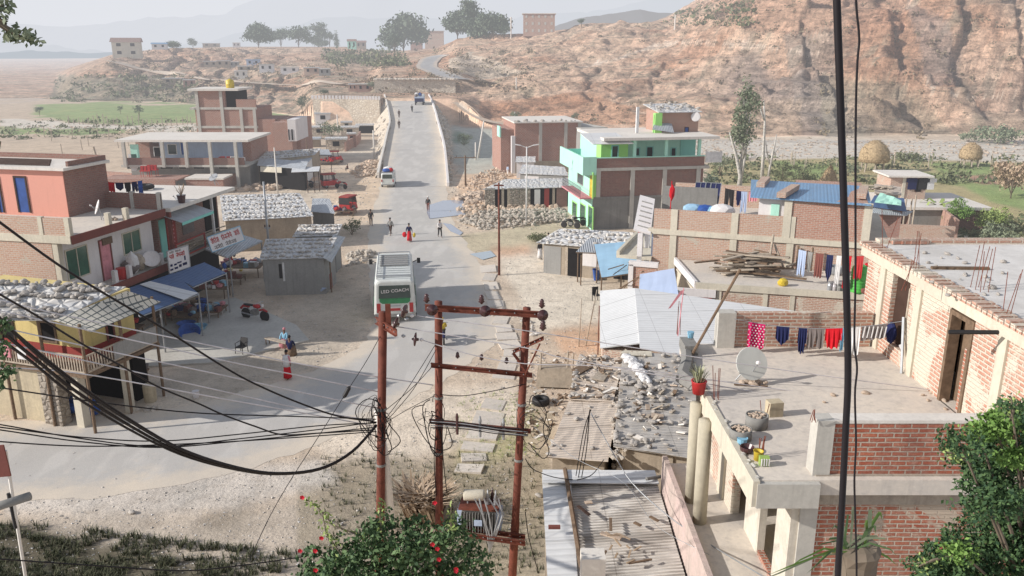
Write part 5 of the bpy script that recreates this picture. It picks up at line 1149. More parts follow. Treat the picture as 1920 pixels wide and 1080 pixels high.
def tyre(px,py,r,w_,label,ax=(1,.3,0),z=0,lie=False,mat=None):
    p=P(px,py,z); c=Vector((p.x,p.y,z+(w_/2 if lie else r))); E=thing('tyre',label,'tyre',c); m=MB(); a=(0,0,1) if lie else ax; A=Vector(a).normalized()
    m.lathe([(r*.6,0),(r*.92,0),(r,w_*.2),(r,w_*.8),(r*.92,w_),(r*.6,w_),(r*.55,w_*.5),(r*.6,0)],-A*w_/2,20,0,a); m.build('rubber',mat or m_black,E,True)
    if not lie:
        m=MB(); m.lathe([(r*.56,w_*.3),(r*.56,w_*.5),(.1*r,w_*.5)],-A*w_/2,14,0,a); m.build('rim',m_galv,E)
    return E
tyre(1071,496,.62,.5,'big tractor tyre standing beside the cream crate',ax=(-1,-.5,0))
tyre(1014,757,.42,.3,'old tyre lying on the dirt right of the electricity poles',lie=True); 
bowl(1118,525,.3,m_blue,'blue plastic bucket at the corner of the blue tarpaulin stall',h=.8)
m=MB(); 
for i in range(8): m.blob((P(1122,512+0,0).x+random.gauss(0,.2),P(1122,512).y+random.gauss(0,1.2),.5+random.random()*1.4),(.2,.2,.16),1,.2)
solo('bottle_display',m,m_whitec,'column of white bottles and packets hanging at the tarpaulin stall edge','display')
# ---- brick terrace house (pale), with lower terrace
b=Bld('long_brick_house','long pale brick house with concrete bands, rooftop parapet and lower terrace','house',(8.75,50.2),R(-19.5)); LB=b; L=b.hy(1668,470,0)[0]
zt=b.hy(1290,486,0)[1]; zs=b.hy(1300,443,0)[1]; zp=b.hy(1330,398,0)[1]
b.box('wall',0.02,L,0.02,10,0,zs,m_brick_pale); b.box('slab_band',-.3,L,-.1,10,zs,zs+.32,m_cream)
b.box('parapet',0,b.hy(1480,430,0)[0],0,.25,zs+.32,zp,m_brick_pale); b.box('back_parapet',-.1,L*.55,9,9.25,zs+.32,zp+.3,m_brick_pale); b.box('roof_floor',0,L*.55,.25,9,zs+.33,zs+.36,m_terr)
for px in (1262,1375,1482): x=b.hy(px,450,0)[0]; b.box('column',x-.2,x+.2,-.06,.0,0,zp+.05,m_cream)
b.box('left_facade',-.1,.02,.1,9.5,0,zs,m_blueg,'pale blue street front'); 
for y0 in (1.0,3.0,5.2): 
    m=b.fbox('x',-.1,y0,y0+1.1,zt,zs-.5,0,.05); o=b.part('door',m,m_whitec); m=b.fbox('x',-.1,y0+.12,y0+.98,zt,zs-.62,.03,.07); b.part('door_leaf',m,m_blueg if y0<5 else m_bdoor,parent=o)
b.box('front_pillar',-.9,-.6,-.3,0,0,zs,m_white); b.box('front_pillar',-.9,-.6,2.2,2.5,0,zs,m_white)
b.box('street_balcony',-2.2,0,-.3,9.5,zt-.2,zt,m_cream); m=MB(); m.box(-2.2,-2.0,-.3,9.5,zt,zt+.25); b.part('balcony_parapet',m,m_cream)
# slatted white sign panel on the parapet corner
m=MB(); q=[Vector(v) for v in ((-1.2,-.2,zp-1.3),(-.1,-.3,zp-1.5),(-.5,3.0,zp+.1),(-1.5,3.1,zp+.3))]; m.sheet(q,.12); b.part('white_panel',m,m_white); m=MB()
for i in range(6):
    t=.12+.14*i; a_=q[0].lerp(q[3],t).lerp(q[1].lerp(q[2],t),.2)+Vector((0,0,.02)); c_=q[0].lerp(q[3],t).lerp(q[1].lerp(q[2],t),.85)+Vector((0,0,.02)); m.bar(a_,c_,.05,4)
b.part('panel_slats',m,m_grey)
b.box('dark_screen',-.1,3.4,3.5,3.6,zs+.36,zp+.9,m_conc_d,'dark wall behind the white panel')
# solar panels, tank, etc on roof
for k,px in enumerate((1310,1329)):
    x=b.hy(px,385,3)[0]; E=thing('solar_panel','dark solar panel on the brick house roof, %s of the pair'%('left' if k==0 else 'right'),'solar panel',b.w(x,4.6,zp-.1),b.a)
    m=MB(); m.sheet([(-.5,-.8,0),(.5,-.8,0),(.5,.5,1.1),(-.5,.5,1.1)],.05); m.build('panel',m_navy,E); m=MB()
    for t in(-.5,-.17,.17,.5): m.bar((t,-.8,.02),(t,.5,1.12),.02,4)
    m.bar((-.5,-.8,0),(.5,-.8,0),.03,4); m.bar((-.5,.5,1.1),(.5,.5,1.1),.03,4); m.bar((0,.4,-.6),(0,.4,1.0),.03); m.build('frame',m_galv,E)
for (px,py,mt,lab,kind) in ((1258,375,m_redc,'red flag wound on a short pole on the brick house parapet','flag'),):
    x=b.hy(px,py,.5)[0]; p=b.w(x,.5,zp-.3); m=MB(); m.bar(p,p+Vector((0,0,2.0)),.03); m.blob(p+Vector((.05,0,1.3)),(.2,.15,.5),1,.1); solo('flag',m,mt,lab,'flag')
x0_=b.hy(1290,400,1.5)[0]
for (px,r,mt,lab) in ((1300,.45,m_tarp2,'pale blue bundle below the solar panels'),(1322,.4,m_blue,'blue bundle below the solar panels'),(1337,.35,m_lblue,'light blue bundle at the right below the solar panels'),(1355,.55,m_white,'white round tub on the brick house roof')):
    x=b.hy(px,395,1.2)[0]; p=b.w(x,1.0,zp-.25); m=MB(); m.blob((p.x,p.y,p.z+.2),(r*1.5,r,r*.8),2,.07); solo('bundle',m,mt,lab,'bundle')
g='washing on the brick house roof'
clothes_line('clothes_line',b.w(b.hy(1356,388,2)[0],2,zp+1.2),b.w(b.hy(1420,388,2)[0],2,zp+1.1),.1,[(.02,.3,1.1,m_black,'black garment at the left of the rooftop washing by the solar panels','trousers'),(.36,.5,.9,m_navy,'dark shirt in the rooftop washing by the solar panels','shirt'),(.5,.68,1.3,m_tarp,'light blue jeans in the rooftop washing by the solar panels','trousers'),(.72,.98,.6,m_pinkp,'pink cloth at the right of the rooftop washing by the solar panels','sheet')],m_cable,'washing line beside the solar panels on the brick house roof','line',g)
# upper room with blue roof
xb0=b.hy(1482,420,0)[0]; xb1=b.hy(1622,430,0)[0]; zb=b.hy(1500,374,0)[1]; 
b.box('upper_room_wall',xb0,xb1,-.02,8,zs+.32,zb,m_brick_pink,'brick upper room'); xm=b.hy(1425,400,2.5)[0]
b.box('upper_side_wall',xm,xb0-.02,.28,6,zs+.3,zb-.1,m_white); b.box('mint_wall',xm+.7,xb0-.7,.2,.28,zs+.3,zb-.4,m_mint)
for px in (1474,1624): x=b.hy(px,430,0)[0]; b.box('column',x-.22,x+.22,-.09,-.025,zs,zb,m_cream)
m=MB(); m.sheet([(xm-.5,-.2,zb+.06),(xb1+.15,-.35,zb-.02),(xb1+.3,6.5,zb+.0),(xm-.9,6.2,zb+.12)],.08,nx=8,ny=3,wob=.03); b.part('blue_roof',m,m_tinb,'blue tin roof')
for (xa,ya,xb_,yb) in ((xb0-.9,-.4,xb0-.2,3.2),(xm-.4,3.2,xm-.2,6.0),(xb1-.6,.8,xb1-.3,4.0)):
    m=MB(); m.hexa([(xa,ya,zb+.1),(xa+.5,ya,zb+.1),(xb_+.5,yb,zb+.1),(xb_,yb,zb+.1),(xa,ya,zb+.4),(xa+.5,ya,zb+.4),(xb_+.5,yb,zb+.4),(xb_,yb,zb+.4)]); b.part('ridge_bricks',m,m_brick_pale)
# lower terrace
T=b; yf=-7.2
TA,TB,TC,TD=[b.l(P(1266,486,zt)),b.l(P(1305,531,zt)),b.l(P(1850,566,zt)),(L+9,0,0)]
m=MB(); m.prism([TA[:2],TB[:2],TC[:2],TD[:2]],zt-.3,zt); b.part('lower_terrace',m,m_terr,'lower terrace floor')
def seg(name,p,q,off,th,z0,z1,mat,label=None):
    p=Vector((p[0],p[1],0));q=Vector((q[0],q[1],0)); d=(q-p).normalized(); n=Vector((d.y,-d.x,0)); a=[p+n*off,q+n*off,q+n*(off-th),p+n*(off-th)]; m=MB(); m.hexa([(v.x,v.y,z0) for v in a]+[(v.x,v.y,z1) for v in a]); return b.part(name,m,mat,label)
seg('terrace_wall',TB,TC,-.05,.3,-.1,zt-.3,m_brick_wall,'stained brick wall under the terrace'); seg('terrace_edge',TB,TC,.06,.14,zt-.32,zt+.05,m_cream)
seg('stair_parapet',TA,TB,.08,.16,zt-.3,zt+.12,m_white,'white parapet along the terrace side'); seg('side_wall',TA,TB,-.1,.25,-.1,zt-.6,m_cream)
tb=Vector(TB); tdir=(Vector(TC)-tb); tdir.z=0; tdir.normalize()
seg('door_frame_wall',tb-tdir*1.0,tb+tdir*1.1,.1,.1,zt-.75,zt-.3,m_white); seg('door_recess',tb-tdir*.7,tb+tdir*.9,.08,.1,.3,zt-.75,m_redp)
for k in (1.15,3.6,5.0): seg('terrace_post',tb+tdir*k,tb+tdir*(k+.25),.0,.08,0,zt-.32,m_cream)
b.box('brick_panel',-.9,.55,-1.2,-1.0,.5,zt-.4,m_brick_pink); m=MB(); m.box(-1.2,-.9,-1.3,-.95,0,zt-.3); m.box(-1.2,.6,-1.3,-.95,zt-.4,zt-.1); b.part('panel_frame',m,m_white)
# wood pile on the lower terrace
for i in range(46):
    x=b.hy(1415,500,-2)[0]+random.gauss(0,.8); y=-2.2+random.gauss(0,.45); ln=random.uniform(1.2,3.4); rz=b.a+random.gauss(0,.25)+(.9 if i%7==0 else 0)
    p=b.w(x,y,zt+.12+i*.024); m=MB(); m.obox(p,(ln,random.uniform(.1,.34),.07),rz=rz,ry=random.gauss(0,.05)); solo('plank',m,random.choice([m_wood,m_woodl,m_woodl]),'old plank in the heap of timber on the lower terrace','plank','timber heap on the lower terrace')
for (px0,py0,px1,py1) in ((1440,505,1450,440),(1470,505,1452,458),(1475,500,1500,490),(1460,480,1488,505)):
    m=MB(); m.bar(P(px0,py0,zt+.2),PY(px1,py1,P(px0,py0,zt+.2).y+.6),.07); solo('pole',m,m_woodl,'pale pole leaning on the timber heap','pole','poles leaning on the timber heap')
clothes_line('clothes_line',PY(1495,467,44.0),PY(1650,478,41.0),.2,[(.02,.12,1.4,m_tarp,'blue jeans hanging at the timber heap','trousers'),(.14,.2,1.1,m_grey,'grey shirt beside the jeans at the timber heap','shirt'),(.24,.34,1.3,m_maroon,'dark red cloth in the lower terrace washing row','sheet'),(.38,.46,1.5,m_navy,'navy cloth in the lower terrace washing row','drape'),(.5,.56,1.6,m_whitec,'white scarf in the lower terrace washing row','sheet'),(.6,.68,1.7,m_redc,'red and white striped cloth in the lower terrace washing row','sheet'),(.72,.82,1.2,m_red,'scarlet cloth in the lower terrace washing row','sheet')],m_cable,'washing line across the lower terrace','line','washing on the lower terrace')
for px,py in ((1493,505),(1520,508)):
    m=MB(); p=P(px,py,zt); m.bar(p,p+Vector((0,0,1.4)),.06); solo('post',m,m_wood,'short wooden post of the lower terrace washing line','post','posts of the lower terrace washing line')
E=thing('water_drum','ribbed green plastic drum on the lower terrace near the black cable','drum',P(1607,548,zt)); m=MB(); pr=[(.36,0),(.4,.08)]
for k in range(7): pr+=[(.41,.15+k*.16),(.38,.2+k*.16),(.41,.26+k*.16)]
m.lathe(pr+[(.36,1.4),(.3,1.42)],(0,0,0),18); m.build('body',m_grn,E,True); m=MB(); m.lathe([(.3,1.42),(.3,1.48),(.05,1.5)],(0,0,0),14); m.build('lid',m_grn,E)
p=P(1622,545,zt); m=MB(); m.lathe([(.34,0),(.28,.6),(.2,1.2),(.16,1.5)],p,10); solo('cloth_heap',m,m_redc,'red sari cloth heap standing beside the green drum','cloth')
m=MB(); 
for i in range(9): m.blob((P(1632,552,zt).x+random.gauss(0,.3),P(1632,552,zt).y+random.gauss(0,.3),zt+.2+random.random()*.3),(.22,.2,.18),1,.15)
solo('pot_heap',m,m_maroon,'heap of dark red pots and cloth at the right end of the lower terrace','pots')
for i,(px,r,h,mt,lab) in enumerate(((1555,.14,.5,m_galv,'first grey metal can on the terrace edge, left of the green drum'),(1563,.16,.42,m_alu,'dull aluminium pot second in the terrace edge row'),(1572,.2,.34,m_grey,'grey tub third in the terrace edge row'),(1582,.17,.3,m_whitec,'pale pot nearest the green drum'))):
    p=P(px,545,zt); m=MB(); m.lathe([(r*.9,0),(r,h*.6),(r*.7,h*.8),(r*.75,h)],p,12); solo('pot',m,mt,lab,'pot')
p=P(1467,536,zt); m=MB(); m.blob((p.x,p.y,zt+.2),(.28,.25,.24),2,.1); solo('sack',m,m_yel,'small yellow bundle on the edge of the lower terrace','bundle')
p=P(1565,515,zt); m=MB(); m.lathe([(.25,0),(.4,.15),(.42,.5),(.38,.52),(.36,.2)],p,14); solo('basin',m,m_galv,'upright grey metal basin in front of the washing','basin')
# ---- far right roofs and enclosures
b=Bld('roof_room_house','low grey house with flat concrete roof and a small brick room on it, far right','house',P(1640,430,0)[:2],P(1850,432,0)[:2]); z_=b.hy(1700,392,0)[1]; L=b.hy(1850,400,0)[0]
b.box('wall',3,L,0,7,0,z_,m_brick_mauve); b.box('grey_wall',3.2,L*.6,-.04,0,0,z_,m_conc_d); b.box('roof_slab',-.5,L+.3,-.4,8,z_,z_+.25,m_conc_l)
xa=b.hy(1668,360,4)[0]; xb=b.hy(1735,360,4)[0]; b.box('roof_room_wall',xa,xb,4,7.5,z_+.25,z_+2.4,m_brick_pale); b.box('roof_room_slab',xa-.4,xb+.5,3.6,7.8,z_+2.4,z_+2.55,m_conc_l)
b.win('y',4,(1716,338,1728,360),m_wooddk,m_dark,name='door'); x=b.hy(1694,350,4)[0]; b.box('corner_post',x-.15,x+.15,3.92,4,z_+.25,z_+2.4,m_cream)
for px,mt,lab in ((1712,m_navy,'navy shirt hanging on the small rooftop brick room'),(1732,m_black,'dark jacket at the corner of the small rooftop brick room'),(1745,m_whitec,'white cloth beside the small rooftop brick room')):
    p=PY(px,336,b.w(0,3.7,0).y); m=MB(); m.box(p.x-.4,p.x+.4,p.y-.04,p.y+.04,p.z-1.0,p.z+.1); m.box(p.x-.6,p.x+.6,p.y-.05,p.y+.03,p.z-.3,p.z+.05); solo('shirt',m,mt,lab,'laundry')
shed('tin_roof_shed','slate blue roofed shed right behind the blue roofed brick room',-.1,[P(1628,386,4.2),P(1700,396,4.0),P(1695,372,4.6),P(1640,366,4.8)],None,m_brick_mauve,m_tinsb,inset=.4)
shed('tin_roof_shed','shed with ragged planks and tin on its roof behind the blue roof, far right',-.1,[P(1640,362,4.6),P(1690,366,4.4),P(1690,350,4.8),P(1640,345,5.0)],None,m_grey,m_tinr)
for i in range(10):
    p=P(1655+random.uniform(-12,25),356,4.9); m=MB(); m.obox((p.x,p.y,4.95+i*.03),(random.uniform(1,2.4),.18,.05),rz=random.gauss(.3,.5)); solo('plank',m,m_woodl,'pale plank lying on the ragged roof, far right','plank','planks on the ragged roof')
m=MB(); m.sheet([P(1640,378,4.75),P(1690,384,4.65),P(1690,374,4.85),P(1650,362,4.95)],.06,wob=.15,nx=6,ny=3); solo('tarpaulin',m,m_mint,'pale green and white tarpaulin on the slate blue roof','tarpaulin')
def wall_run(name,label,pts,z0,z1,mat,th=.24,capm=None,cat='wall'):
    E=thing(name,label,cat,pts[0]); m=MB()
    for a,c in zip(pts[:-1],pts[1:]):
        a=Vector((a[0],a[1],0));c=Vector((c[0],c[1],0)); d=(c-a).normalized(); n=Vector((-d.y,d.x,0))*th/2
        q=[a-n,c-n,c+n,a+n]; o=Vector((pts[0][0],pts[0][1],pts[0][2])); m.hexa([Vector((v.x,v.y,z0))-o for v in q]+[Vector((v.x,v.y,z1))-o for v in q])
    m.build('wall',mat,E); return E
wall_run('brick_enclosure','roofless brick enclosure wall, nearest side, beyond the big concrete roof',[P(1610,458,0)+Vector((0,0,0)),P(1785,466,0)],-.1,1.9,m_brick_pale)
wall_run('brick_enclosure','low brick wall curving along the back of the enclosure',[P(1625,430,0),P(1700,420,0),P(1760,428,0),P(1790,455,0)],-.1,2.0,m_brick_pink)
E=thing('carport','dark carport with slim posts inside the brick enclosure','carport',P(1660,440,0)); c=P(1660,440,0)
m=MB(); m.sheet([P(1622,392+8,3.8)-c,P(1700,404,3.6)-c,P(1712,396,3.9)-c,P(1640,388,4.1)-c],.06); m.build('roof_sheet',m_tin,E)
for px,py in ((1640,448),(1690,446),(1700,448),(1660,446),(1708,440)):
    m=MB(); q=P(px,py)-c; m.bar((q.x,q.y,0),(q.x,q.y,3.6),.07); m.build('post',m_woodl,E)
# ================================================================ NEAR RIGHT HOUSE
E=thing('terrace_brick_house','near unfinished brick house with open roof terrace, porch columns and rough concrete edges','house',(5.4,13.5,3.0)); NB=E
def ne(name,x0,x1,y0,y1,z0,z1,mat,label=None):
    m=MB(); m.box(x0-5.4,x1-5.4,y0-13.5,y1-13.5,z0-3,z1-3); o=m.build(name,mat,E)
    if label: o['label']=label
    return o
ne('terrace_slab',4.42,9.45,13.3,20.5,8.3,8.6,m_terr)
m=MB(); yy=13.2; n=26
ne('slab_edge',4.30,4.42,13.2,17.35,8.12,8.63,m_cream,'pale concrete beam along the terrace edge'); ne('slab_edge',4.38,5.5,13.18,13.3,8.1,8.58,m_conc,'front concrete beam')
# rough kerb at back left
pts=[(4.36,17.4),(4.05,18.2),(4.30,19.0),(4.45,19.8),(4.5,20.4)]
m=MB(); m.tube([(x-5.4,y-13.5,8.55-3+.03*i%2) for i,(x,y) in enumerate(pts)],[.13,.2,.17,.15,.14],7); m.build('broken_kerb',m_conc_d,E)
m=MB()
for i in range(40):
    y=13.3+random.random()*7; m.blob((4.42-5.4+random.gauss(0,.04),y-13.5,5.62),(.05,.05,.03),1,.2)
m.build('kerb_rubble',m_conc,E)['kind']='stuff'
ne('front_wall',5.75,13,13.5,13.75,8.62,9.62,m_brick_soot,'red brick parapet wall'); ne('corner_column',5.44,5.75,13.46,13.8,8.58,9.68,m_conc); ne('wall_cap',5.75,13,13.49,13.8,9.62,9.68,m_conc_l)
ne('rough_band',5.5,13,13.44,13.74,8.02,8.62,m_rough,'rough cement band'); ne('front_wall',5.62,13,13.5,13.75,2.5,8.02,m_brick_near,'red brick lower wall'); ne('corner_column',5.3,5.62,13.46,13.78,2.5,8.1,m_conc)
# soot stain above
ne('pilaster',5.15,5.3,13.5,14.25,5.0,8.1,m_lime_w); ne('pilaster',5.15,5.3,15.2,16.2,5.0,8.1,m_lime_w); ne('inner_wall',6.6,6.8,13.8,20,5,8.3,m_cream); ne('lintel',5.12,5.3,14.25,15.2,7.75,8.3,m_conc); ne('sill_wall',5.17,5.3,14.25,15.2,5,5.9,m_brick_near)
ne('porch_wall',5.0,5.2,16.8,20.3,3.0,8.3,m_brick_wall); ne('porch_pilaster',4.95,5.2,17.4,17.9,5.8,8.3,m_cream); ne('porch_back_wall',5.2,6.6,20.2,20.4,5.8,8.3,m_white); 
ne('dark_room',5.31,6.5,13.8,16.6,5.0,5.05,m_dark)
ne('porch_floor',4.0,6.6,11,19.2,5.5,5.8,m_terr); ne('porch_base',4.05,6.6,11.2,19.1,1.5,5.5,m_mud)
m=MB(); m.box(3.86-5.4,3.98-5.4,10.5-13.5,19.2-13.5,1.5-3,6.02-3); m.build('pink_edge_wall',plaster('pink_plaster',(.64,.47,.43),.7,c2=(.5,.42,.36)),E)
for (y,r) in ((17.35,.15),(16.45,.155)):
    m=MB(); m.tube([(4.22-5.4,y-13.5,5.8-3),(4.2-5.4,y-13.5,8.3-3)],[r,r*.97],18); m.build('column',m_col,E,True)
ne('back_parapet',5.75,9.3,20.25,20.45,8.6,9.52,m_brick_wall); ne('parapet_column',5.3,5.75,20.15,20.5,8.6,9.55,m_conc)
# upper storey on the right
ux=9.42
segs=[(13.2,13.9,0),(14.9,15.6,1),(15.6,16.2,0),(17.0,18.4,0),(19.3,20.6,0)]
def up(name,x0,x1,y0,y1,z0,z1,mat,label=None): return ne(name,x0,x1,y0,y1,z0,z1,mat,label)
up('upper_wall',ux,ux+.22,13.0,15.95,8.6,10.85,m_brick_wall,'weathered brick upper wall'); up('upper_wall',ux,ux+.22,16.9,18.8,8.6,10.85,m_brick_wall); up('upper_wall',ux,ux+.22,19.7,21.2,8.6,10.85,m_brick_wall); up('upper_wall',ux,ux+.22,18.8,19.7,8.6,9.0,m_brick_wall); up('door_back',ux+1.2,ux+1.3,15.8,20.2,8.6,11,m_dark); 
up('door_frame',ux-.03,ux+.2,16.8,16.9,8.6,10.7,m_wood); up('door_frame',ux-.03,ux+.2,15.95,16.05,8.6,10.7,m_wood); up('door_frame',ux-.03,ux+.2,16.05,16.8,10.6,10.7,m_wood); up('door_leaf',ux+.3,ux+.36,16.1,16.9,8.62,10.6,m_wood)
up('door_brick_fill',ux+.1,ux+.2,16.05,16.35,8.6,10.0,m_brick_near)
up('window_frame',ux-.02,ux+.1,18.74,18.8,9.0,10.6,m_woodl); up('dark_curtain',ux+.12,ux+.16,18.8,19.7,9.0,10.85,m_wooddk)
for y in (14.9,18.3,20.2): up('pilaster',ux-.05,ux-.002,y-.14,y+.14,8.6,10.85,m_cream)
up('roof_beam',ux-.22,ux+.3,12.9,21.2,10.85,11.1,m_cream); m=MB(); 
for i in range(44): m.box(ux-.28-5.4,ux+.1-5.4,12.9+i*.19-13.5,13.05+i*.19-13.5,11.1-3,11.19-3+.02*(i%3))
m.build('brick_coping',m_brick_wall,E); m=MB(); m.box(ux+.1-5.4,26-5.4,13.1-13.5,21.3-13.5,10.95-3,11.14-3); m.build('roof_slab',m_slabr,E)
m=MB(); m.box(ux+.2-5.4,26-5.4,21.1-13.5,21.4-13.5,11.14-3,11.25-3); m.build('roof_edge',m_brick_wall,E)
up('front_beam',ux-.05,14,12.9,13.15,10.75,11.16,m_conc); up('room_wall',ux+.02,ux+.55,12.95,13.2,8.6,10.75,m_brick_wall); up('dark_doorway',ux+.55,14,13.6,13.7,8.6,10.75,m_dark); up('upper_room_floor',ux,14,13,21,8.35,8.6,m_terr); up('right_pillar',ux+1.55,ux+1.8,12.95,13.2,8.6,10.75,m_brick_wall)
up('back_wall',14,26,13.5,21.2,5,10.95,m_brick_wall)
# things on the terrace
dish(P(1405,718,8.6),.78,R(12),R(24),m_galv.copy() if False else plain('grey_dish_paint',(.60,.60,.55),.7,var=.08),'large grey satellite dish standing on stones in the middle of the near terrace',stand=.12)
for i in range(12):
    p=P(1405,718,8.6); put_rock((p.x+random.gauss(0,.17),p.y-.05+random.gauss(0,.07),8.66),random.uniform(.06,.11),m_rocko,'base_stone','stone holding down the large grey dish on the near terrace','stone','stones around the grey dish')
p=P(1405,721,8.6); m=MB(); m.obox((p.x,p.y-.12,8.63),(.75,.03,.03),rz=-.15); solo('batten',m,m_wood,'thin batten in front of the grey dish stones','batten')
p=P(1310,742,8.62); E2=thing('potted_plant','spiky pale plant in a red bucket at the broken corner of the near terrace','plant',(p.x-.0,p.y+.05,8.66)); m=MB(); m.lathe([(.13,0),(.17,.28),(.18,.3),(.15,.3),(.12,.22),(.02,.22)],(0,0,0),18); m.build('bucket',m_red,E2,True)
m=MB()
for i in range(70):
    a=random.random()*6.28; r=random.uniform(.05,.32); h=random.uniform(.2,.5); x,y=r*math.cos(a),r*math.sin(a); n=Vector((-y,x,0)).normalized()*.012
    b0=Vector((x*.2,y*.2,.2)); md=Vector((x*.6,y*.6,.2+h*.75)); t_=Vector((x,y,.2+h)); m.face([b0-n,b0+n,md+n,md-n]); m.face([md-n,md+n,t_])
m.build('leaves',m_leafp,E2)
m=MB(); p=P(1293,655,8.6); m.box(p.x-.22,p.x+.12,p.y-.45,p.y+.25,8.6,8.85); solo('planter_box',m,m_conc_d,'grey concrete box at the far left corner of the near terrace','concrete box')
m=MB(); m.lathe([(.07,0),(.09,.14),(.09,.16)],(p.x+.05,p.y+.2,8.85),10); solo('can',m,m_lblue,'bright blue can in the grey concrete box','can')
def rebars(px,py,z,n,h,label,sp=.06,lean=.05,r=.008):
    p=P(px,py,z); E3=thing('reinforcement_bars',label,'rebar',p)
    for i in range(n):
        x=(i%2)*sp*1.4; y=(i//2)*sp*1.6-.0; m=MB(); m.bar((x,y,0),(x+random.gauss(0,lean),y+random.gauss(0,lean),h*random.uniform(.85,1.1)),r,4); m.build('bar',m_rust,E3)
    return E3
rebars(1340,750,8.6,4,.75,'bundle of rusty bars rising beside the spiky potted plant'); rebars(1425,860,8.6,6,.4,'short rusty bars at the front left terrace corner',sp=.04); rebars(1428,782,8.6,2,.35,'two thin bars behind the blackened tins')
rebars(1716,660-150,11.14,3,.9,'bars standing on the middle of the big flat roof',lean=.08); rebars(1838,548,11.14,6,.95,'tall group of bars on the big flat roof, right side',sp=.12,lean=.06); rebars(1690,575-30,11.14,2,.7,'bars by the coping of the big flat roof',lean=.1); rebars(1885,595,11.14,3,.9,'bars at the near corner of the big flat roof',lean=.1); rebars(1270,628,9.0,3,.8,'bare bars above the far left terrace corner',sp=.05); rebars(1655,470,11.14,2,1.0,'leaning bars at the far coping of the big flat roof',lean=.12)
rebars(1522,792,9.68,4,.22,'short hooked bars on top of the near brick corner column',sp=.05)
for (px,py,r,h,lab) in ((1418,800,.225,.27,'blackened tin drum filled with ash, right one of the pair'),(1388,822,.215,.22,'blackened tin drum filled with ash, left one of the pair')):
    p=P(px,py,8.6); E3=thing('tin_drum',lab,'drum',p); m=MB(); m.lathe([(r,0),(r*1.02,h),(r*.94,h),(r*.92,h-.06),(.01,h-.05)],(0,0,0),18); m.build('body',m_conc_d,E3,True)
    m=MB()
    for i in range(26): a=random.random()*6.28; q=random.random()**.5*r*.8; m.blob((q*math.cos(a),q*math.sin(a),h-.02),(.035,.03,.025),1,.2)
    m.build('ash',m_rocko,E3)['kind']='stuff'
p=P(1446,778,8.6); m=MB(); m.obox((p.x+.05,p.y,8.76),(.3,.24,.32),rz=.15); solo('block',m,m_ochre,'square cement block beside the blackened tins','block')
p=P(1391,832,8.6); m=MB(); m.lathe([(.09,0),(.1,.12),(.11,.13),(.09,.12)],p,12); solo('bucket',m,m_lblue,'white and blue paint pail on the terrace edge','pail')
p=P(1400,848,8.6); m=MB(); m.lathe([(.08,0),(.13,.05),(.14,.12),(.13,.13),(.08,.05)],p,14); solo('pan',m,m_porc,'dark pan next to the paint pail','pan')
p=P(1421,862,8.6); m=MB(); m.lathe([(.08,0),(.09,.18),(.1,.19),(.085,.18),(.075,.06),(.01,.06)],p,14); solo('bucket',m,m_yel,'small yellow bucket on the terrace edge','bucket',smooth=True)
p=P(1432,872,8.6); m=MB(); m.obox((p.x,p.y,8.69),(.18,.12,.17),rz=-.1); o=solo('canister',m,m_lime2,'lime green and white striped tin beside the yellow bucket','tin')
m=MB()
for i in range(4): m.box(p.x-.075+i*.045,p.x-.055+i*.045,p.y-.085,p.y-.06,8.62,8.76)
q=m.build('stripes',m_white,None,origin=tuple(o.location)); q.parent=o; q.location=(0,0,0)
for px,py,s_ in ((1562,742,.07),(1545,755,.05),(1623,738,.1),(1730,742,.05),(1740,752,.045),(1770,752,.07),(1745,738,.05),(1772,768,.05)):
    p=P(px,py,8.6); put_rock((p.x,p.y,8.62),s_,m_rocko,'brick_bit','broken piece of brick lying on the near terrace floor','brick','broken bricks on the near terrace')
# bars / planks leaning at the wall, pipe
for i,(a_,c_) in enumerate((((1690,700),(1728,600)),((1700,702),(1722,615)),((1712,700),(1727,640)))):
    a3=P(a_[0],a_[1],8.6); c3=Vector((ux-.08,a3.y+.35,9.9-.35*i)); m=MB(); m.bar(a3,c3,.035,4); solo('board',m,[m_galv,m_woodl,m_whitec][i],['grey board leaning at the brick wall between the two doorways','pale board leaning at the brick wall between the two doorways','short white board leaning lowest at the brick wall'][i],'board')
m=MB(); m.bar((ux-1.05,15.0,10.82),(ux+.05,14.75,10.9),.045,8); solo('pipe',m,m_black,'black pipe sticking out under the roof beam above the near doorway','pipe')
# concrete water tank / big loose items on big roof
for i in range(22):
    p=P(random.uniform(1700,1900),random.uniform(470,560),11.14); put_rock((p.x,p.y,11.17),random.uniform(.03,.1),m_rock,'roof_rubble','piece of rubble lying on the big flat concrete roof','rubble','rubble on the big flat roof')
m=MB(); 
for i in range(4): p=P(1680+i*17,458,11.14); m.obox((p.x,p.y,11.2),(.24,.12,.1),rz=.1)
solo('brick_row',m,m_brick_pink,'row of loose bricks on the far edge of the big flat roof','bricks')
m=MB(); p=P(1800,505,11.14); m.obox((p.x,p.y,11.17),(1.3,.1,.06),rz=-.05); solo('timber',m,m_wood,'dark timber lying on the big flat roof','timber')
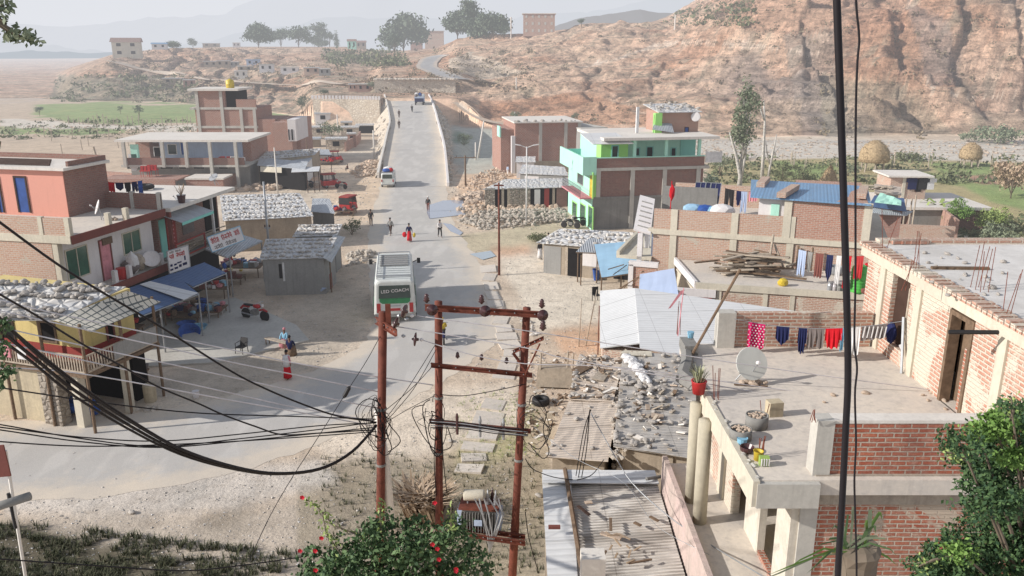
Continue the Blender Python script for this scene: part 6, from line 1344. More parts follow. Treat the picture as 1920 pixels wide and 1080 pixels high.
# laundry on the near terrace
A=Vector((5.65,20.0,9.45)); B_=Vector((9.4,18.9,9.75))
def tl(px): # parameter along the line
    d=B_-A; r=(px-960)/CF; 
    lo,hi=0,1
    for _ in range(40):
        mi=(lo+hi)/2; q=A+d*mi; x=proj(q.x,q.y,q.z)[0]
        if x<px: lo=mi
        else: hi=mi
    return lo
g='washing on the near terrace'
its=[(1404,1436,.66,m_pink,'magenta cloth with white dots at the left end of the terrace washing line','sheet'),(1457,1482,.5,m_navy,'navy blouse hanging right of the magenta cloth','drape'),(1499,1516,.66,m_navy,'dark blue shirt hanging beside the grey trousers','shirt'),(1517,1548,.52,m_greyc,'grey brown trousers on the terrace line','trousers'),(1550,1582,.52,m_redc,'scarlet shirt on the terrace line','shirt'),(1580,1586,.6,m_lblue,'light blue cloth behind the scarlet shirt','sheet'),(1592,1616,.75,m_whitec,'long white cloth on the terrace line beside the black cable','sheet'),(1618,1664,.36,m_greyc,'striped grey cloth spread at the right end of the terrace line','sheet')]
clothes_line('clothes_line',A,B_,.22,[(tl(a_),tl(c_),h,mt,lab,k) for a_,c_,h,mt,lab,k in its],m_galv,'washing line across the near terrace','line',g)
# white dots on the magenta cloth
mg=[o for o in COL.objects if o.get('label','').startswith('magenta cloth')][0]; m=MB(); d=(B_-A).normalized(); n2=Vector((d.y,-d.x,0))
for i in range(5):
    for k in range(9):
        t_=tl(1406+i*6.4+(3 if k%2 else 0)); p=A.lerp(B_,t_)-Vector((0,0,.22*4*t_*(1-t_)+.05+k*.068)); m.obox(p+n2*.045,(.03,.004,.03),rz=math.atan2(d.y,d.x),ry=.78)
q=m.build('dots',m_white,None,origin=tuple(mg.location)); q.parent=mg; q.location=(0,0,0); mg['label']=mg['label']
m=MB(); 
for i in range(6):
    q=A.lerp(B_,tl(1622+i*8)); q=q-Vector((0,0,.12)); m.obox(q+n2*.045-Vector((0,0,.16)),(.025,.004,.3),rz=math.atan2(d.y,d.x),ry=.1)
st=[o for o in COL.objects if o.get('label','').startswith('striped grey cloth')][0]; q=m.build('stripes',m_whitec,None,origin=tuple(st.location)); q.parent=st; q.location=(0,0,0)
m=MB(); q=P(1687,640,8.9); q=Vector((ux-.12,19.2,9.35)); m.blob(q,(.1,.2,.28),2,.12); solo('cloth',m,m_navy,'dark and pink cloth hanging below the far doorway','laundry')
m=MB(); m.bar(P(1290,665,8.7),P(1375,520,8.7)+Vector((0,0,0)),.03); 
p0=Vector(P(1298,664,8.7)); m=MB(); m.bar(p0,PY(1388,505,p0.y+.3),.035,6); solo('wooden_pole',m,m_wood,'long wooden pole leaning at the far left corner of the near terrace','pole')
pf=PY(1275,562,p0.y+.1); m=MB(); 
for i in range(8):
    t=i/8; a1=PY(1280-t*25,545+t*34,p0.y+.1); a2=PY(1280-(t+.125)*25,545+(t+.125)*34,p0.y+.1); w_=.05*(1-t*.4); m.face([a1+Vector((w_,0,.02)),a2+Vector((w_,0,.02)),a2-Vector((w_,0,0)),a1-Vector((w_,0,0))])
m.bar(PY(1271,630,p0.y),PY(1282,540,p0.y+.1),.012,4); solo('prayer_flag',m,m_pinkp,'faded pink cloth strip fluttering on a thin stick in front of the pale tin roof','flag')
# ---- pale tin roof building between
E=thing('tin_roof_shed','wide shed under a plain pale grey tin roof beside the near terrace','shed',P(1250,620,0)); c=P(1250,620,0)
m=MB(); m.sheet([P(1125,652,2.7)-c,P(1201,643,3.1)-c,P(1190,540,3.7)-c,P(1125,545,3.1)-c],.05,nx=4,ny=6,wob=.012); m.build('roof_sheet',m_tinw,E,)
m=MB(); m.sheet([P(1200,652,3.1)-c,P(1400,690,2.9)-c,P(1540,590,3.6)-c,P(1190,540,3.7)-c],.05,nx=8,ny=6,wob=.012); m.build('roof_sheet',m_tinw,E)
q=[P(1130,650,2.7)-c,P(1395,690,2.7)-c,P(1530,592,3.1)-c,P(1130,548,3.0)-c]; m=MB(); m.hexa([(v.x,v.y,-.1) for v in q]+[(v.x,v.y,2.6) for v in q]); m.build('wall',m_brick_wall,E)
# ---- shanty roofs
def flat_roof(name,label,q,mat,wallm,z0=-.2,inset=.35,nr=0,rib=0,cat='shed',wob=.03,nx=10,ny=8,group=None):
    c=sum((Vector(v) for v in q),Vector())/4; c.z=0; E=thing(name,label,cat,c,0,group); m=MB(); m.sheet([Vector(v)-c for v in q],.04,nx=nx,ny=ny,wob=wob,nrib=nr,rib=rib); m.build('roof_sheet',mat,E)
    cc=sum((Vector(v)-c for v in q),Vector())/4; ins=[cc+(Vector(v)-c-cc)*(1-inset/(Vector(v)-c-cc).length) for v in q]; m=MB(); m.hexa([(v.x,v.y,z0) for v in ins]+[(v.x,v.y,v.z-.1) for v in ins]); m.build('wall',wallm,E); return E
qa=[P(1025,857,2.4),P(1140,864,2.5),P(1160,752,2.8),P(1068,748,2.7)]; qb=[P(1066,748,2.78),P(1150,752,2.85),P(1170,672,3.05),P(1085,668,2.9)]; qc=[P(1150,836,2.75),P(1312,862,2.8),P(1300,665,3.3),P(1168,660,3.2)]
flat_roof('shanty','rust brown corrugated roof shack, lowest of the three patched roofs',qa,m_tinr,m_mud,nr=0); flat_roof('shanty','patched shack roof of plank sheets edged with stones, middle of the patched roofs',qb,m_tinr,m_mud); flat_roof('shanty','grey corrugated roof shack strewn with river stones beside the near terrace',qc,m_tinn,m_mud)
g='stones on the patched shack roofs'; lb='river stone lying on the patched shack roofs'
uv=[(random.gauss(.03,.035),random.random()) for _ in range(30)]+[(random.random(),.03+random.random()*.04) for _ in range(13)]+[(random.gauss(.35,.13),random.gauss(.5,.12)) for _ in range(40)]+[(random.uniform(.1,.95),random.gauss(.62,.03)) for _ in range(16)]+[(random.uniform(.1,.9),random.gauss(.25,.03)) for _ in range(10)]+[(random.uniform(.5,1),random.uniform(.9,.99)) for _ in range(9)]
roof_stones(qc,len(uv),.125,m_rock,lb,g,uv,.05)
uv=[(random.gauss(.05,.03),random.random()) for _ in range(18)]+[(random.random(),.04) for _ in range(10)]+[(random.random(),.97) for _ in range(8)]
roof_stones(qb,len(uv),.11,m_rock,lb,g,uv,.05); roof_stones(qa,9,.1,m_rock,lb,g)
m=MB(); c=quadpt(qc,.12,.86)
for i in range(22): t_=i/22; p=quadpt(qc,.1+t_*.28,.9-t_*.28); m.blob((p.x+random.gauss(0,.08),p.y+random.gauss(0,.08),p.z+.12),(.24-.1*t_,.2,.13),2,.16)
solo('plastic_sheet',m,m_whitec,'crumpled white plastic sheet heaped among the stones of the grey shack roof','plastic sheet')
for i,(q,u,v) in enumerate(((qb,.6,.5),(qb,.2,.7),(qc,.2,.97))):
    p=quadpt(q,u,v); m=MB(); m.obox((p.x,p.y,p.z+.07),(1.3 if i else .9,.5,.04),rz=[1.2,.9,-.1][i],rx=.05); solo('board',m,[m_woodl,m_wood,m_cream][i],['brown board lying on the middle shack roof','short dark board at the stony edge of the middle shack roof','cream board at the top edge of the grey shack roof'][i],'board')
m=MB()
for i in range(90):
    u=random.gauss(0,.07); t_=random.random(); p=P(1160+random.gauss(0,7),672+t_*190,2.9-t_*.3); m.blob((p.x,p.y,p.z),(.1,.09,.08),1,.22)
for i in range(40): p=P(1162,820+random.random()*50,2.2); m.blob((p.x+random.gauss(0,.15),p.y,1.2+random.random()*1.5),(.12,.1,.1),1,.2)
o=solo('rubble_wall',m,m_rockl,'crumbling dry stone wall top between the shack roofs','wall'); o['kind']='stuff'
def junk(name,label,fn,n,mats,cat='rubble'):
    E=thing(name,label,cat,fn(.5,.5)); o=Vector(E.location); E['kind']='stuff'
    for mt in mats:
        m=MB()
        for i in range(n//len(mats)):
            p=Vector(fn(random.random(),random.random()))-o; s=random.uniform(.04,.13); m.obox((p.x,p.y,p.z+s*.3),(s*random.uniform(1,4),s*random.uniform(.7,1.6),s*.4),rz=random.random()*3,rx=random.gauss(0,.3),ry=random.gauss(0,.3))
        m.build('scraps',mt,E)['kind']='stuff'
junk('scrap','broken tiles, sticks and scraps strewn over the patched shack roofs',lambda u,v: tuple(quadpt(qc if u<.6 else qb,random.random(),random.random())+Vector((0,0,.05))),200,[m_wood,m_rocko,m_conc_l,m_woodl])
junk('scrap','broken slabs and rubbish on the ground beside the rust brown shack',lambda u,v:(lambda p:(p.x,p.y,hz(p.x,p.y)))(P(975+u*95,660+v*180,0)),170,[m_wood,m_rocko,m_conc_l,m_rockl])
m=MB(); m.hexa([P(1005,725,.1),P(1075,728,.1),P(1070,715,.1),P(1010,712,.1),P(1008,690,.9),P(1072,692,.9),P(1068,682,.9),P(1012,680,.9)]); solo('sacking',m,m_mud,'brown sacking screen around a brush heap left of the middle shack','screen')
for k,(px,py) in enumerate(((1062,720),(1072,722),(1012,722))): p=P(px,py,0); m=MB(); m.bar((p.x,p.y,0),(p.x+.05,p.y,1.7),.05); solo('post',m,m_woodl,'pale post of the sacking screen left of the middle shack','post','posts of the sacking screen')
# mud wall face + awning bits
m=MB(); a=P(1168,852,2.4); b2=P(1262,862,2.5); m.hexa([(a.x,a.y,1.0),(b2.x,b2.y,1.0),(b2.x,b2.y+.2,1.0),(a.x,a.y+.2,1.0),(a.x,a.y,2.6),(b2.x,b2.y,2.6),(b2.x,b2.y+.2,2.6),(a.x,a.y+.2,2.6)]); solo('mud_wall',m,m_mud,'cream mud wall under the front edge of the grey shack roof','wall')
p=PY(1250,892,19.6); m=MB(); m.bar(p,PY(1212,898,19.2),.045,8); solo('pipe',m,m_conc_d,'grey pipe poking out over the front tin roof','pipe')
# ---- front corrugated roof
qf=[(.78,14.2,4.7),(3.8,14.0,4.85),(3.8,19.7,5.15),(.82,19.9,5.0)]
E=thing('corrugated_roof_shed','long front shed with weathered corrugated roof at the bottom of the view','shed',(2.3,17,2)); c=Vector((2.3,17,2))
m=MB(); q=[Vector(v)-c for v in qf]; q2=[q[1],q[2],q[3],q[0]]; m.sheet([q2[0],q2[1],q2[2],q2[3]],.03,nrib=46,rib=.022,ny=6); m.build('roof_sheet',m_tinn,E)
m=MB(); m.sheet([q[0]+Vector((0,1.5,.12)),q[0].lerp(q[1],.22)+Vector((0,1.5,.12)),q[3].lerp(q[2],.25)+Vector((0,.1,.12)),q[3]+Vector((-.02,.1,.12))],.02,nx=3,ny=6,wob=.01); m.build('flat_sheet',m_tinw,E,)['label']='smooth pale sheet on the left side of the roof'
m=MB(); m.sheet([q[3]+Vector((0,-.55,.17)),q[2]+Vector((0,-.55,.1)),q[2]+Vector((0,.12,.12)),q[3]+Vector((0,.12,.18))],.02,nx=8,ny=2,wob=.01); m.build('ridge_sheet',m_tinw,E)
m=MB(); a=q[0].lerp(q[1],.26)+Vector((0,.8,.18)); b2=q[3].lerp(q[2],.2)+Vector((0,.1,.2)); m.tube([a,b2],.06,5); m.build('timber_beam',m_wood,E)
m=MB(); m.box(-1.4,1.45,-2.9,2.6,-.6,2.7); m.build('wall',m_mud,E)
m=MB(); p=Vector((1.64,14.6,0)); m.box(p.x-.24,p.x+.24,p.y-.2,p.y+.2,3,6.22); solo('concrete_post',m,m_conc_l,'square concrete post end rising at the bottom of the corrugated roof','post')
m=MB(); m.obox((1.0,17.2,5.2),(.28,.09,.07)); solo('brick',m,m_maroon,'dark brick lying on the smooth pale roof sheet','brick')
for i in range(9):
    x=random.uniform(1.7,3.6); y=random.uniform(14.8,19.0); m=MB(); m.obox((x,y,4.98+(y-14)*.055),(random.uniform(.15,.6),random.uniform(.03,.12),.03),rz=random.random()*3); solo('debris',m,random.choice([m_wood,m_wooddk,m_rocko]),'scrap of wood or brick lying on the corrugated roof','debris','debris on the corrugated roof')
m=MB(); 
for i in range(12): x,y=random.gauss(2.5,.2),random.gauss(16.6,.25); m.obox((x,y,5.0+(y-14)*.055),(random.uniform(.1,.4),.04,.02),rz=random.random()*3)
o=solo('leaf_litter',m,m_dry,'heap of dry litter on the corrugated roof','litter'); o['kind']='stuff'
m=MB(); m.sheet([(.05,14,3.6),(1.0,14,3.6),(1.0,15.3,3.6),(.05,15.3,3.6)],.05); solo('tin_sheet',m,m_tinw,'pale sheet edge at the bottom beside the rightmost red pole','tin sheet')
# ================================================================ STREET: walls, vehicles, people, poles
# ramp masonry
def ramp_side(px_in,px_out,name,label,cap,z_off=.0,capw=.35,caph=.55,rail=False):
    E=thing(name,label,'retaining wall',(rampX(px_in[0][1],px_in[0][0],0),px_in[0][0],0)); o=Vector(E.location)
    m=MB(); ins=[];outs=[]
    N=26
    Ys=[px_in[0][0]+(px_in[-1][0]-px_in[0][0])*i/N for i in range(N+1)]
    zr=lambda Y: float(np.interp(Y,[101,130,160,185,208],[0,1.3,2.8,4.2,5.4]))
    for Y in Ys:
        z=zr(Y); xi=rampX(float(np.interp(Y,[a for a,_ in px_in],[b for _,b in px_in])),Y,z); xo=xi+px_out*(.5+z*.55)
        ins.append((xi,Y,z)); outs.append((xo+random.gauss(0,.15),Y,-1.2+random.gauss(0,.2)))
    s=1 if px_out>0 else -1
    rows=6; V=[]
    for i in range(N+1):
        a=Vector(ins[i]);b_=Vector(outs[i]); a=a+Vector((s*capw,0,.15))
        V.append([a.lerp(b_,k/rows)+Vector((random.gauss(0,.08),random.gauss(0,.1),random.gauss(0,.05))) for k in range(rows+1)])
    for i in range(N):
        for k in range(rows):
            f=[V[i][k]-o,V[i+1][k]-o,V[i+1][k+1]-o,V[i][k+1]-o]; m.face(f if s<0 else f[::-1])
    m.build('masonry_slope',m_stonew,E)
    m=MB(); 
    for i in range(N):
        a,b_=Vector(ins[i])-o,Vector(ins[i+1])-o; w=Vector((s*capw,0,0)); h=Vector((0,0,caph)); d=Vector((0,0,.3)); q=[a-d,b_-d,b_+w-d,a+w-d,a+h,b_+h,b_+w+h,a+w+h]
        if s<0: q=[q[3],q[2],q[1],q[0],q[7],q[6],q[5],q[4]]
        m.hexa(q)
    m.build('parapet',cap,E)
    m=MB()
    for i in range(260):
        k=random.randrange(N); t=random.random()*.95; p=V[k][0].lerp(V[k][rows],t)-o; m.blob((p.x+s*.05,p.y+random.random()*4,p.z),(.35,.4,.28),1,.22)
    m.build('loose_stones',m_rockl,E)['kind']='stuff'
ramp_side([(101,838),(130,832),(160,820),(185,812),(208,803)],1.35,'ramp_wall','right hand masonry wall of the bridge ramp with pale parapet',m_white,caph=.5,capw=.3)
ramp_side([(108,711),(130,722),(160,733),(185,728),(208,722)],-1.7,'ramp_wall','left hand masonry wall of the bridge ramp with low grey parapet',m_conc_l,caph=.45,capw=.3)
# left retaining wall under the hill road
def ret_wall(name,label,pts,z0,z1,mat,th=.6,n=3,post=None):
    E=thing(name,label,'retaining wall',(pts[0][0],pts[0][1],z0)); o=Vector(E.location); m=MB()
    for a,c in zip(pts[:-1],pts[1:]):
        a=Vector((a[0],a[1],0));c=Vector((c[0],c[1],0)); d=(c-a).normalized(); nn=Vector((-d.y,d.x,0))*th; q=[a,c,c+nn,a+nn]; m.hexa([Vector((v.x,v.y,z0))-o for v in q]+[Vector((v.x,v.y,z1))-o for v in q])
    m.build('wall',mat,E)
    if post:
        for i in range(post):
            t=i/(post-1)*(len(pts)-1); k=min(int(t),len(pts)-2); a=Vector((*pts[k],0)).lerp(Vector((*pts[k+1],0)),t-k); m=MB(); m.box(a.x-.25,a.x+.25,a.y,a.y+.3,z1,z1+.75); m.build('guard_stone',m_white,E,origin=None).location=-o
    return E
def rx(px,Y,z): return rampX(px,Y,z)
ret_wall('retaining_wall','tall pale stone retaining wall left of the bridge end with white guard stones on top',[(rx(588,188,2),188.0),(rx(655,186.5,2),186.5),(rx(712,184,2),184.0)],-1,5.8,m_stonew,post=22)
ret_wall('retaining_wall','long pale gabion wall behind the end of the bridge road',[(rx(702,221,7),221.0),(rx(780,222,7),222.2),(rx(855,224,7),221.5)],5.0,8.9,m_stonew)
m=MB()
for i in range(200): m.blob((rx(702+random.random()*155,221,8),221.6+random.gauss(0,.3),8.95),(.5,.4,.3),1,.2)
o=solo('wall_top_stones',m,m_rockl,'row of stones on the top of the gabion wall','stones'); o['kind']='stuff'
# hill roads
track('hill_road',[(925,160),(890,155),(850,146),(812,136),(800,126),(812,114),(835,106)],6.5,m_asph2)
track('hill_track',[(200,118),(300,135),(380,148),(450,160),(560,166),(640,160),(700,164)],3.5,m_dirtroad)
# slabs over the gutter and drain, puddles
def slab_row(pts,w,label,n):
    for i in range(n):
        t=i/(n-1)*(len(pts)-1); k=min(int(t),len(pts)-2); a=P(*pts[k]).lerp(P(*pts[k+1]),t-k); d=P(*pts[k+1])-P(*pts[k]); rz=math.atan2(d.y,d.x); m=MB(); m.obox((a.x,a.y,hz(a.x,a.y)+.02),(d.length*(len(pts)-1)/n*random.uniform(.8,1.05),w*random.uniform(.75,1.1),.1),rz=rz+random.gauss(0,.12),rx=random.gauss(0,.04)); solo('drain_slab',m,m_terr,label,'slab','concrete slabs covering the roadside drain')
slab_row([(915,505),(925,560),(942,610),(960,660),(945,705)],1.1,'concrete slab covering the roadside drain behind the electricity poles',14)
slab_row([(925,760),(900,830),(880,880)],1.3,'concrete slab covering the roadside drain behind the electricity poles',6)
def puddle(px,name,col):
    m=MB(); q=[P(x,y,.045) for x,y in px]; m.v=[tuple(v) for v in q]; m.f=[tuple(range(len(q)))]; m.m=[0]
    t=plain(name+'_mat',col,.12,.6,var=.03); o=solo(name,m,t,None,None,kind='structure'); return o
if True:
    puddle([(806,384),(830,376),(868,374),(872,402),(840,406),(805,410),(800,398)][::-1],'blue_puddle',(.30,.33,.40)); puddle([(830,418),(845,420),(868,436),(862,441),(845,434)][::-1],'small_puddle',(.30,.33,.40)); puddle([(880,476),(920,470),(930,480),(905,487)][::-1],'drain_puddle',(.36,.42,.46))
# ---- vehicles
def wheel(E,x,y,r,w=.2,ax=(1,0,0)):
    m=MB(); A=Vector(ax).normalized(); m.lathe([(r*.55,0),(r*.95,0),(r,w*.15),(r,w*.85),(r*.95,w),(r*.55,w)],Vector((x,y,r))-A*w/2,18,0,ax); o=m.build('wheel',m_black,E,True); m=MB(); m.lathe([(r*.55,-.01),(r*.3,.02),(.02,.03)],Vector((x,y,r))-A*w/2,12,0,ax); m.lathe([(r*.55,w+.01),(r*.3,w-.02),(.02,w-.03)],Vector((x,y,r))-A*w/2,12,0,ax); m.build('rim',m_galv,o,True); return o
def rbox(x0,x1,y0,y1,z0,z1,bev=.1,taper=.0):
    bm=bmesh.new(); vs=[bm.verts.new(((x0 if a<0 else x1)*(1-(taper if c>0 else 0)),y0 if b<0 else y1,z0 if c<0 else z1)) for a in(-1,1) for b in(-1,1) for c in(-1,1)]
    bmesh.ops.convex_hull(bm,input=vs); bmesh.ops.bevel(bm,geom=list(bm.edges),offset=bev,segments=3,affect='EDGES',profile=.5)
    m=MB(); m.v=[tuple(v.co) for v in bm.verts]; bm.verts.index_update(); m.f=[tuple(v.index for v in f.verts) for f in bm.faces]; m.m=[0]*len(m.f); bm.free(); return m
m_vwhite=plain('dusty_white_paint',(.66,.68,.64),.4,.5,var=.10,scale=2); m_vgreen=plain('green_paint',(.03,.22,.08),.4,.5); m_lamp=plain('red_lamp',(.45,.02,.02),.3,.6); m_wglass=plain('tinted_window',(.035,.06,.05),.12,.7)
a0=P(742,604); hd=math.atan2(P(752,520).y-a0.y,P(752,520).x-a0.x)-R(90)+R(2)
E=thing('bus','white and green minibus seen from behind with roof rack and dark rear window','bus',a0,hd); E.scale=(1.15,1.08,1.02); L=6.6; Wd=1.12; H=2.62
m=rbox(-Wd,Wd,0,L,.38,H,.14,.09); m.build('body',m_vwhite,E)
def rear(name,x0,x1,z0,z1,mat,y=-.02,par=None,d=.03,top=1.0):
    m=MB(); m.hexa([(x0,y,z0),(x1,y,z0),(x1,y+d,z0),(x0,y+d,z0),(x0*top,y,z1),(x1*top,y,z1),(x1*top,y+d,z1),(x0*top,y+d,z1)]); return m.build(name,mat,par or E)
gr=rear('green_panel',-.8,.8,1.3,1.55,m_vgreen,top=1.02); rear('rear_window',-.84,.84,1.52,2.3,m_wglass,y=-.035,top=.95)
m=MB(); m.hexa([(-.66,-.03,1.18),(.66,-.03,1.18),(.66,.01,1.18),(-.66,.01,1.18),(-.8,-.03,1.3),(.8,-.03,1.3),(.8,.01,1.3),(-.8,.01,1.3)]); m.build('green_panel',m_vgreen,E)
t_=text('LED COACH',.26,(0,0,0),(1,0,.05),(0,0,1),m_white,'lettering'); t_.parent=E; t_.matrix_world=Matrix.Identity(4); t_.matrix_basis=Matrix.Translation((0.02,-.05,1.97))@Matrix.Rotation(R(90),4,'X')@Matrix.Rotation(R(4),4,'Z')
rear('rear_emblem',-.3,.3,1.0,1.06,m_galv); rear('number_plate',-.28,.28,.72,.88,m_lamp); rear('bumper',-1.08,1.08,.36,.56,m_grey,y=-.08,d=.1)
for s in(-1,1):
    rear('rear_lamp',s*.86-.1,s*.86+.1,.62,1.2,m_lamp,y=-.04); wheel(E,s*(Wd-.12),1.25,.42,.26); wheel(E,s*(Wd-.12),L-1.2,.42,.26)
    m=MB(); m.box(s*(Wd*.965)-.02,s*(Wd*.965)+.02,.5,L-.9,1.5,2.15); m.build('side_window',m_wglass,E)
    m=MB(); m.box(s*(Wd+.02)-.0,s*(Wd+.02)+.02*s,.3,L-.5,.9,1.05); m.build('side_stripe',m_vgreen,E)
    m=MB(); m.bar((s*(Wd-.05),L-.2,2.0),(s*(Wd+.3),L+.1,2.1),.03); m.box(s*(Wd+.3)-.1,s*(Wd+.3)+.1,L+.05,L+.1,1.85,2.2); m.build('mirror',m_black,E)
m=MB(); 
for s in(-1,1):
    m.bar((s*.9,.25,H+.2),(s*.9,L-.6,H+.2),.03); 
    for y in (.3,1.5,2.7,3.9,5.1): m.bar((s*.9,y,H-.02),(s*.9,y,H+.2),.02)
for i in range(12): m.bar((-.9,.3+i*.48,H+.1),(.9,.3+i*.48,H+.1),.018)
m.bar((-.9,.25,H+.2),(.9,.25,H+.2),.03); m.bar((-.9,L-.6,H+.2),(.9,L-.6,H+.2),.03); m.build('roof_rack',m_galv,E)
m=MB(); m.box(-.78,.78,3.2,L-.7,H+.0,H+.06); m.build('roof_hatch',m_grey,E)
m=MB(); m.bar((-.55,-.1,.5),(-.45,.0,H+.1),.02); m.bar((-.3,-.1,.5),(-.22,.0,H+.1),.02); 
for i in range(6): m.bar((-.53+i*.018,-.08,.7+i*.3),(-.28+i*.015,-.08,.7+i*.3),.015)
# white van with luggage
E=thing('van','small white van with blue and red luggage on its roof driving to the bridge','van',P(727,352),hd*.5); 
m=rbox(-.82,.82,0,3.6,.3,1.75,.12,.1); m.build('body',m_vwhite,E); rear('rear_window',-.6,.6,1.12,1.6,m_wglass,top=.95); rear('bumper',-.8,.8,.3,.42,m_grey,y=-.06,d=.08)
for s in(-1,1):
    rear('rear_lamp',s*.68-.07,s*.68+.07,.7,1.0,m_lamp,y=-.03); wheel(E,s*.7,.7,.3,.2); wheel(E,s*.7,2.9,.3,.2); m=MB(); m.box(s*.78-.02,s*.78+.02,.4,3.0,1.1,1.5); m.build('side_window',m_wglass,E)
m=MB(); m.box(-.7,.7,.2,2.6,1.76,1.84); m.build('roof_rack',m_galv,E)
for (x,y,z,sx,sy,sz,mt,nm) in ((-.15,.6,2.05,.5,.4,.24,m_blue,'blue_bundle'),(.4,.8,2.05,.3,.35,.25,m_redc,'red_bundle'),(0,1.6,2.1,.6,.45,.3,m_whitec,'white_sack')):
    m=MB(); m.blob((x,y,z),(sx,sy,sz),2,.08); m.build(nm,mt,E)
# truck and crowd at the bridge end
E=thing('truck','loaded open truck at the far end of the bridge with people on top','truck',(rx(788,190,4.5),188,4.4),hd*.4)
m=rbox(-1.0,1.0,3.6,5.4,.5,2.2,.12); m.build('cab',m_vwhite,E); m=MB(); m.box(-1.05,1.05,0,3.5,.8,1.0); m.box(-1.05,-.98,0,3.5,1.0,1.8); m.box(.98,1.05,0,3.5,1.0,1.8); m.box(-1.05,1.05,0,.08,1.0,1.8); m.build('load_bed',m_blueg,E)
m=MB(); m.box(-1.0,1.0,-.02,.0,.7,1.5); m.build('tailgate',m_navy,E)
for i in range(7): m=MB(); m.blob((random.uniform(-.7,.7),random.uniform(.4,3),2.0+random.random()*.4),(.45,.4,.4),1,.12); m.build('sack',random.choice([m_greyc,m_navy,m_whitec,m_blue]),E)
for s in(-1,1): wheel(E,s*.85,.8,.42,.3); wheel(E,s*.85,4.3,.42,.3)
def rampz(Y): return float(np.interp(Y,[101,130,160,185,208],[0,1.3,2.8,4.2,5.4]))+.04
def bike(label,loc,rz,col,rider=None,name='motorcycle',group=None):
    E=thing(name,label,'motorcycle',loc,rz,group)
    for y in (-.62,.66):
        m=MB(); m.lathe([(.22,-.045),(.29,-.045),(.31,0),(.29,.045),(.22,.045)],(0,y,.31),18,0,(1,0,0)); w=m.build('wheel',m_black,E,True)
        m=MB(); m.lathe([(.05,-.03),(.05,.03)],(0,y,.31),8,0,(1,0,0))
        for k in range(8): a=k*math.pi/4; m.bar((0,y,.31),(0,y+.23*math.cos(a),.31+.23*math.sin(a)),.008,4)
        m.build('spokes',m_galv,w)
    m=MB(); m.tube([(0,.66,.31),(0,.5,.75),(0,.42,1.0)],.03); m.bar((-.33,.36,1.02),(.33,.36,1.02),.018); m.build('fork_and_handlebar',m_galv,E)
    m=MB(); m.blob((0,.18,.80),(.14,.27,.13),2,.02); m.build('fuel_tank',col,E,True); m=MB(); m.blob((0,-.35,.82),(.13,.42,.06),2,.02); m.build('seat',m_black,E,True)
    m=MB(); m.tube([(0,.4,.85),(0,.1,.5),(0,-.3,.45),(0,-.62,.31)],.03); m.bar((0,-.3,.45),(0,-.6,.8),.025); m.obox((0,.02,.45),(.25,.35,.28)); m.build('engine_and_frame',m_conc_d,E)
    m=MB(); m.bar((.15,0,.3),(.17,-.75,.38),.045); m.build('exhaust',m_galv,E); m=MB(); m.lathe([(.03,0),(.08,.06),(.085,.12)],(0,.48,.88),12,0,(0,1,0)); m.build('headlamp',m_white,E)
    m=MB(); m.tube([(0,.35,.6),(0,.6,.67),(0,.85,.58)],.06,6); m.build('mudguard',col,E); m=MB(); m.tube([(0,-.35,.72),(0,-.75,.72),(0,-.95,.55)],.07,6); m.build('mudguard',col,E); return E
bike('red motorcycle parked on the dirt beside the concrete apron',P(479,600),R(-115),m_red).scale=(1.15,1.15,1.15)
def skin_rider(label,loc,rz,top,legs,**k): return person(label,(loc[0],loc[1],loc[2]+.28),rz,1.62,'ride',top,legs,**k)
c=P(831,640); bike('dark motorcycle ridden along the road behind the middle red pole',c,R(8),m_navy); skin_rider('motorcycle rider in a yellow jacket and helmet behind the middle red pole',(c.x,c.y-.3,0),R(8),m_yel,m_greyc,hat=m_yel)
x=rx(775,178,3.8); c=Vector((x,176,rampz(176))); bike('small dark motorcycle following the truck on the bridge',c,R(5),m_black); skin_rider('rider in dark clothes on the small motorcycle on the bridge',(c.x,c.y-.3,c.z),R(5),m_black,m_navy)
bike('red and white motorcycle parked beside the red three wheeler',P(640,354),R(60),m_red); bike('black motorcycle standing on the road edge in front of the green house, left one',P(1070,428),R(70),m_black); bike('black motorcycle in front of the green house, right one by its lime door',P(1082,424),R(110),m_black)
bike('dark motorcycle parked by the tin booth',P(575,352),R(80),m_navy)
def tuktuk(label,loc,rz):
    E=thing('three_wheeler',label,'auto rickshaw',loc,rz,None)
    m=MB(); m.hexa([(-.62,-.9,.35),(.62,-.9,.35),(.62,.7,.35),(-.62,.7,.35),(-.62,-.9,.95),(.62,-.9,.95),(.6,.55,.95),(-.6,.55,.95)]); m.hexa([(-.55,.7,.35),(.55,.7,.35),(.2,1.25,.4),(-.2,1.25,.4),(-.6,.55,.95),(.6,.55,.95),(.25,.95,1.05),(-.25,.95,1.05)]); m.build('body',m_red,E)
    m=rbox(-.62,.62,-.95,.75,1.62,1.78,.06); m.build('canopy_roof',m_redp,E); m=MB(); m.box(-.6,.6,-.93,-.88,.95,1.62); m.build('rear_flap',m_black,E)
    m=MB()
    for s in(-1,1):
        m.bar((s*.58,.6,.95),(s*.55,.45,1.65),.03); m.bar((s*.58,-.2,.95),(s*.58,-.2,1.65),.03)
    m.build('canopy_posts',m_black,E); m=MB(); m.hexa([(-.5,.62,.98),(.5,.62,.98),(.5,.66,.98),(-.5,.66,.98),(-.48,.48,1.6),(.48,.48,1.6),(.48,.52,1.6),(-.48,.52,1.6)]); m.build('windscreen',m_wglass,E)
    wheel(E,-.55,-.55,.26,.12); wheel(E,.55,-.55,.26,.12); wheel(E,0,1.0,.26,.12); m=MB(); m.box(-.5,.5,-.6,-.1,.7,.95); m.build('seat',m_black,E)
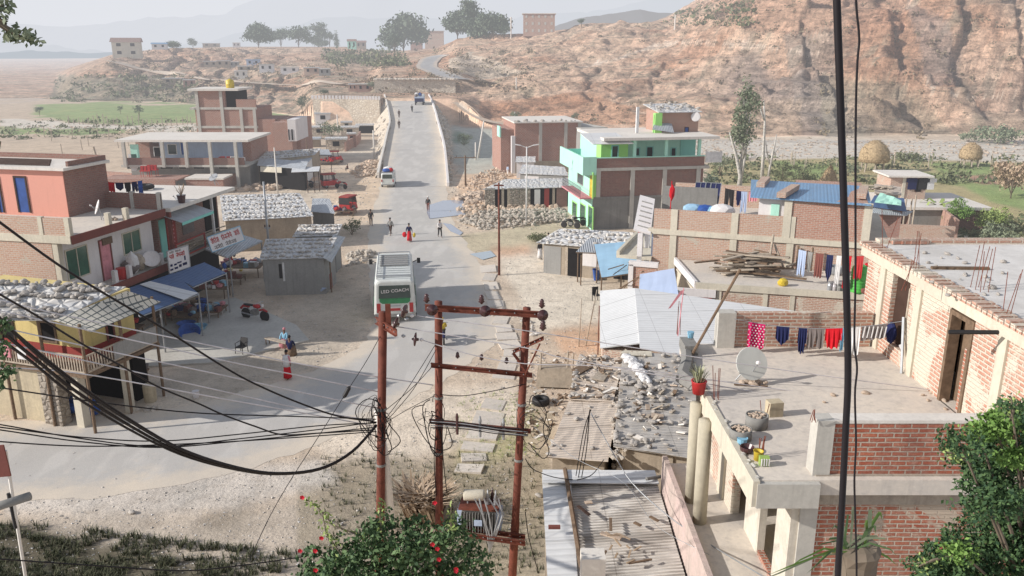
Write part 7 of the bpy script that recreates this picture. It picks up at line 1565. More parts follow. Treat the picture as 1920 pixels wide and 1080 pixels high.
tuktuk('red three wheeler parked beside the open tin canopy',P(618,352),R(-60)); tuktuk('red three wheeler standing at the end of the long mud shed',P(628,305),R(-80)); tuktuk('dark red three wheeler beside the stall near the weathered tin hut',P(655,398),R(-20))
# ---- people
person('person walking away on the left road edge in dark jacket and grey trousers',P(696,424),R(10),1.6,'walk',m_black,m_greyc)
person('person crossing the road in grey jacket and dark trousers',P(733,441),R(160),1.6,'walk',m_grey,m_wooddk)
E=person('woman on the road in navy top and red skirt carrying a red bag',P(768,453),R(175),1.62,'walk',m_navy,None,skirt=m_redc)
m=MB(); p=P(768,453); m.blob((p.x-.42,p.y,.62),(.2,.14,.25),2,.06); solo('bag',m,m_redc,'red bag carried by the woman in the middle of the road','bag'); m=MB(); m.blob((p.x+.42,p.y-.05,.6),(.14,.1,.22),2,.06); solo('bag',m,m_yel,'small yellow bag in the left hand of the woman in the road','bag')
person('man on the road in white shirt and dark trousers',P(825,445),R(200),1.6,'walk',m_white,m_black)
person('person with white head cloth standing at the puddle in dark coat and rust trousers',P(803,397),R(170),1.6,'stand',m_black,m_maroon,hat=m_whitec)
for Y,px,lab in ((152,748.5,'dark dressed person walking on the left shoulder of the ramp, nearer one'),(167,748.5,'dark dressed person walking on the left shoulder of the ramp, farther one')): person(lab,(rx(px,Y,rampz(Y)),Y,rampz(Y)),R(5),1.6,'walk',m_wooddk,m_wooddk)
person('standing woman in white shawl and red sari near the concrete apron',P(540,711),R(150),1.55,'stand',m_pinkp,None,skirt=m_redc,shawl=m_whitec)
E=thing('bench','low wooden bench on the edge of the concrete apron','bench',P(520,652),R(-32)); m=MB(); m.box(-.85,.85,-.17,.17,.42,.47); m.build('seat',m_woodl,E)
for a in(-.75,.75):
    for d in(-.12,.12): m=MB(); m.bar((a,d,0),(a,d,.42),.03); m.build('leg',m_wood,E)
c=P(534,650); person('old woman in blue shirt and pink head cloth sitting on the bench',(c.x,c.y+.1,-.08),R(170),1.5,'sit',m_lblue,None,skirt=m_pinkp,hat=m_pinkp)
c=P(545,668); person('person in navy jacket sitting with back to the camera beside the bench',(c.x,c.y,-.05),R(-5),1.62,'sit',m_navy,None,skirt=m_wood)
E=thing('chair','black plastic chair standing on the dirt beside the apron','chair',P(454,664),R(160)); m=MB(); m.box(-.24,.24,-.22,.24,.42,.46); m.build('seat',m_black,E); m=MB(); m.hexa([(-.24,-.22,.46),(.24,-.22,.46),(.24,-.18,.46),(-.24,-.18,.46),(-.22,-.32,.88),(.22,-.32,.88),(.22,-.28,.88),(-.22,-.28,.88)]); m.build('backrest',m_black,E)
for a in(-.22,.22):
    for d in(-.2,.22): m=MB(); m.bar((a,d,.43),(a*1.15,d*1.15,0),.022); m.build('leg',m_black,E)
    m=MB(); m.tube([(a,.2,.43),(a*1.1,.2,.66),(a*1.1,-.25,.68)],.02); m.build('armrest',m_black,E)
person('person in black coat and white scarf standing at the stall right of the road',P(1012,486),R(-150),1.5,'stand',m_black,None,skirt=m_whitec)
c=P(1040,478); person('person in rust shawl sitting behind the white slatted stand',(c.x+.8,c.y+.6,0),R(180),1.5,'sit',m_maroon,m_wood,shawl=m_maroon)
person('person in red top standing behind the white slatted stand',P(1028,470),R(190),1.5,'stand',m_redp,m_greyc)
person('child in dark red clothes squatting on the orange rubble below the left ramp',(P(652,322).x,P(652,322).y,.1),R(60),1.2,'sit',m_maroon,m_black)
person('person in blue and white by the small block shed right of the ramp',P(952,330),R(120),1.5,'stand',m_blueg,m_white)
person('person in a dark top standing on the pale blue house balcony',LB.w(-1.2,2.0,zt),R(90),1.5,'stand',m_redp,m_navy)
E=thing('chair','dark chair at the corner of the pale tin roof shed','chair',P(1118,565),R(20)); m=MB(); m.box(-.22,.22,-.22,.22,.42,.46); m.build('seat',m_black,E); m=MB(); m.box(-.22,.22,.2,.24,.46,.95); m.build('backrest',m_black,E)
for a in(-.2,.2):
    for d in(-.2,.2): m=MB(); m.bar((a,d,.43),(a,d,0),.025); m.build('leg',m_black,E)
# ---- poles on the street
def pole(label,px,py,h,r,mat,arms=(),lean=0,cat='pole',name='utility_pole',z=None,group=None):
    p=P(px,py,0); z0=hz(p.x,p.y) if z is None else z; E=thing(name,label,cat,(p.x,p.y,z0-.1),0,group); m=MB(); m.tube([(0,0,0),(lean,0,h)],[r,r*.7],8); m.build('shaft',mat,E,True)
    for (zz,w,t) in arms:
        m=MB(); m.box(lean*zz/h-w/2,lean*zz/h+w/2,-.05,.05,zz-.05,zz+.05); m.build('crossarm',mat,E)
        if t:
            for s in(-1,1): m=MB(); m.lathe([(.03,0),(.06,.05),(.04,.1),(.06,.15),(.02,.2)],(lean*zz/h+s*w*.42,0,zz+.05),8); m.build('insulator',m_porc,E)
    return E
def hh(px,py0,py1):
    p=P(px,py0,0); q=PY(px,py1,p.y); return q.z
pole('grey steel pole with a round insulator standing between the signboard and the low concrete shed',509,522,hh(509,522,338),.1,m_galv,[(hh(509,522,425),.4,True)])
pole('slim pale pole behind the long grey shed',521,365,hh(521,365,275),.1,m_conc_l); pole('brown wooden pole beside the left stone strewn sheds',578,318,hh(578,318,205+55),.09,m_wood)
pole('pale concrete pole in front of the small round tree left of the ramp',635,268,hh(635,268,213),.14,m_conc_l); pole('pale concrete pole close to the left ramp wall',702,298,hh(702,298,243),.14,m_conc_l,[(hh(702,298,285),.8,False)])
pole('thin dark wooden pole on the right road shoulder with a small disc below',936,516,hh(936,516,340),.09,m_rust,[(hh(936,516,345),.7,False)])
pole('short dark pole with crossarm right of the ramp foot',873,350,hh(873,350,290),.13,m_wood,[(hh(873,350,294),2.6,True)])
pole('leaning pale concrete pole in the grey hollow right of the ramp',896,292,hh(896,292,222),.16,m_conc_l,lean=1.0,z=-.3); pole('short pale pole beside the leaning one right of the ramp',892,300,hh(892,300,262),.14,m_conc_l,z=-.3)
E=pole('tall slim street light mast with a double lamp head in front of the rubble heap',987,420,hh(987,420,273),.08,m_whitec,cat='street light',name='street_lamp'); z=hh(987,420,273)
for s in (-1,1): m=MB(); m.bar((0,0,z-.1),(s*.65,0,z+.15),.04); m.obox((s*.85,0,z+.17),(.55,.2,.08),ry=-s*.15); m.build('lamp_head',m_whitec,E)
for px,py0,py1,lean,lab in ((1085,650,556,.1,'thin bare stick standing beside the pale tin roof shed, left one'),(1098,648,540,.55,'thin bare stick beside the pale tin roof shed, right leaning one'),(1121,665,570,0,'rusty thin post at the left edge of the pale tin roof shed')): pole(lab,px,py0,hh(px,py0,py1),.035,m_woodl if lean else m_rust,lean=lean,name='stick',cat='stick')
pole('pale leaning pole standing on the hillside above the ramp',968,165,6,.16,m_conc_l,z=None) if False else None
# ---- transformer structure
RZ=hz(-1,18.3)-.3
def rpole(label,top,base,r):
    E=thing('electric_pole',label,'electric pole',base); o=Vector(base); m=MB(); a=Vector(top)-o; m.tube([(0,0,0),a*.35,a*.36,a],[r*1.15,r*1.12,r,r*.95],16); m.build('shaft',m_rust,E,True)
    for t in (.3,.55,.72): m=MB(); c=a*t; m.lathe([(r*1.12,-.03),(r*1.2,0),(r*1.12,.03)],c,14); m.build('collar',m_conc_d,E)
    return E
def zray(px,py,Y): return PY(px,py,Y)
T1=zray(718,585,18); B1=Vector((-3.42,18,RZ)); T2=zray(822,565,18.5); B2=Vector((-1.9,18.5,RZ)); T3=zray(988,577,18.2); B3=Vector((-.06,18.2,RZ))
E1=rpole('rust red tubular pole on the left, standing apart with a short bracket at its top',T1,B1,.105); E2_=rpole('rust red tubular pole in the middle, left leg of the transformer frame',T2,B2,.095); E3_=rpole('rust red tubular pole on the right, right leg of the transformer frame',T3,B3,.095)
m=MB(); m.tube([zray(708,770,18.25),zray(722,860,18.2),zray(742,1075,18.1)],[.09,.1,.13],12); solo('concrete_pole',m,m_conc_l,'pale grey pole leaning just behind the left rust red pole','pole',smooth=True)
def chan(name,label,a,b_,h=.13,mat=m_rust,par=None,bolts=6):
    a=Vector(a);b_=Vector(b_); c=(a+b_)/2; E=thing(name,label,'crossarm',c) if par is None else par
    o=c if par is None else Vector(par.location); d=(b_-a).normalized(); up=Vector((0,0,1)); n=Vector((d.y,-d.x,0)).normalized()
    def q(p0,p1,u0,u1,n0,n1,mm): mm.hexa([p0-o+up*u0+n*n0,p1-o+up*u0+n*n0,p1-o+up*u0+n*n1,p0-o+up*u0+n*n1,p0-o+up*u1+n*n0,p1-o+up*u1+n*n0,p1-o+up*u1+n*n1,p0-o+up*u1+n*n1][::1])
    m=MB(); q(a,b_,-h/2,h/2,.0,-.012,m); q(a,b_,h/2-.012,h/2,.05,.001,m); q(a,b_,-h/2,-h/2+.012,.05,.001,m); m.build('channel',mat,E)
    m=MB()
    for i in range(bolts): p=a.lerp(b_,(i+.5)/bolts)-o+n*.01; m.lathe([(.014,0),(.014,.02),(.004,.022)],p,6,0,n)
    m.build('bolts',m_galv,E); return E
def pin_ins(parent,p,label=None,s=1.0):
    o=Vector(parent.location); q=Vector(p)-o; m=MB(); m.lathe([(.02*s,0),(.05*s,.04*s),(.07*s,.05*s),(.045*s,.08*s),(.062*s,.1*s),(.04*s,.13*s),(.05*s,.16*s),(.02*s,.2*s)],q,14); return m.build('pin_insulator',m_porc,parent,True)
def disc_ins(label,p,ax,r=.13,th=.07):
    m=MB(); m.lathe([(.02,-.06),(.035,-.02),(r*.9,0),(r,.02),(r*.96,.035),(.04,.05),(.03,.1)],p,20,0,ax); return solo('disc_insulator',m,m_porc,label,'insulator',smooth=True)
c1=chan('crossarm','top rust red channel joining the middle and right poles',zray(797,576,18.3),zray(1022,590,18.0),.15)
for i,(px,py) in enumerate(((800,572),(903,574),(1016,582))): pin_ins(c1,zray(px,py-4,18.1-.1*(i==2)),s=1.1); disc_ins('brown disc insulator on the top channel, %s one'%('left','middle','right')[i],zray(px+(10 if i==0 else (6 if i==1 else 1)),py+9,17.95),(.3,-1,.1),.135)
c2=chan('crossarm','second rust red channel between the middle and right poles',zray(808,684,18.35),zray(998,703,18.0),.11)
for px,py in ((858,686),(903,690),(950,696)): pin_ins(c2,zray(px,py-14,18.2),s=.8)
c3=chan('crossarm','third rust red channel wrapped with cables between the middle and right poles',zray(805,789,18.3),zray(995,808,18.0),.1)
for i,(px,py) in enumerate(((857,790),(900,795),(944,800))):
    a=zray(px,py-6,18.1); m=MB(); m.lathe([(.03,-.42),(.035,-.3),(.03,-.28),(.035,-.15),(.03,-.1),(.04,.02),(.02,.12)],a,10); solo('fuse_holder',m,m_galv if i!=0 else m_porc,'fuse cut out hanging below the third channel, %s one'%('left','middle','right')[i],'fuse')
c4=chan('crossarm','slanting dark rust bracket near the top of the right pole',zray(962,660,18.1),zray(1019,634,17.4),.1); pin_ins(c4,zray(1018,620,17.4),s=1.2); 
m=MB(); m.bar(zray(1012,645,17.5),zray(985,702,18.0),.02); m.bar(zray(962,662,18.1),zray(990,700,18.05),.035); solo('brace',m,m_rust,'thin brace under the slanting bracket of the right pole','brace')
c5=chan('crossarm','short salmon channel at the top of the left pole',zray(706,600,18.3),zray(744,624,17.4),.17); 
m=MB(); a=zray(727,570,17.9); m.hexa([a+Vector(v) for v in ((-.06,-.02,-.55),(.06,-.02,-.55),(.06,.02,-.55),(-.06,.02,-.55),(-.06,-.02,0),(.06,-.02,0),(.06,.02,0),(-.06,.02,0))]); solo('bracket',m,m_rust,'upright steel bracket at the top of the left pole','bracket')
for i,(px,py,ax) in enumerate(((757,583,(1,-.3,-.2)),(741,606,(1,-.2,-.3)),(777,636,(1,0,-.1)))): disc_ins('brown disc insulator right of the left pole, %s one'%('upper','middle','lower')[i],zray(px,py,17.6),ax,.16)
for i,(px,py,Y) in enumerate(((748,592,17.6),(762,598,17.6),(772,592,17.6),(756,630,17.5),(790,637,17.6))): m=MB(); m.lathe([(.02,-.04),(.045,0),(.02,.05)],zray(px,py,Y),8,0,(1,0,0)); solo('clamp',m,m_white if i in(2,4) else m_galv,'metal strain clamp in the insulator string of the left pole','clamp','strain clamps at the left pole')
# transformer
tc=zray(900,965,18.35); E=thing('transformer','grey finned pole transformer with a cream oil cylinder on top','transformer',(tc.x,tc.y,tc.z-.35),R(-6))
m=MB(); m.box(-.42,.42,-.22,.22,0,.62); m.build('tank',m_conc_d,E)
for i in range(13): m=MB(); x=-.42+i*.07; m.box(x-.006,x+.006,-.34,-.22,.05,.55); m.build('fin',m_grey,E)
for s in(-1,1):
    for i in range(5): m=MB(); y=-.18+i*.09; m.box(s*.42,s*.55,y-.006,y+.006,.05,.55); m.build('fin',m_blueg,E)
m=MB(); m.box(-.5,.5,-.28,.28,.62,.66); m.build('lid',m_rust,E); m=MB(); m.lathe([(.02,0),(.13,.02),(.14,.05),(.14,.5),(.13,.53),(.02,.55)],(-.42,0,.88),18,0,(1,.05,.02)); m.build('oil_conservator',m_cream,E,True)
m=MB(); m.bar((-.3,0,.66),(-.3,0,.8),.03); m.bar((0,0,.66),(0,0,.8),.03); m.build('support',m_galv,E); m=MB(); m.box(-.1,.1,-.36,-.33,.25,.4); m.build('name_plate',m_blueg,E)
for i,(x,y) in enumerate(((.2,0),(.3,.12),(.4,-.02))):
    m=MB(); m.lathe([(.05,0),(.06,.03),(.04,.06),(.06,.09),(.04,.12),(.055,.15),(.035,.19),(.05,.22),(.02,.28),(.015,.4)],(x,y,.66),12); m.build('bushing',[m_galv,m_porc,m_galv][i],E,True)
for i,(a,b_,lab) in enumerate((((870,990,18.15),(985,1006,18.0),'upper transformer platform channel'),((880,1003,17.9),(985,1018,17.8),'lower transformer platform channel'))): chan('platform_channel',lab+' in dark rust',zray(*a),zray(*b_),.12)
m=MB(); 
for i in range(6):
    x0=890+i*9; m.tube([zray(x0,935,18.0),zray(x0+random.uniform(5,20),965,17.9),zray(915+i*4,1010-i*4,17.85),zray(918,1035,17.9)],.02,5)
solo('transformer_cables',m,m_galv,'bundle of grey cables running down in front of the transformer','cables')
# ---- wires
def wire(label,pts,r,mat,Y0,Y1,group=None,name='cable',n=6,sub=5):
    L=len(pts); c=[]
    for i,(px,py) in enumerate(pts):
        t=(px-pts[0][0])/(pts[-1][0]-pts[0][0]) if abs(pts[-1][0]-pts[0][0])>abs(pts[-1][1]-pts[0][1]) else (py-pts[0][1])/(pts[-1][1]-pts[0][1]); c.append(PY(px,py,Y0+(Y1-Y0)*t))
    out=[]
    for i in range(L-1):
        p0=c[max(i-1,0)];p1=c[i];p2=c[i+1];p3=c[min(i+2,L-1)]
        for k in range(sub): t=k/sub; out.append(.5*((2*p1)+(-p0+p2)*t+(2*p0-5*p1+4*p2-p3)*t*t+(-p0+3*p1-3*p2+p3)*t**3))
    out.append(c[-1]); m=MB(); m.tube(out,r,n); return solo(name,m,mat,label,'cable',group,smooth=True)
g1='thick black cables sagging across the lower left'
for i,(dy,dx) in enumerate(((0,0),(16,0),(27,-6),(5,10))):
    wire(['topmost','second','lowest','inner'][i]+' of the thick black cables sagging from the left edge to the left pole',[(-60+dx,545+dy),(0+dx,600+dy*1.1),(60,652+dy),(140,716+dy),(240,785+dy*.7),(340,842+dy*.4),(440,875+dy*.2),(520,887+dy*.1),(600,878+dy*.1),(660,846+dy*.1),(706,796+dy*.1)],[.026,.024,.02,.016][i],m_cable,9,17.9)
wire('dark cable falling from the upper left over the white house to the left pole',[(-60,372),(0,417),(100,490),(175,538),(300,612),(420,688),(483,722),(560,755),(633,780),(700,790)],.02,m_cable,11,17.9)
wire('dark cable crossing the balcony house and kinking before the left pole',[(-60,515),(0,552),(69,592),(149,642),(247,697),(296,725),(373,757),(417,777),(480,800),(530,815),(600,812),(700,806)],.017,m_cable,11,17.9)
wire('thin black cable almost level above the lower road',[(-60,720),(0,727),(86,740),(160,751),(290,767),(400,776),(560,781),(705,786)],.014,m_cable,13,17.9)
for i,(a,b_,c_) in enumerate(((796,836,803),(806,838,810),(828,833,815),(801,826,796))): wire('%s of the four slack black cables over the lower road'%('first','second','third','fourth')[i],[(-60,a-6),(0,a),(150,(a+b_)/2+6),(300,b_+1),(450,(b_+c_)/2+3),(600,c_+2),(706,c_-12+i*3)],.013,m_cable,13,17.9)
wire('thin black cable low across the bottom left corner',[(-60,1040),(0,1048),(200,1062),(340,1070),(430,1063),(560,1045),(640,1030)],.012,m_cable,12,15)
g2='bright bare wires coming from the left'
for i,l in enumerate(([(-40,552),(106,588),(420,653),(560,682),(712,707),(812,722)],[(-60,572),(29,589),(420,676),(540,700),(712,735)],[(-60,600),(169,651),(420,704),(520,726),(705,765)],[(-60,628),(0,641),(420,734),(560,765),(706,790)],[(-60,690),(126,697),(420,748),(600,780),(706,800)])): wire('%s of the five bright bare wires running from the left edge to the poles'%('highest','second','third','fourth','lowest')[i],l,.0135,m_alu,16,18.3,name='bare_wire')
for i,l in enumerate(([(782,592),(985,620),(1145,645),(1320,672),(1600,712),(1980,760)],[(742,612),(985,652),(1060,672),(1300,715),(1500,750),(1700,782)],[(790,637),(880,664),(985,682),(1170,690),(1500,735),(1980,790)])): wire('%s of the three bare wires running right from the left pole over the terrace'%('upper','middle','lower')[i],l,.011 if i!=1 else .012,m_alu,17.6,17.2,name='bare_wire')
wire('guy wire slanting down left from the left pole with a black strain insulator',[(718,620),(690,672),(650,735),(590,830),(545,900),(505,970),(470,1045)],.008,m_cable,18,14.5,name='guy_wire')
m=MB(); p=PY(650,735,17.2); m.lathe([(.02,-.15),(.05,-.1),(.05,.1),(.02,.15)],p,10,0,(.5,.2,.9)); solo('strain_insulator',m,m_black,'black strain insulator on the left guy wire','insulator')
for i,l in enumerate(([(815,648),(760,735),(712,800)],[(818,655),(775,730),(720,795)],[(808,690),(770,730),(722,770)],[(712,800),(760,770),(815,742)])): wire('%s of the thin cables slanting between the left and middle poles'%('first','second','third','fourth')[i],l,.008,m_cable,18.4,18)
wire('slack cable from the middle pole to the right pole below the second channel',[(826,740),(870,742),(930,732),(985,720)],.01,m_cable,18.4,18.1)
for i in range(5): wire('cable lying along the third channel',[(808,786+i*4),(870,792+i*3),(930,801+i*3),(990,806+i*3+random.uniform(-2,3))],.012,m_galv if i%2 else m_cable,18.15,17.95,group='cables along the third channel')
rnd=random.Random(5)
for (cx,cy,n,Y,lab,g) in ((706,800,13,17.85,'loop of the cable tangle around the left pole','cable tangle of the left pole'),(815,800,8,18.3,'loop of the cable tangle around the middle pole','cable tangle of the middle pole'),(1000,800,8,18.0,'loop of the cable tangle around the right pole','cable tangle of the right pole')):
    for i in range(n):
        a=rnd.random()*6.28; w=rnd.uniform(8,42); h=rnd.uniform(12,60); k=[(cx+w*math.cos(a+t*.7)*(.4+.6*abs(math.sin(t)))+rnd.gauss(0,3),cy+h*math.sin(a+t*.8)+rnd.gauss(0,3)) for t in range(7)]
        c=[PY(x,y,Y+rnd.uniform(-.1,.1)) for x,y in k]; out=[]
        for q in range(len(c)-1):
            p0=c[max(q-1,0)];p1=c[q];p2=c[q+1];p3=c[min(q+2,len(c)-1)]
            for s in range(4): t=s/4; out.append(.5*((2*p1)+(-p0+p2)*t+(2*p0-5*p1+4*p2-p3)*t*t+(-p0+3*p1-3*p2+p3)*t**3))
        m=MB(); m.tube(out,rnd.choice([.006,.009,.012]),5); solo('cable_loop',m,m_cable,lab,'cable',g,smooth=True)
for i,l in enumerate(([(818,800),(814,860),(818,930)],[(826,800),(832,870),(838,925)],[(985,860),(1000,880),(1040,895),(1082,900)],[(990,830),(1010,842),(1028,820),(1036,790)],[(1082,900),(1110,890),(1132,862)],[(1106,768),(1096,830),(1084,898)],[(1106,768),(1100,840),(1090,898)],[(1108,768),(1094,810),(1080,892)],[(985,960),(992,1010),(1010,1075)])): wire(['cable running down the left side of the middle pole','cable running down the right side of the middle pole','black cable drooping from the right pole to the front roof','black cable looping out from the right pole','short black cable rising from the front roof to the stones','first of the dark stays above the front roof corner','second of the dark stays above the front roof corner','third of the dark stays above the front roof corner','black cable trailing down right of the right pole'][i],l,.012,m_cable,18.4 if i<2 else 18.1,18.4 if i<2 else (19.6 if i in(2,4,5,6,7) else 18))
wire('thick grey cable slanting down across the front roof to the bottom edge',[(1108,775),(1150,850),(1185,905),(1250,965),(1330,1020),(1480,1110)],.014,m_galv,19.5,13)
wire('thin grey wire beside the thick grey cable over the front roof',[(1000,800),(1080,860),(1170,905),(1230,985),(1330,1040)],.006,m_galv,18.2,15)
wire('thick black cable hanging straight down close to the camera at right',[(1566,-120),(1569,0),(1578,250),(1587,540),(1590,700),(1586,800),(1578,960),(1571,1080),(1568,1250)],[.0135]*1 and .0132,m_cable,3.0,3.0,n=10)
wire('thin wavy black cable hanging beside the thick one close to the camera',[(1604,-120),(1605,0),(1611,70),(1608,112),(1605,190),(1604,330),(1604,520),(1602,640),(1607,690),(1603,740),(1605,830),(1602,900),(1604,980),(1606,1090),(1600,1250)],.0042,m_cable,2.95,2.95,n=8)
# pipe, sign at bottom left
m=MB(); m.bar(PY(-60,968,6),PY(56,930,6.1),.036,14); solo('pipe',m,m_conc_d,'grey pipe end poking in at the left edge','pipe',smooth=True)
E=thing('roadside_sign','dark brown signboard on a leaning post at the left edge','sign',PY(32,1005,14)); o=Vector(E.location); m=MB(); m.bar(Vector((0,0,-1.5)),PY(10,845,14)-o,.03); m.build('post',m_conc_l,E); m=MB(); m.bar(PY(30,990,13.98)-o,PY(16,925,13.98)-o,.036); m.build('post_band',m_black,E); m=MB(); q=[PY(-40,838,13.95),PY(6,835,13.95),PY(20,893,13.95),PY(-26,897,13.95)]; m.hexa([q[3]-o,q[2]-o,q[2]-o+Vector((0,.03,0)),q[3]-o+Vector((0,.03,0)),q[0]-o,q[1]-o,q[1]-o+Vector((0,.03,0)),q[0]-o+Vector((0,.03,0))]); m.build('board',m_maroon,E)
# ================================================================ VEGETATION AND HILLSIDE
class LB_(MB):
    def leaf(s,c,sz,asp=.55,droop=None):
        n=Vector((random.gauss(0,1),random.gauss(0,1),random.gauss(.4,.9))).normalized(); a=n.orthogonal().normalized(); a=Matrix.Rotation(random.random()*6.28,3,n)@a; b=n.cross(a)
        a=a*sz; b=b*sz*asp; k=len(s.v); s.v+=[tuple(c-a),tuple(c-b*.9),tuple(c+a),tuple(c+b)]; s.f.append((k,k+1,k+2,k+3)); s.m.append(0)
def crown_pts(blobs,n):
    tot=sum(r[0]*r[1]*r[2] for _,r in blobs); out=[]
    for c,r in blobs:
        k=int(n*r[0]*r[1]*r[2]/tot)
        for _ in range(k):
            d=Vector((random.gauss(0,1),random.gauss(0,1),random.gauss(0,1))).normalized(); t=random.random()**.33*(.75+.35*random.random()); out.append(Vector((c[0]+d.x*r[0]*t,c[1]+d.y*r[1]*t,c[2]+d.z*r[2]*t)))
    return out
def tree_mesh(h,w,n=900,ls=.5,kind='round',mat=None,trunk=.3,tmat=None,seed=1,bare=.25):
    st=random.getstate(); random.seed(seed); bl=[]; k={'round':7,'tall':8,'cone':5,'spread':8}[kind]
    for i in range(k):
        if kind=='tall': z=h*(bare+.08+(.92-bare)*i/k); r=w*.5*random.uniform(.45,.75)*(1-.4*i/k); c=(random.gauss(0,w*.13),random.gauss(0,w*.13),z); bl.append((c,(r,r,h*.12)))
        elif kind=='cone': z=h*(.15+.8*i/k); r=w*.5*(1-i/k*.85); bl.append(((0,0,z),(r,r,h*.14)))
        else:
            a=i*2.4; q=w*.5*(.0 if i==0 else .62*random.uniform(.7,1)); z=h*(bare+(1-bare)*random.uniform(.35,.75)) if i else h*.72; r=w*.5*random.uniform(.36,.56)
            bl.append(((q*math.cos(a),q*math.sin(a),z),(r,r,min(r,h*(1-bare)*.36)*random.uniform(.7,1))))
    L=LB_()
    # clumps: leaves gather into small tufts so that gaps show
    cl=crown_pts(bl,max(12,n//14))
    for c in cl:
        for _ in range(14): L.leaf(c+Vector((random.gauss(0,1),random.gauss(0,1),random.gauss(0,.7)))*ls*1.5,ls*random.uniform(.6,1.3))
    T=MB(); top=Vector((random.gauss(0,.03*h),0,h*(.75 if kind!='cone' else .9))); T.tube([Vector((0,0,-.3)),Vector((random.gauss(0,.02*h),0,h*.3)),top],[trunk,trunk*.8,trunk*.25],7)
    for c,r in bl: T.tube([Vector((0,0,h*bare*random.uniform(.7,1.3))),Vector((c[0]*.5,c[1]*.5,c[2]*.75)),Vector(c)],[trunk*.45,trunk*.3,trunk*.08],5)
    random.setstate(st); return L,T
tree_cache={}
def tree(label,px,py,hpx,wpx,kind='round',mat=None,name='tree',group=None,n=900,Y=None,seed=None,tmat=None,bare=.25,z=None,lsf=1.0):
    g=ground(px,py) if Y is None else None
    if g is None: q=PY(px,py,Y); g=Vector((q.x,Y,hz(q.x,Y) if z is None else z))
    D=g.y*CP_+(CH-g.z)*SP_; h=hpx*D/CF; w=wpx*D/CF; seed=seed if seed is not None else random.randrange(9999)
    L,T=tree_mesh(h,w,n,max(.028*h,.045*w)*.8*lsf,kind,seed=seed,trunk=max(.018*h,.05),bare=bare)
    E=thing(name,label,'tree' if 'shrub' not in name and 'bush' not in name else 'bush',(g.x,g.y,g.z-.1),random.random()*6,group)
    T.build('trunk',tmat or m_bark,E,True); L.build('crown',mat or m_leafd,E); return E
g='trees along the skyline'
for px,py,hp,wp,k,lab in ((485,89,44,46,'round','dark round skyline tree, leftmost of the big group'),(527,88,34,34,'round','lower pale skyline tree second in the left group'),(560,88,38,42,'round','skyline tree with open crown in the middle of the left group'),(598,87,42,34,'tall','tall skyline tree right of the middle in the left group'),(618,87,32,18,'round','small skyline tree near the right end of the left group'),(631,87,32,9,'cone','narrow pointed skyline tree at the right end of the left group'),(757,97,66,76,'round','broad dark tree on the skyline left of the brick block'),(740,100,40,30,'round','pale low tree at the foot of the broad skyline tree'),(890,72,66,52,'tall','tallest skyline tree, in the middle of the centre clump'),(858,72,48,52,'spread','skyline tree at the left of the centre clump'),(925,72,46,54,'round','skyline tree at the right of the centre clump'),(945,72,30,26,'round','small skyline tree ending the centre clump'),(362,89,18,16,'round','small pale skyline tree left above the hillside shanties'),(325,90,12,26,'round','low shrubby skyline tree beside the white house with blue roof'),(1090,52,20,12,'round','lone small tree on the ridge right of the pink brick block')):
    tree(lab,px,py+1,hp*1.06,wp*1.25,k,m_leafd,bare=.08,n=3600 if hp>40 else 1600,lsf=1.1)
for px,py,hp,wp,lab in ((75,218,22,20,'small tree at the left edge of the far green field'),(226,214,18,12,'slim small tree in the left part of the green field'),(262,222,30,22,'round tree standing alone in the green field'),(186,225,10,6,'tiny sapling in the green field'),(567,214,36,34,'dark round tree on the orange bank behind the stone sheds'),(622,268,44,48,'olive bushy tree among the sheds left of the ramp'),(608,182,16,22,'hazy bush tree above the left retaining wall'),(1330,366,46,44,'dark green tree at the right back corner of the green house'),(1078,232,24,20,'small tree behind the long bare brick house'),(700,168,16,22,'small olive tree beside the gabion wall'),(965,232,26,26,'thin green tree on the orange bank right of the ramp')):
    tree(lab,px,py,hp,wp,'round',m_leafe if px in (622,965,700) else m_leafd,n=900)
tree('tall grey green eucalyptus with pale forked trunk in front of the hill',1388,362,208,56,'tall',m_leafe,lsf=.6,n=2600,bare=.42,tmat=m_barkw,seed=12)
def bare_tree(label,px,py,paths,Y=None,r=.16):
    g=P(px,py,0); E=thing('bare_tree',label,'tree',g); 
    for i,(pts) in enumerate(paths):
        m=MB(); c=[PY(a,b_,g.y)-g for a,b_ in pts]; rr=r if i==0 else r*.6; m.tube(c,[rr*(1-.75*k/(len(c)-1)) for k in range(len(c))],7); m.build('trunk' if i==0 else 'limb',m_barkw,E,True)
bare_tree('white barked bare tree with two forked stems in front of the eucalyptus',1388,362,[[(1384,362),(1388,330),(1380,290),(1372,262),(1368,248)],[(1390,335),(1396,300),(1400,275),(1410,262)],[(1398,290),(1390,270),(1388,255)]],r=.3)
bare_tree('tall white dead tree trunk standing straight in front of the hill',1428,345,[[(1428,345),(1431,290),(1434,230),(1432,188)],[(1433,225),(1427,208),(1426,200)]],r=.26)
bare_tree('short white dead tree with stubby branches right of the tall dead trunk',1440,345,[[(1438,346),(1444,310),(1452,275),(1456,252)],[(1444,310),(1438,285),(1436,265)],[(1450,290),(1462,275)]],r=.2)
tree('bright green leafy tree growing beside the low grey house, far right',1790,436,82,58,'round',m_leafb,n=2200,bare=.08,lsf=.8)
tree('yellow green bushy tree right of the bright one, far right',1852,436,48,66,'round',m_leafy,n=1600,name='bush_tree',bare=.05)
tree('dry reddish yellow tree at the right edge of the fields',1895,372,74,88,'round',m_dry,n=1800,bare=.1)
tree('grey green shrub tree in the brick strewn yard, right of the enclosure',1870,462,46,70,'round',m_leafe,n=1200,bare=.05)
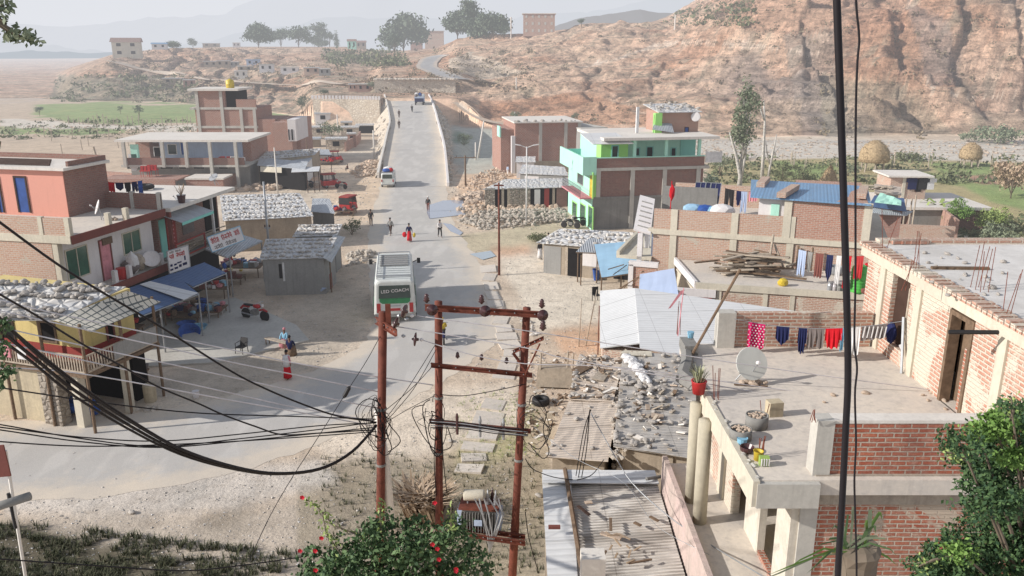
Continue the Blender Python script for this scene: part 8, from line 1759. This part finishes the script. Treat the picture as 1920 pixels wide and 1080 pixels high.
for i,(px,py,hp,wp,mt,lab) in enumerate(((1870,268,32,90,m_leafe,'wide green bush by the river below the hill, far right'),(1815,266,20,40,m_leafe,'smaller bush by the river left of the wide one'),(1465,352,56,50,m_scrubg,'olive bush behind the white dead trees'),(1350,330,50,40,m_leafe,'grey green bush left of the eucalyptus'),(1505,345,34,50,m_scrubg,'low yellow olive bush beside the straw cone'),(1590,330,26,40,m_leafe,'low green bush near the black cable in the field'),(1700,300,16,60,m_scrubg,'low hedge bush along the field in front of the river'),(1280,262,14,30,m_scrubg,'small bush behind the green house roof'),(1245,262,18,26,m_leafe,'green bush left of the rooftop brick room'),(870,272,22,34,m_leafe,'dark green clump in the grey hollow right of the ramp'),(1000,262,14,20,m_scrubg,'olive clump above the bare brick house'),(1010,452,14,50,m_scrubg,'sparse weeds clump at the tin stall'),(480,442,24,60,m_scrubg,'weedy bush against the long grey shed wall'),(660,440,34,40,m_scrubg,'dry bush at the corner of the small upper shed'),(1820,470,20,60,m_scrubg,'low weeds behind the big concrete roof'))):
    tree(lab,px,py,hp,wp,'spread',mt,name='bush',n=900,bare=.02)
# banana like plant
p=P(1755,425,0); E=thing('banana_plant','small pale banana plant standing in front of the brick wall, far right','plant',p)
for k in range(7):
    a=k*.9; L=Vector((math.cos(a),math.sin(a),0)); nn=Vector((-L.y,L.x,0))*.16; m=MB(); c=[Vector((0,0,.4)),L*.6+Vector((0,0,2.2)),L*1.4+Vector((0,0,2.5)),L*2.1+Vector((0,0,1.7))]
    for i in range(3): w0,w1=[.3,1,.9,.1][i],[.3,1,.9,.1][i+1]; m.face([c[i]-nn*w0,c[i]+nn*w0,c[i+1]+nn*w1,c[i+1]-nn*w1])
    m.build('leaf',m_leafy,E)
m=MB(); m.tube([(0,0,-.1),(0,0,1.2)],[.16,.1],8); m.build('stem',m_leafy,E)
# haystacks
def haystack(label,px,py,wpx,hpx,stilts):
    p=P(px,py,0); D=p.y*CP_+4.4; w=wpx*D/CF; h=hpx*D/CF; E=thing('haystack',label,'haystack',p); z0=h*.32 if stilts else 0; m=MB(); pr=[(w*.5,z0),(w*.54,z0+.12*h),(w*.5,z0+.35*h),(w*.36,h*.85),(w*.1,h)] if stilts else [(w*.5,0),(w*.42,h*.3),(w*.25,h*.65),(w*.05,h)]
    m.lathe(pr,(0,0,0),22); m.v=[(x*random.uniform(.94,1.06),y*random.uniform(.94,1.06),z*random.uniform(.98,1.02)) for x,y,z in m.v]; m.build('straw',m_straw,E,True)
    L=LB_(); 
    for i in range(700):
        a=random.random()*6.28; t=random.random(); k=t*(len(pr)-1); i0=min(int(k),len(pr)-2); r=pr[i0][0]+(pr[i0+1][0]-pr[i0][0])*(k-i0); z=pr[i0][1]+(pr[i0+1][1]-pr[i0][1])*(k-i0); L.leaf(Vector((r*math.cos(a),r*math.sin(a),z)),.28,.12)
    L.build('loose_straw',m_straw,E)['kind']='stuff'
    if stilts:
        for i in range(7): a=i*.9; m=MB(); m.bar((w*.42*math.cos(a),w*.42*math.sin(a),-.1),(w*.38*math.cos(a),w*.38*math.sin(a),z0+.1),.09); m.build('stilt',m_woodl,E)
haystack('large round haystack raised on stilts behind the black cable',1636,322,50,58,True); haystack('smaller haystack raised on stilts near the river, right',1817,312,36,44,True); haystack('cone shaped straw heap behind the blue roof',1553,352,38,40,False)
# scrub on the hills (nobody could count it)
def scrub(name,label,n,px0,px1,py0,py1,mat,s0,s1,cond=None,flat=.6):
    L=LB_(); k=0; t=0
    while k<n and t<n*6:
        t+=1; px=random.uniform(px0,px1); py=random.uniform(py0,py1); g=ground(px,py,30,600)
        if cond and not cond(px,py,g): continue
        s=random.uniform(s0,s1)*random.uniform(.4,1.2)
        for _ in range(16): L.leaf(Vector((g.x+random.gauss(0,s*.5),g.y+random.gauss(0,s*.5),g.z+abs(random.gauss(0,s*flat*.5)))),s*.28)
        k+=1
    o=solo(name,L,mat,label,'scrub'); o['kind']='stuff'
scrub('hill_scrub','dry scrub scattered over the big eroded hill',420,1000,1925,-10,262,m_scrub,.5,1.4)
scrub('hill_scrub','dry scrub dotted on the slopes of the far plateau',450,200,1000,92,182,m_scrub,.9,2.2,cond=lambda px,py,g:g.z>1)
scrub('green_scrub','greener bushes spread over the foot of the left plateau',150,100,380,140,192,m_scrubg,1.2,2.8,cond=lambda px,py,g:g.y>240)
scrub('green_scrub','dark bushes in the gully left of the hill road',130,610,760,96,125,m_scrubg,1.5,3.5)
scrub('ridge_scrub','pale green scrub line on the ridge of the big hill',120,1250,1420,2,50,m_scrubg,1.2,2.4,cond=lambda px,py,g:g.y<400)
scrub('field_scrub','hedges and weeds between the fields right of the green house',260,1330,1925,296,345,m_scrubg,.5,1.5)
scrub('field_scrub','low bushes and posts along the stony banks on the left',160,0,470,226,262,m_scrubg,.6,1.5)
scrub('weeds','rough weeds on the ground behind the far right brick walls',120,1780,1925,400,455,m_scrubg,.4,1.1)
# stony beds
def pebbles(name,label,n,px0,px1,py0,py1,mat,s0,s1,cond=None,sub=0):
    m=MB(); 
    ico=[(0,0,1),(.94,0,.33),(-.47,.82,.33),(-.47,-.82,.33),(0,0,-.4)]; F=[(0,1,2),(0,2,3),(0,3,1),(4,2,1),(4,3,2),(4,1,3)]
    for i in range(n):
        px=random.uniform(px0,px1); py=random.uniform(py0,py1)
        if cond and not cond(px,py): continue
        g=P(px,py,0); z=hz(g.x,g.y); g=P(px,py,z); s=random.uniform(s0,s1)*random.uniform(.4,1.3); a=random.random()*6.28; k=len(m.v); c,sn=math.cos(a),math.sin(a); f=random.uniform(.4,.9)
        for x,y,zz in ico: x*=random.uniform(.7,1.3); m.v.append((g.x+(x*c-y*sn)*s,g.y+(x*sn+y*c)*s,z+zz*s*f*.8))
        for t in F: m.f.append(tuple(k+j for j in t)); m.m.append(0)
    o=solo(name,m,mat,label,'gravel'); o['kind']='stuff'
pebbles('river_boulders','pale boulders strewn along the dry river bed under the hill',1500,1080,1990,262,294,m_rocko,.15,.42)
pebbles('river_boulders','stones along the left bank and field edge',500,0,380,236,258,m_rocko,.15,.45)
offroad=lambda px,py: not bool(inpoly(np.array([px]),np.array([py]),RL+RR[::-1])[0])
pebbles('gravel','gravel and small stones on the dirt around the electricity poles',2600,0,1010,740,1075,m_rock,.02,.07,cond=lambda px,py: offroad(px,py) or random.random()<.12)
pebbles('gravel','gravel and litter on the dirt yard right of the road',1300,870,1130,470,760,m_rock,.03,.09,cond=offroad)
pebbles('gravel','gravel and debris in front of the shops on the left',1200,420,700,420,740,m_rock,.03,.1,cond=offroad)
pebbles('gravel','loose stones over the yard around the far roadside sheds',900,430,720,300,420,m_rock,.06,.2,cond=offroad)
pebbles('gravel','loose stones on the earth right of the ramp foot',700,840,1060,310,430,m_rockl,.06,.22,cond=offroad)
pebbles('litter','white scraps of litter on the weedy slope',260,0,760,960,1078,m_whitec,.02,.055)
for px,py,s_ in ((247,962,.14),(1062-30,840,.1),(845,828,.13),(1010,930,.16),(640,985,.08)): p=P(px,py,0); put_rock((p.x,p.y,hz(p.x,p.y)+.04),s_,m_rock,'stone','loose grey stone lying on the roadside dirt','stone','loose stones on the roadside dirt')
# weeds bottom left and around poles
def weeds(name,label,n,region,mat,h0,h1,cond=None):
    L=MB()
    for i in range(n):
        px=random.uniform(region[0],region[1]); py=random.uniform(region[2],region[3]); 
        if cond and not cond(px,py): continue
        g=ground(px,py,10,60); 
        for _ in range(7):
            a=random.random()*6.28; h=random.uniform(h0,h1); d=Vector((math.cos(a),math.sin(a),0)); w=Vector((-d.y,d.x,0))*h*.07; b0=g+d*random.random()*.06; L.face([b0-w,b0+w,b0+d*h*.35+Vector((0,0,h*.8))+w*.6,b0+d*h*.35+Vector((0,0,h*.8))-w*.6]); L.face([b0+d*h*.35+Vector((0,0,h*.8))-w*.6,b0+d*h*.35+Vector((0,0,h*.8))+w*.6,b0+d*h*.8+Vector((0,0,h))])
    o=solo(name,L,mat,label,'weeds'); o['kind']='stuff'
weeds('weeds','dark weeds covering the slope at the bottom left',2600,(-60,560,975,1090),m_grass,.06,.24,cond=lambda px,py: py>985+max(0,(px-100))*.12 and float(fbm(np.array([px*.02]),np.array([py*.05]),5,3)[0])>.39)
weeds('dry_grass','dry grass tufts around the feet of the electricity poles',700,(600,1020,850,1080),m_grass,.06,.2)
weeds('dry_grass','yellowish grass along the drain behind the poles',300,(860,1010,735,860),m_leafy,.04,.12)
weeds('reeds','clump of rusty dry reeds between the left and middle poles',60,(765,822,955,985),m_dry,.7,1.3)
track('dirt_ramp',[(855,222),(900,232),(960,240),(1010,246)],2.2,m_dirtroad,nu=2)
# hibiscus bush
def bush(name,label,cat,base,blobs,n,ls,mat,shoots=(),fl=(),stem=m_bark,flm=None):
    E=thing(name,label,cat,base); o=Vector(base); L=LB_(); pts=crown_pts([((c[0]-o.x,c[1]-o.y,c[2]-o.z),r) for c,r in blobs],n//9)
    for c in pts:
        for _ in range(9): L.leaf(c+Vector((random.gauss(0,1),random.gauss(0,1),random.gauss(0,.8)))*ls*1.1,ls*random.uniform(.6,1.25),.62)
    L.build('leaves',mat,E); m=MB()
    for c,r in blobs: cc=Vector(c)-o; m.tube([Vector((0,0,0)),cc*.5+Vector((0,0,.1)),cc],[.03,.02,.008],5)
    m.build('stems',stem,E)
    for sp in shoots:
        pt=[Vector(q)-o for q in sp]; L=LB_(); m=MB(); m.tube(pt,[.015]*(len(pt)-1)+[.006],5); m.build('shoot',stem,E)
        for i in range(len(pt)-1):
            for k in range(26): c=pt[i].lerp(pt[i+1],random.random())+Vector((random.gauss(0,.05),random.gauss(0,.05),random.gauss(0,.04))); L.leaf(c,ls*.8)
        L.build('shoot_leaves',m_leafy,E)
    for q in fl:
        c=Vector(q)-o; m=MB(); 
        for k in range(5): a=k*1.257; d=Vector((math.cos(a),-.5,math.sin(a)))*.042; s=Vector((-math.sin(a),0,math.cos(a)))*.024; m.face([c,c+d*.7-s,c+d*1.2,c+d*.7+s])
        m.blob((c.x,c.y,c.z),(.02,.02,.02),1,.1); m.build('flower',flm or m_petal,E)
    return E
def Q(px,py,Y): return tuple(PY(px,py,Y))
bl=[]
for px,py,r in ((600,1060,.42),(650,1040,.42),(700,1020,.45),(750,1030,.45),(800,1020,.45),(850,1000,.4),(880,1040,.4),(720,985,.32),(780,985,.3),(690,1000,.3),(640,1075,.4),(760,1080,.5),(830,1075,.45),(700,1090,.5),(900,1080,.35),(600,1100,.5)): bl.append((Q(px,py,13.6+random.uniform(-.4,.5)),(r,r,r*.8)))
bush('hibiscus_bush','large leafy hibiscus bush with scattered red flowers at the bottom centre','bush',Q(740,1180,13.8),bl,7600,.056,m_leafh,shoots=([Q(690,1010,13.7),Q(625,985,13.8),Q(595,950,13.9),Q(572,935,14)],[Q(715,1000,13.6),Q(712,960,13.7),Q(716,938,13.7)],[Q(640,1040,13.5),Q(612,1000,13.6),Q(605,965,13.6)],[Q(850,1000,13.4),Q(845,980,13.5),Q(846,950,13.6)]),
  fl=[Q(567,932,13.3),Q(603,1008,13.1),Q(591,1032,13),Q(592,1068,13),Q(563,1032,13.1),Q(811,1020,13),Q(820,1028,13),Q(823,1048,13),Q(855,1070,13),Q(815,942,13.4),Q(1003-148,1066,12.9)])
# big leafy tree bottom right
bl=[]
for px,py,r in ((1880,830,.42),(1830,850,.38),(1800,830,.26),(1900,900,.45),(1850,930,.4),(1890,980,.45),(1830,1010,.4),(1780,1040,.34),(1880,1060,.5),(1740,1062,.26),(1920,780,.3),(1800,1080,.4),(1930,1000,.5),(1770,1090,.4),(1895,760,.14),(1850,890,.3)): bl.append((Q(px,py,7.6+random.uniform(-.4,.5)),(r*.9,r*.9,r*.62)))
bush('leafy_tree','dense feathery green tree filling the bottom right corner','tree',Q(1960,1250,7.8),bl,19000,.027,m_leaf,shoots=([Q(1890,800,7.6),Q(1900,770,7.6),Q(1896,745,7.6)],[Q(1820,870,7.5),Q(1790,850,7.5),Q(1762,848,7.5)],[Q(1800,1040,7.4),Q(1750,1050,7.4),Q(1722,1062,7.4)]))
bl=[(Q(1890,780,7.9),(.2,.2,.15)),(Q(1870,800,7.5),(.2,.2,.13)),(Q(1835,815,7.4),(.14,.14,.1)),(Q(1905,860,7.3),(.2,.2,.1)),(Q(1800,1035,7.2),(.2,.15,.08))]
bush('leafy_sapling','lighter green young shoots rising in front of the dense tree at the right edge','tree',Q(1950,1200,7.7),bl,2600,.026,m_leafb)
# stump with long leaves
E=thing('stump_plant','grey tree stump end with long arching leaves at the bottom right','plant',Q(1610,1120,6)); o=Vector(E.location)
m=MB(); c=PY(1608,1030,6)-o; m.lathe([(.17,-.5),(.16,-.1),(.19,.0),(.15,.05),(.05,.06)],c,16); m.v=[(x*random.uniform(.9,1.1)+c.x*0,y,z+random.uniform(-.015,.015)) for x,y,z in m.v]; m.build('stump',m_bark,E)
for (tx,ty,w) in ((1632,955,.035),(1640,985,.03),(1660,1010,.025),(1555,1010,.03),(1548,1040,.03),(1600,950,.02),(1665,1045,.022),(1580,985,.025),(1650,960,.03),(1530,1060,.02),(1480,1062,.02),(1460,1075,.018),(1500,1050,.018),(1625,975,.02),(1590,965,.018),(1565,985,.018),(1645,1005,.022),(1670,1030,.02),(1540,1020,.018)):
    a=PY(1600+random.uniform(-25,25),1035,5.95)-o; b_=PY(tx,ty,5.9+random.uniform(-.1,.1))-o; mid=(a+b_)/2+Vector((0,0,.07)); end=b_+Vector(((b_.x-a.x)*.25,0,-.08)); nn=(b_-a).cross(Vector((0,1,0))).normalized()*w*.55; m=MB(); m.face([a-nn*.5,a+nn*.5,mid+nn,mid-nn]); m.face([mid-nn,mid+nn,b_+nn*.8,b_-nn*.8]); m.face([b_-nn*.8,b_+nn*.8,end]); m.build('leaf',random.choice([m_leafb,m_leafe,m_leafh]),E)
# branches at the left edge
bush('leafy_branch','leafy branch tip hanging in at the top left corner','branch',Q(-40,92,4),[(Q(40,70,4),(.06,.05,.018)),(Q(20,62,4),(.03,.03,.03)),(Q(6,12,4),(.03,.03,.04)),(Q(10,42,4),(.02,.02,.02))],230,.018,m_leafe)
bush('leafy_branch','small leafy sprig at the left edge beside the thick cables','branch',Q(-60,700,6),[(Q(-5,655,6),(.08,.06,.06)),(Q(8,700,6),(.06,.06,.06)),(Q(5,610,6),(.05,.05,.07)),(Q(-8,720,6),(.08,.06,.05)),(Q(0,265,6),(.03,.03,.02))],420,.022,m_leafh)
# ---------------------------------------------------------------- hillside buildings
def hill_house(label,x0,x1,yt,yb,wm,rm,rt=.25,win=2,rows=1,name='hill_house',group=None,gable=False,wmat=None,depth=None):
    g=ground((x0+x1)/2,yb,60,900); D=g.y*CP_+(CH-g.z)*SP_; w=(x1-x0)*D/CF; h=(yb-yt)*D/CF; d=depth or w*.6; E=thing(name,label,'house',(g.x,g.y,g.z-.4),math.atan2(-g.x,g.y)*.6,group)
    m=MB(); m.box(-w/2,w/2,0,d,0,h+.4); m.build('wall',wm,E)
    m=MB()
    if gable: m.hexa([(-w*.56,-.5,h+.4),(w*.56,-.5,h+.4),(w*.56,d+.4,h+.4),(-w*.56,d+.4,h+.4),(-w*.56,d*.5-.1,h+.4+h*.28),(w*.56,d*.5-.1,h+.4+h*.28),(w*.56,d*.5+.1,h+.4+h*.28),(-w*.56,d*.5+.1,h+.4+h*.28)])
    else: m.box(-w*.54,w*.54,-.4,d+.3,h+.4,h+.4+rt)
    m.build('roof',rm,E)
    for r in range(rows):
        for i in range(win):
            cx=-w/2+w*(i+.5)/win; z=(h/rows)*(r+.45)+.4; ww=w/win*.32; hh_=h/rows*.4; m=MB(); m.box(cx-ww/2,cx+ww/2,-.06,.0,z,z+hh_); m.build('window',wmat or m_dark,E)
    return E
hill_house('cream two storey house with red roof alone at the left tip of the plateau',214,262,80,108,m_cream,m_brick_mauve,gable=True,win=2,rows=2)
hill_house('small white house with pale blue roof on the plateau edge',286,312,83,93,m_white,m_tinb,gable=True); hill_house('low brown house on the plateau left of the trees',381,410,82,89,m_mud,m_slate); hill_house('small white house on the plateau between brown house and trees',437,450,81,89,m_white,m_conc_l)
hill_house('mint green house with brown roof on the skyline right of the tree group',652,668,78,92,m_mint,m_brick_mauve,gable=True); hill_house('brown gabled house beside the mint green one on the skyline',668,686,80,92,m_mud,m_brick_mauve,gable=True); hill_house('pinkish low house on the skyline below the broad tree',700,732,84,92,m_brick_pale,m_conc_l); hill_house('pale brick house block on the skyline right of the broad tree',797,832,60,90,m_brick_pale,m_conc,win=0); hill_house('low brick wall house below the pale block on the skyline',770,792,80,94,m_brick_far,m_conc,win=0)
hill_house('big unfinished pink brick building with white frame on the ridge',981,1040,28,66,m_brick_pink,m_conc_l,win=5,rows=3,wmat=m_conc,depth=12); hill_house('low dark brick annex right of the pink ridge building',1041,1062,42,54,m_brick_mauve,m_conc,win=0); hill_house('long pale house far back on the ridge, upper right',1195,1235,14,26,m_cream,m_slate,win=3)
for i,(x0,x1,yt,yb,wm,rm,lab) in enumerate(((384,406,119,126,m_mud,m_slate,'leftmost brown hut of the hillside row'),(408,430,118,126,m_mud,m_slate,'grey brown hut second in the hillside row'),(432,446,120,127,m_grey,m_slate,'dark doored hut third in the hillside row'),(464,486,116,124,m_blueg,m_tinb,'hut with the blue roof in the hillside row'),(448,472,128,135,m_mud,m_slate,'brown hut just below the blue roofed one'),(488,512,125,135,m_white,m_conc,'white hut right of the blue roofed one'),(442,462,137,148,m_conc_l,m_slate,'pale hut lowest in the middle of the hillside row'),(528,558,130,138,m_white,m_conc_l,'long white hut in the right part of the hillside row'),(572,598,131,140,m_brick_pale,m_slate,'pinkish hut near the right end of the hillside row'),(600,618,133,142,m_grey,m_slate,'grey hut at the right end of the hillside row'),(308,343,151,160,m_mud,m_slate,'lone grey hut halfway down the left slope'),(346,364,154,164,m_brick_far,m_slate,'small brick hut beside the lone grey hut on the left slope'),(655,668,162,172,m_brick_pink,m_slate,'tiny red hut left of the gabion wall'),(671,695,162,173,m_brick_far,m_conc,'low brick hut joined to the gabion wall'))):
    hill_house(lab,x0-1,x1+1,yt-3,yb,wm,rm,win=2,name='hillside_hut')
# sheds left of the ramp
for i,(x0,x1,yt,yb,wm,rm,lab) in enumerate(((592,620,214,232,m_white,m_tin,'small white house with a grey tin roof left of the ramp'),(640,660,230,240,m_stonew,m_tin,'low stone hut with tin roof behind the olive tree'),(582,618,240,256,m_stonew,m_slate,'stone hut with stone covered roof left of the olive tree'),(640,672,240,256,m_stonew,m_slate,'stone hut right of the olive tree'),(668,700,236,250,m_dark,m_slate,'dark open hut next to the left ramp wall'),(560,600,262,276,m_mud,m_tin,'low hut with blue grey tin roof above the mud shed'),(612,650,262,284,m_stonew,m_slate,'square stone walled yard hut beside the pale concrete pole'),(652,668,252,276,m_brick_far,m_slate,'narrow brick hut behind the yard of the sheds'),(530,560,228,262,m_white,m_conc,'white walled end of the tall brick house yard'))):
    hill_house(lab,x0,x1,yt,yb,wm,rm,win=1,name='roadside_hut')
wall_run('yard_wall','low brick yard wall to the right of the pale concrete pole, left of the ramp',[P(648,284,0),P(672,270,0),P(676,262,0)],-.1,1.6,m_brick_far)
wall_run('yard_wall','low brick and mud wall in front of the grey gallery house',[P(190,338,0),P(300,346,0),P(425,352,0)],-.1,1.2,m_brick_far)
# fence posts left fields
for i in range(26):
    px=130+i*9.2+random.uniform(-2,2); p=P(px,234+random.uniform(-1,1),0); m=MB(); z=hz(p.x,p.y); m.bar((p.x,p.y,z-.2),(p.x+random.gauss(0,.1),p.y,z+random.uniform(1.2,2.4)),.09,5); solo('fence_post',m,m_woodl,'rough wooden fence post along the near edge of the green field','fence post','fence posts along the green field')
for i in range(18):
    px=80+i*18+random.uniform(-5,5); p=P(px,262+random.uniform(-8,30),0); m=MB(); z=hz(p.x,p.y); m.bar((p.x,p.y,z-.2),(p.x+random.gauss(0,.15),p.y,z+random.uniform(1.4,2.6)),.07,5); solo('fence_post',m,m_woodl,'stick post in the brown field behind the salmon room','fence post','stick posts in the brown field')
for i in range(24):
    px=random.choice([random.uniform(1640,1920),random.uniform(1450,1600)]); p=P(px,304+random.uniform(-3,14),0); m=MB(); z=hz(p.x,p.y); m.bar((p.x,p.y,z-.2),(p.x+random.gauss(0,.1),p.y,z+random.uniform(1,2)),.06,5); solo('fence_post',m,m_woodl,'stick post of the field fence in front of the river bed','fence post','posts of the river side field fence')
for (px,py,h,lab) in ((1265,55,26,'tall pale power pole standing on the ridge of the big hill'),(968,168,22,'pale power pole on the slope above the bridge road'),(1070-105,232,22,'pale pole in front of the orange bank right of the ramp'),(958,72,38,'thin distant power pole behind the centre clump of trees')):
    g_=ground(px,py,60,800); D=g_.y*CP_+(CH-g_.z)*SP_; m=MB(); hh_=h*D/CF; m.bar((g_.x,g_.y,g_.z-.5),(g_.x,g_.y,g_.z+hh_),.0009*D); m.box(g_.x-.08*hh_,g_.x+.08*hh_,g_.y-.1,g_.y+.1,g_.z+hh_*.93,g_.z+hh_*.95); solo('power_pole',m,m_conc_l,lab,'pole')
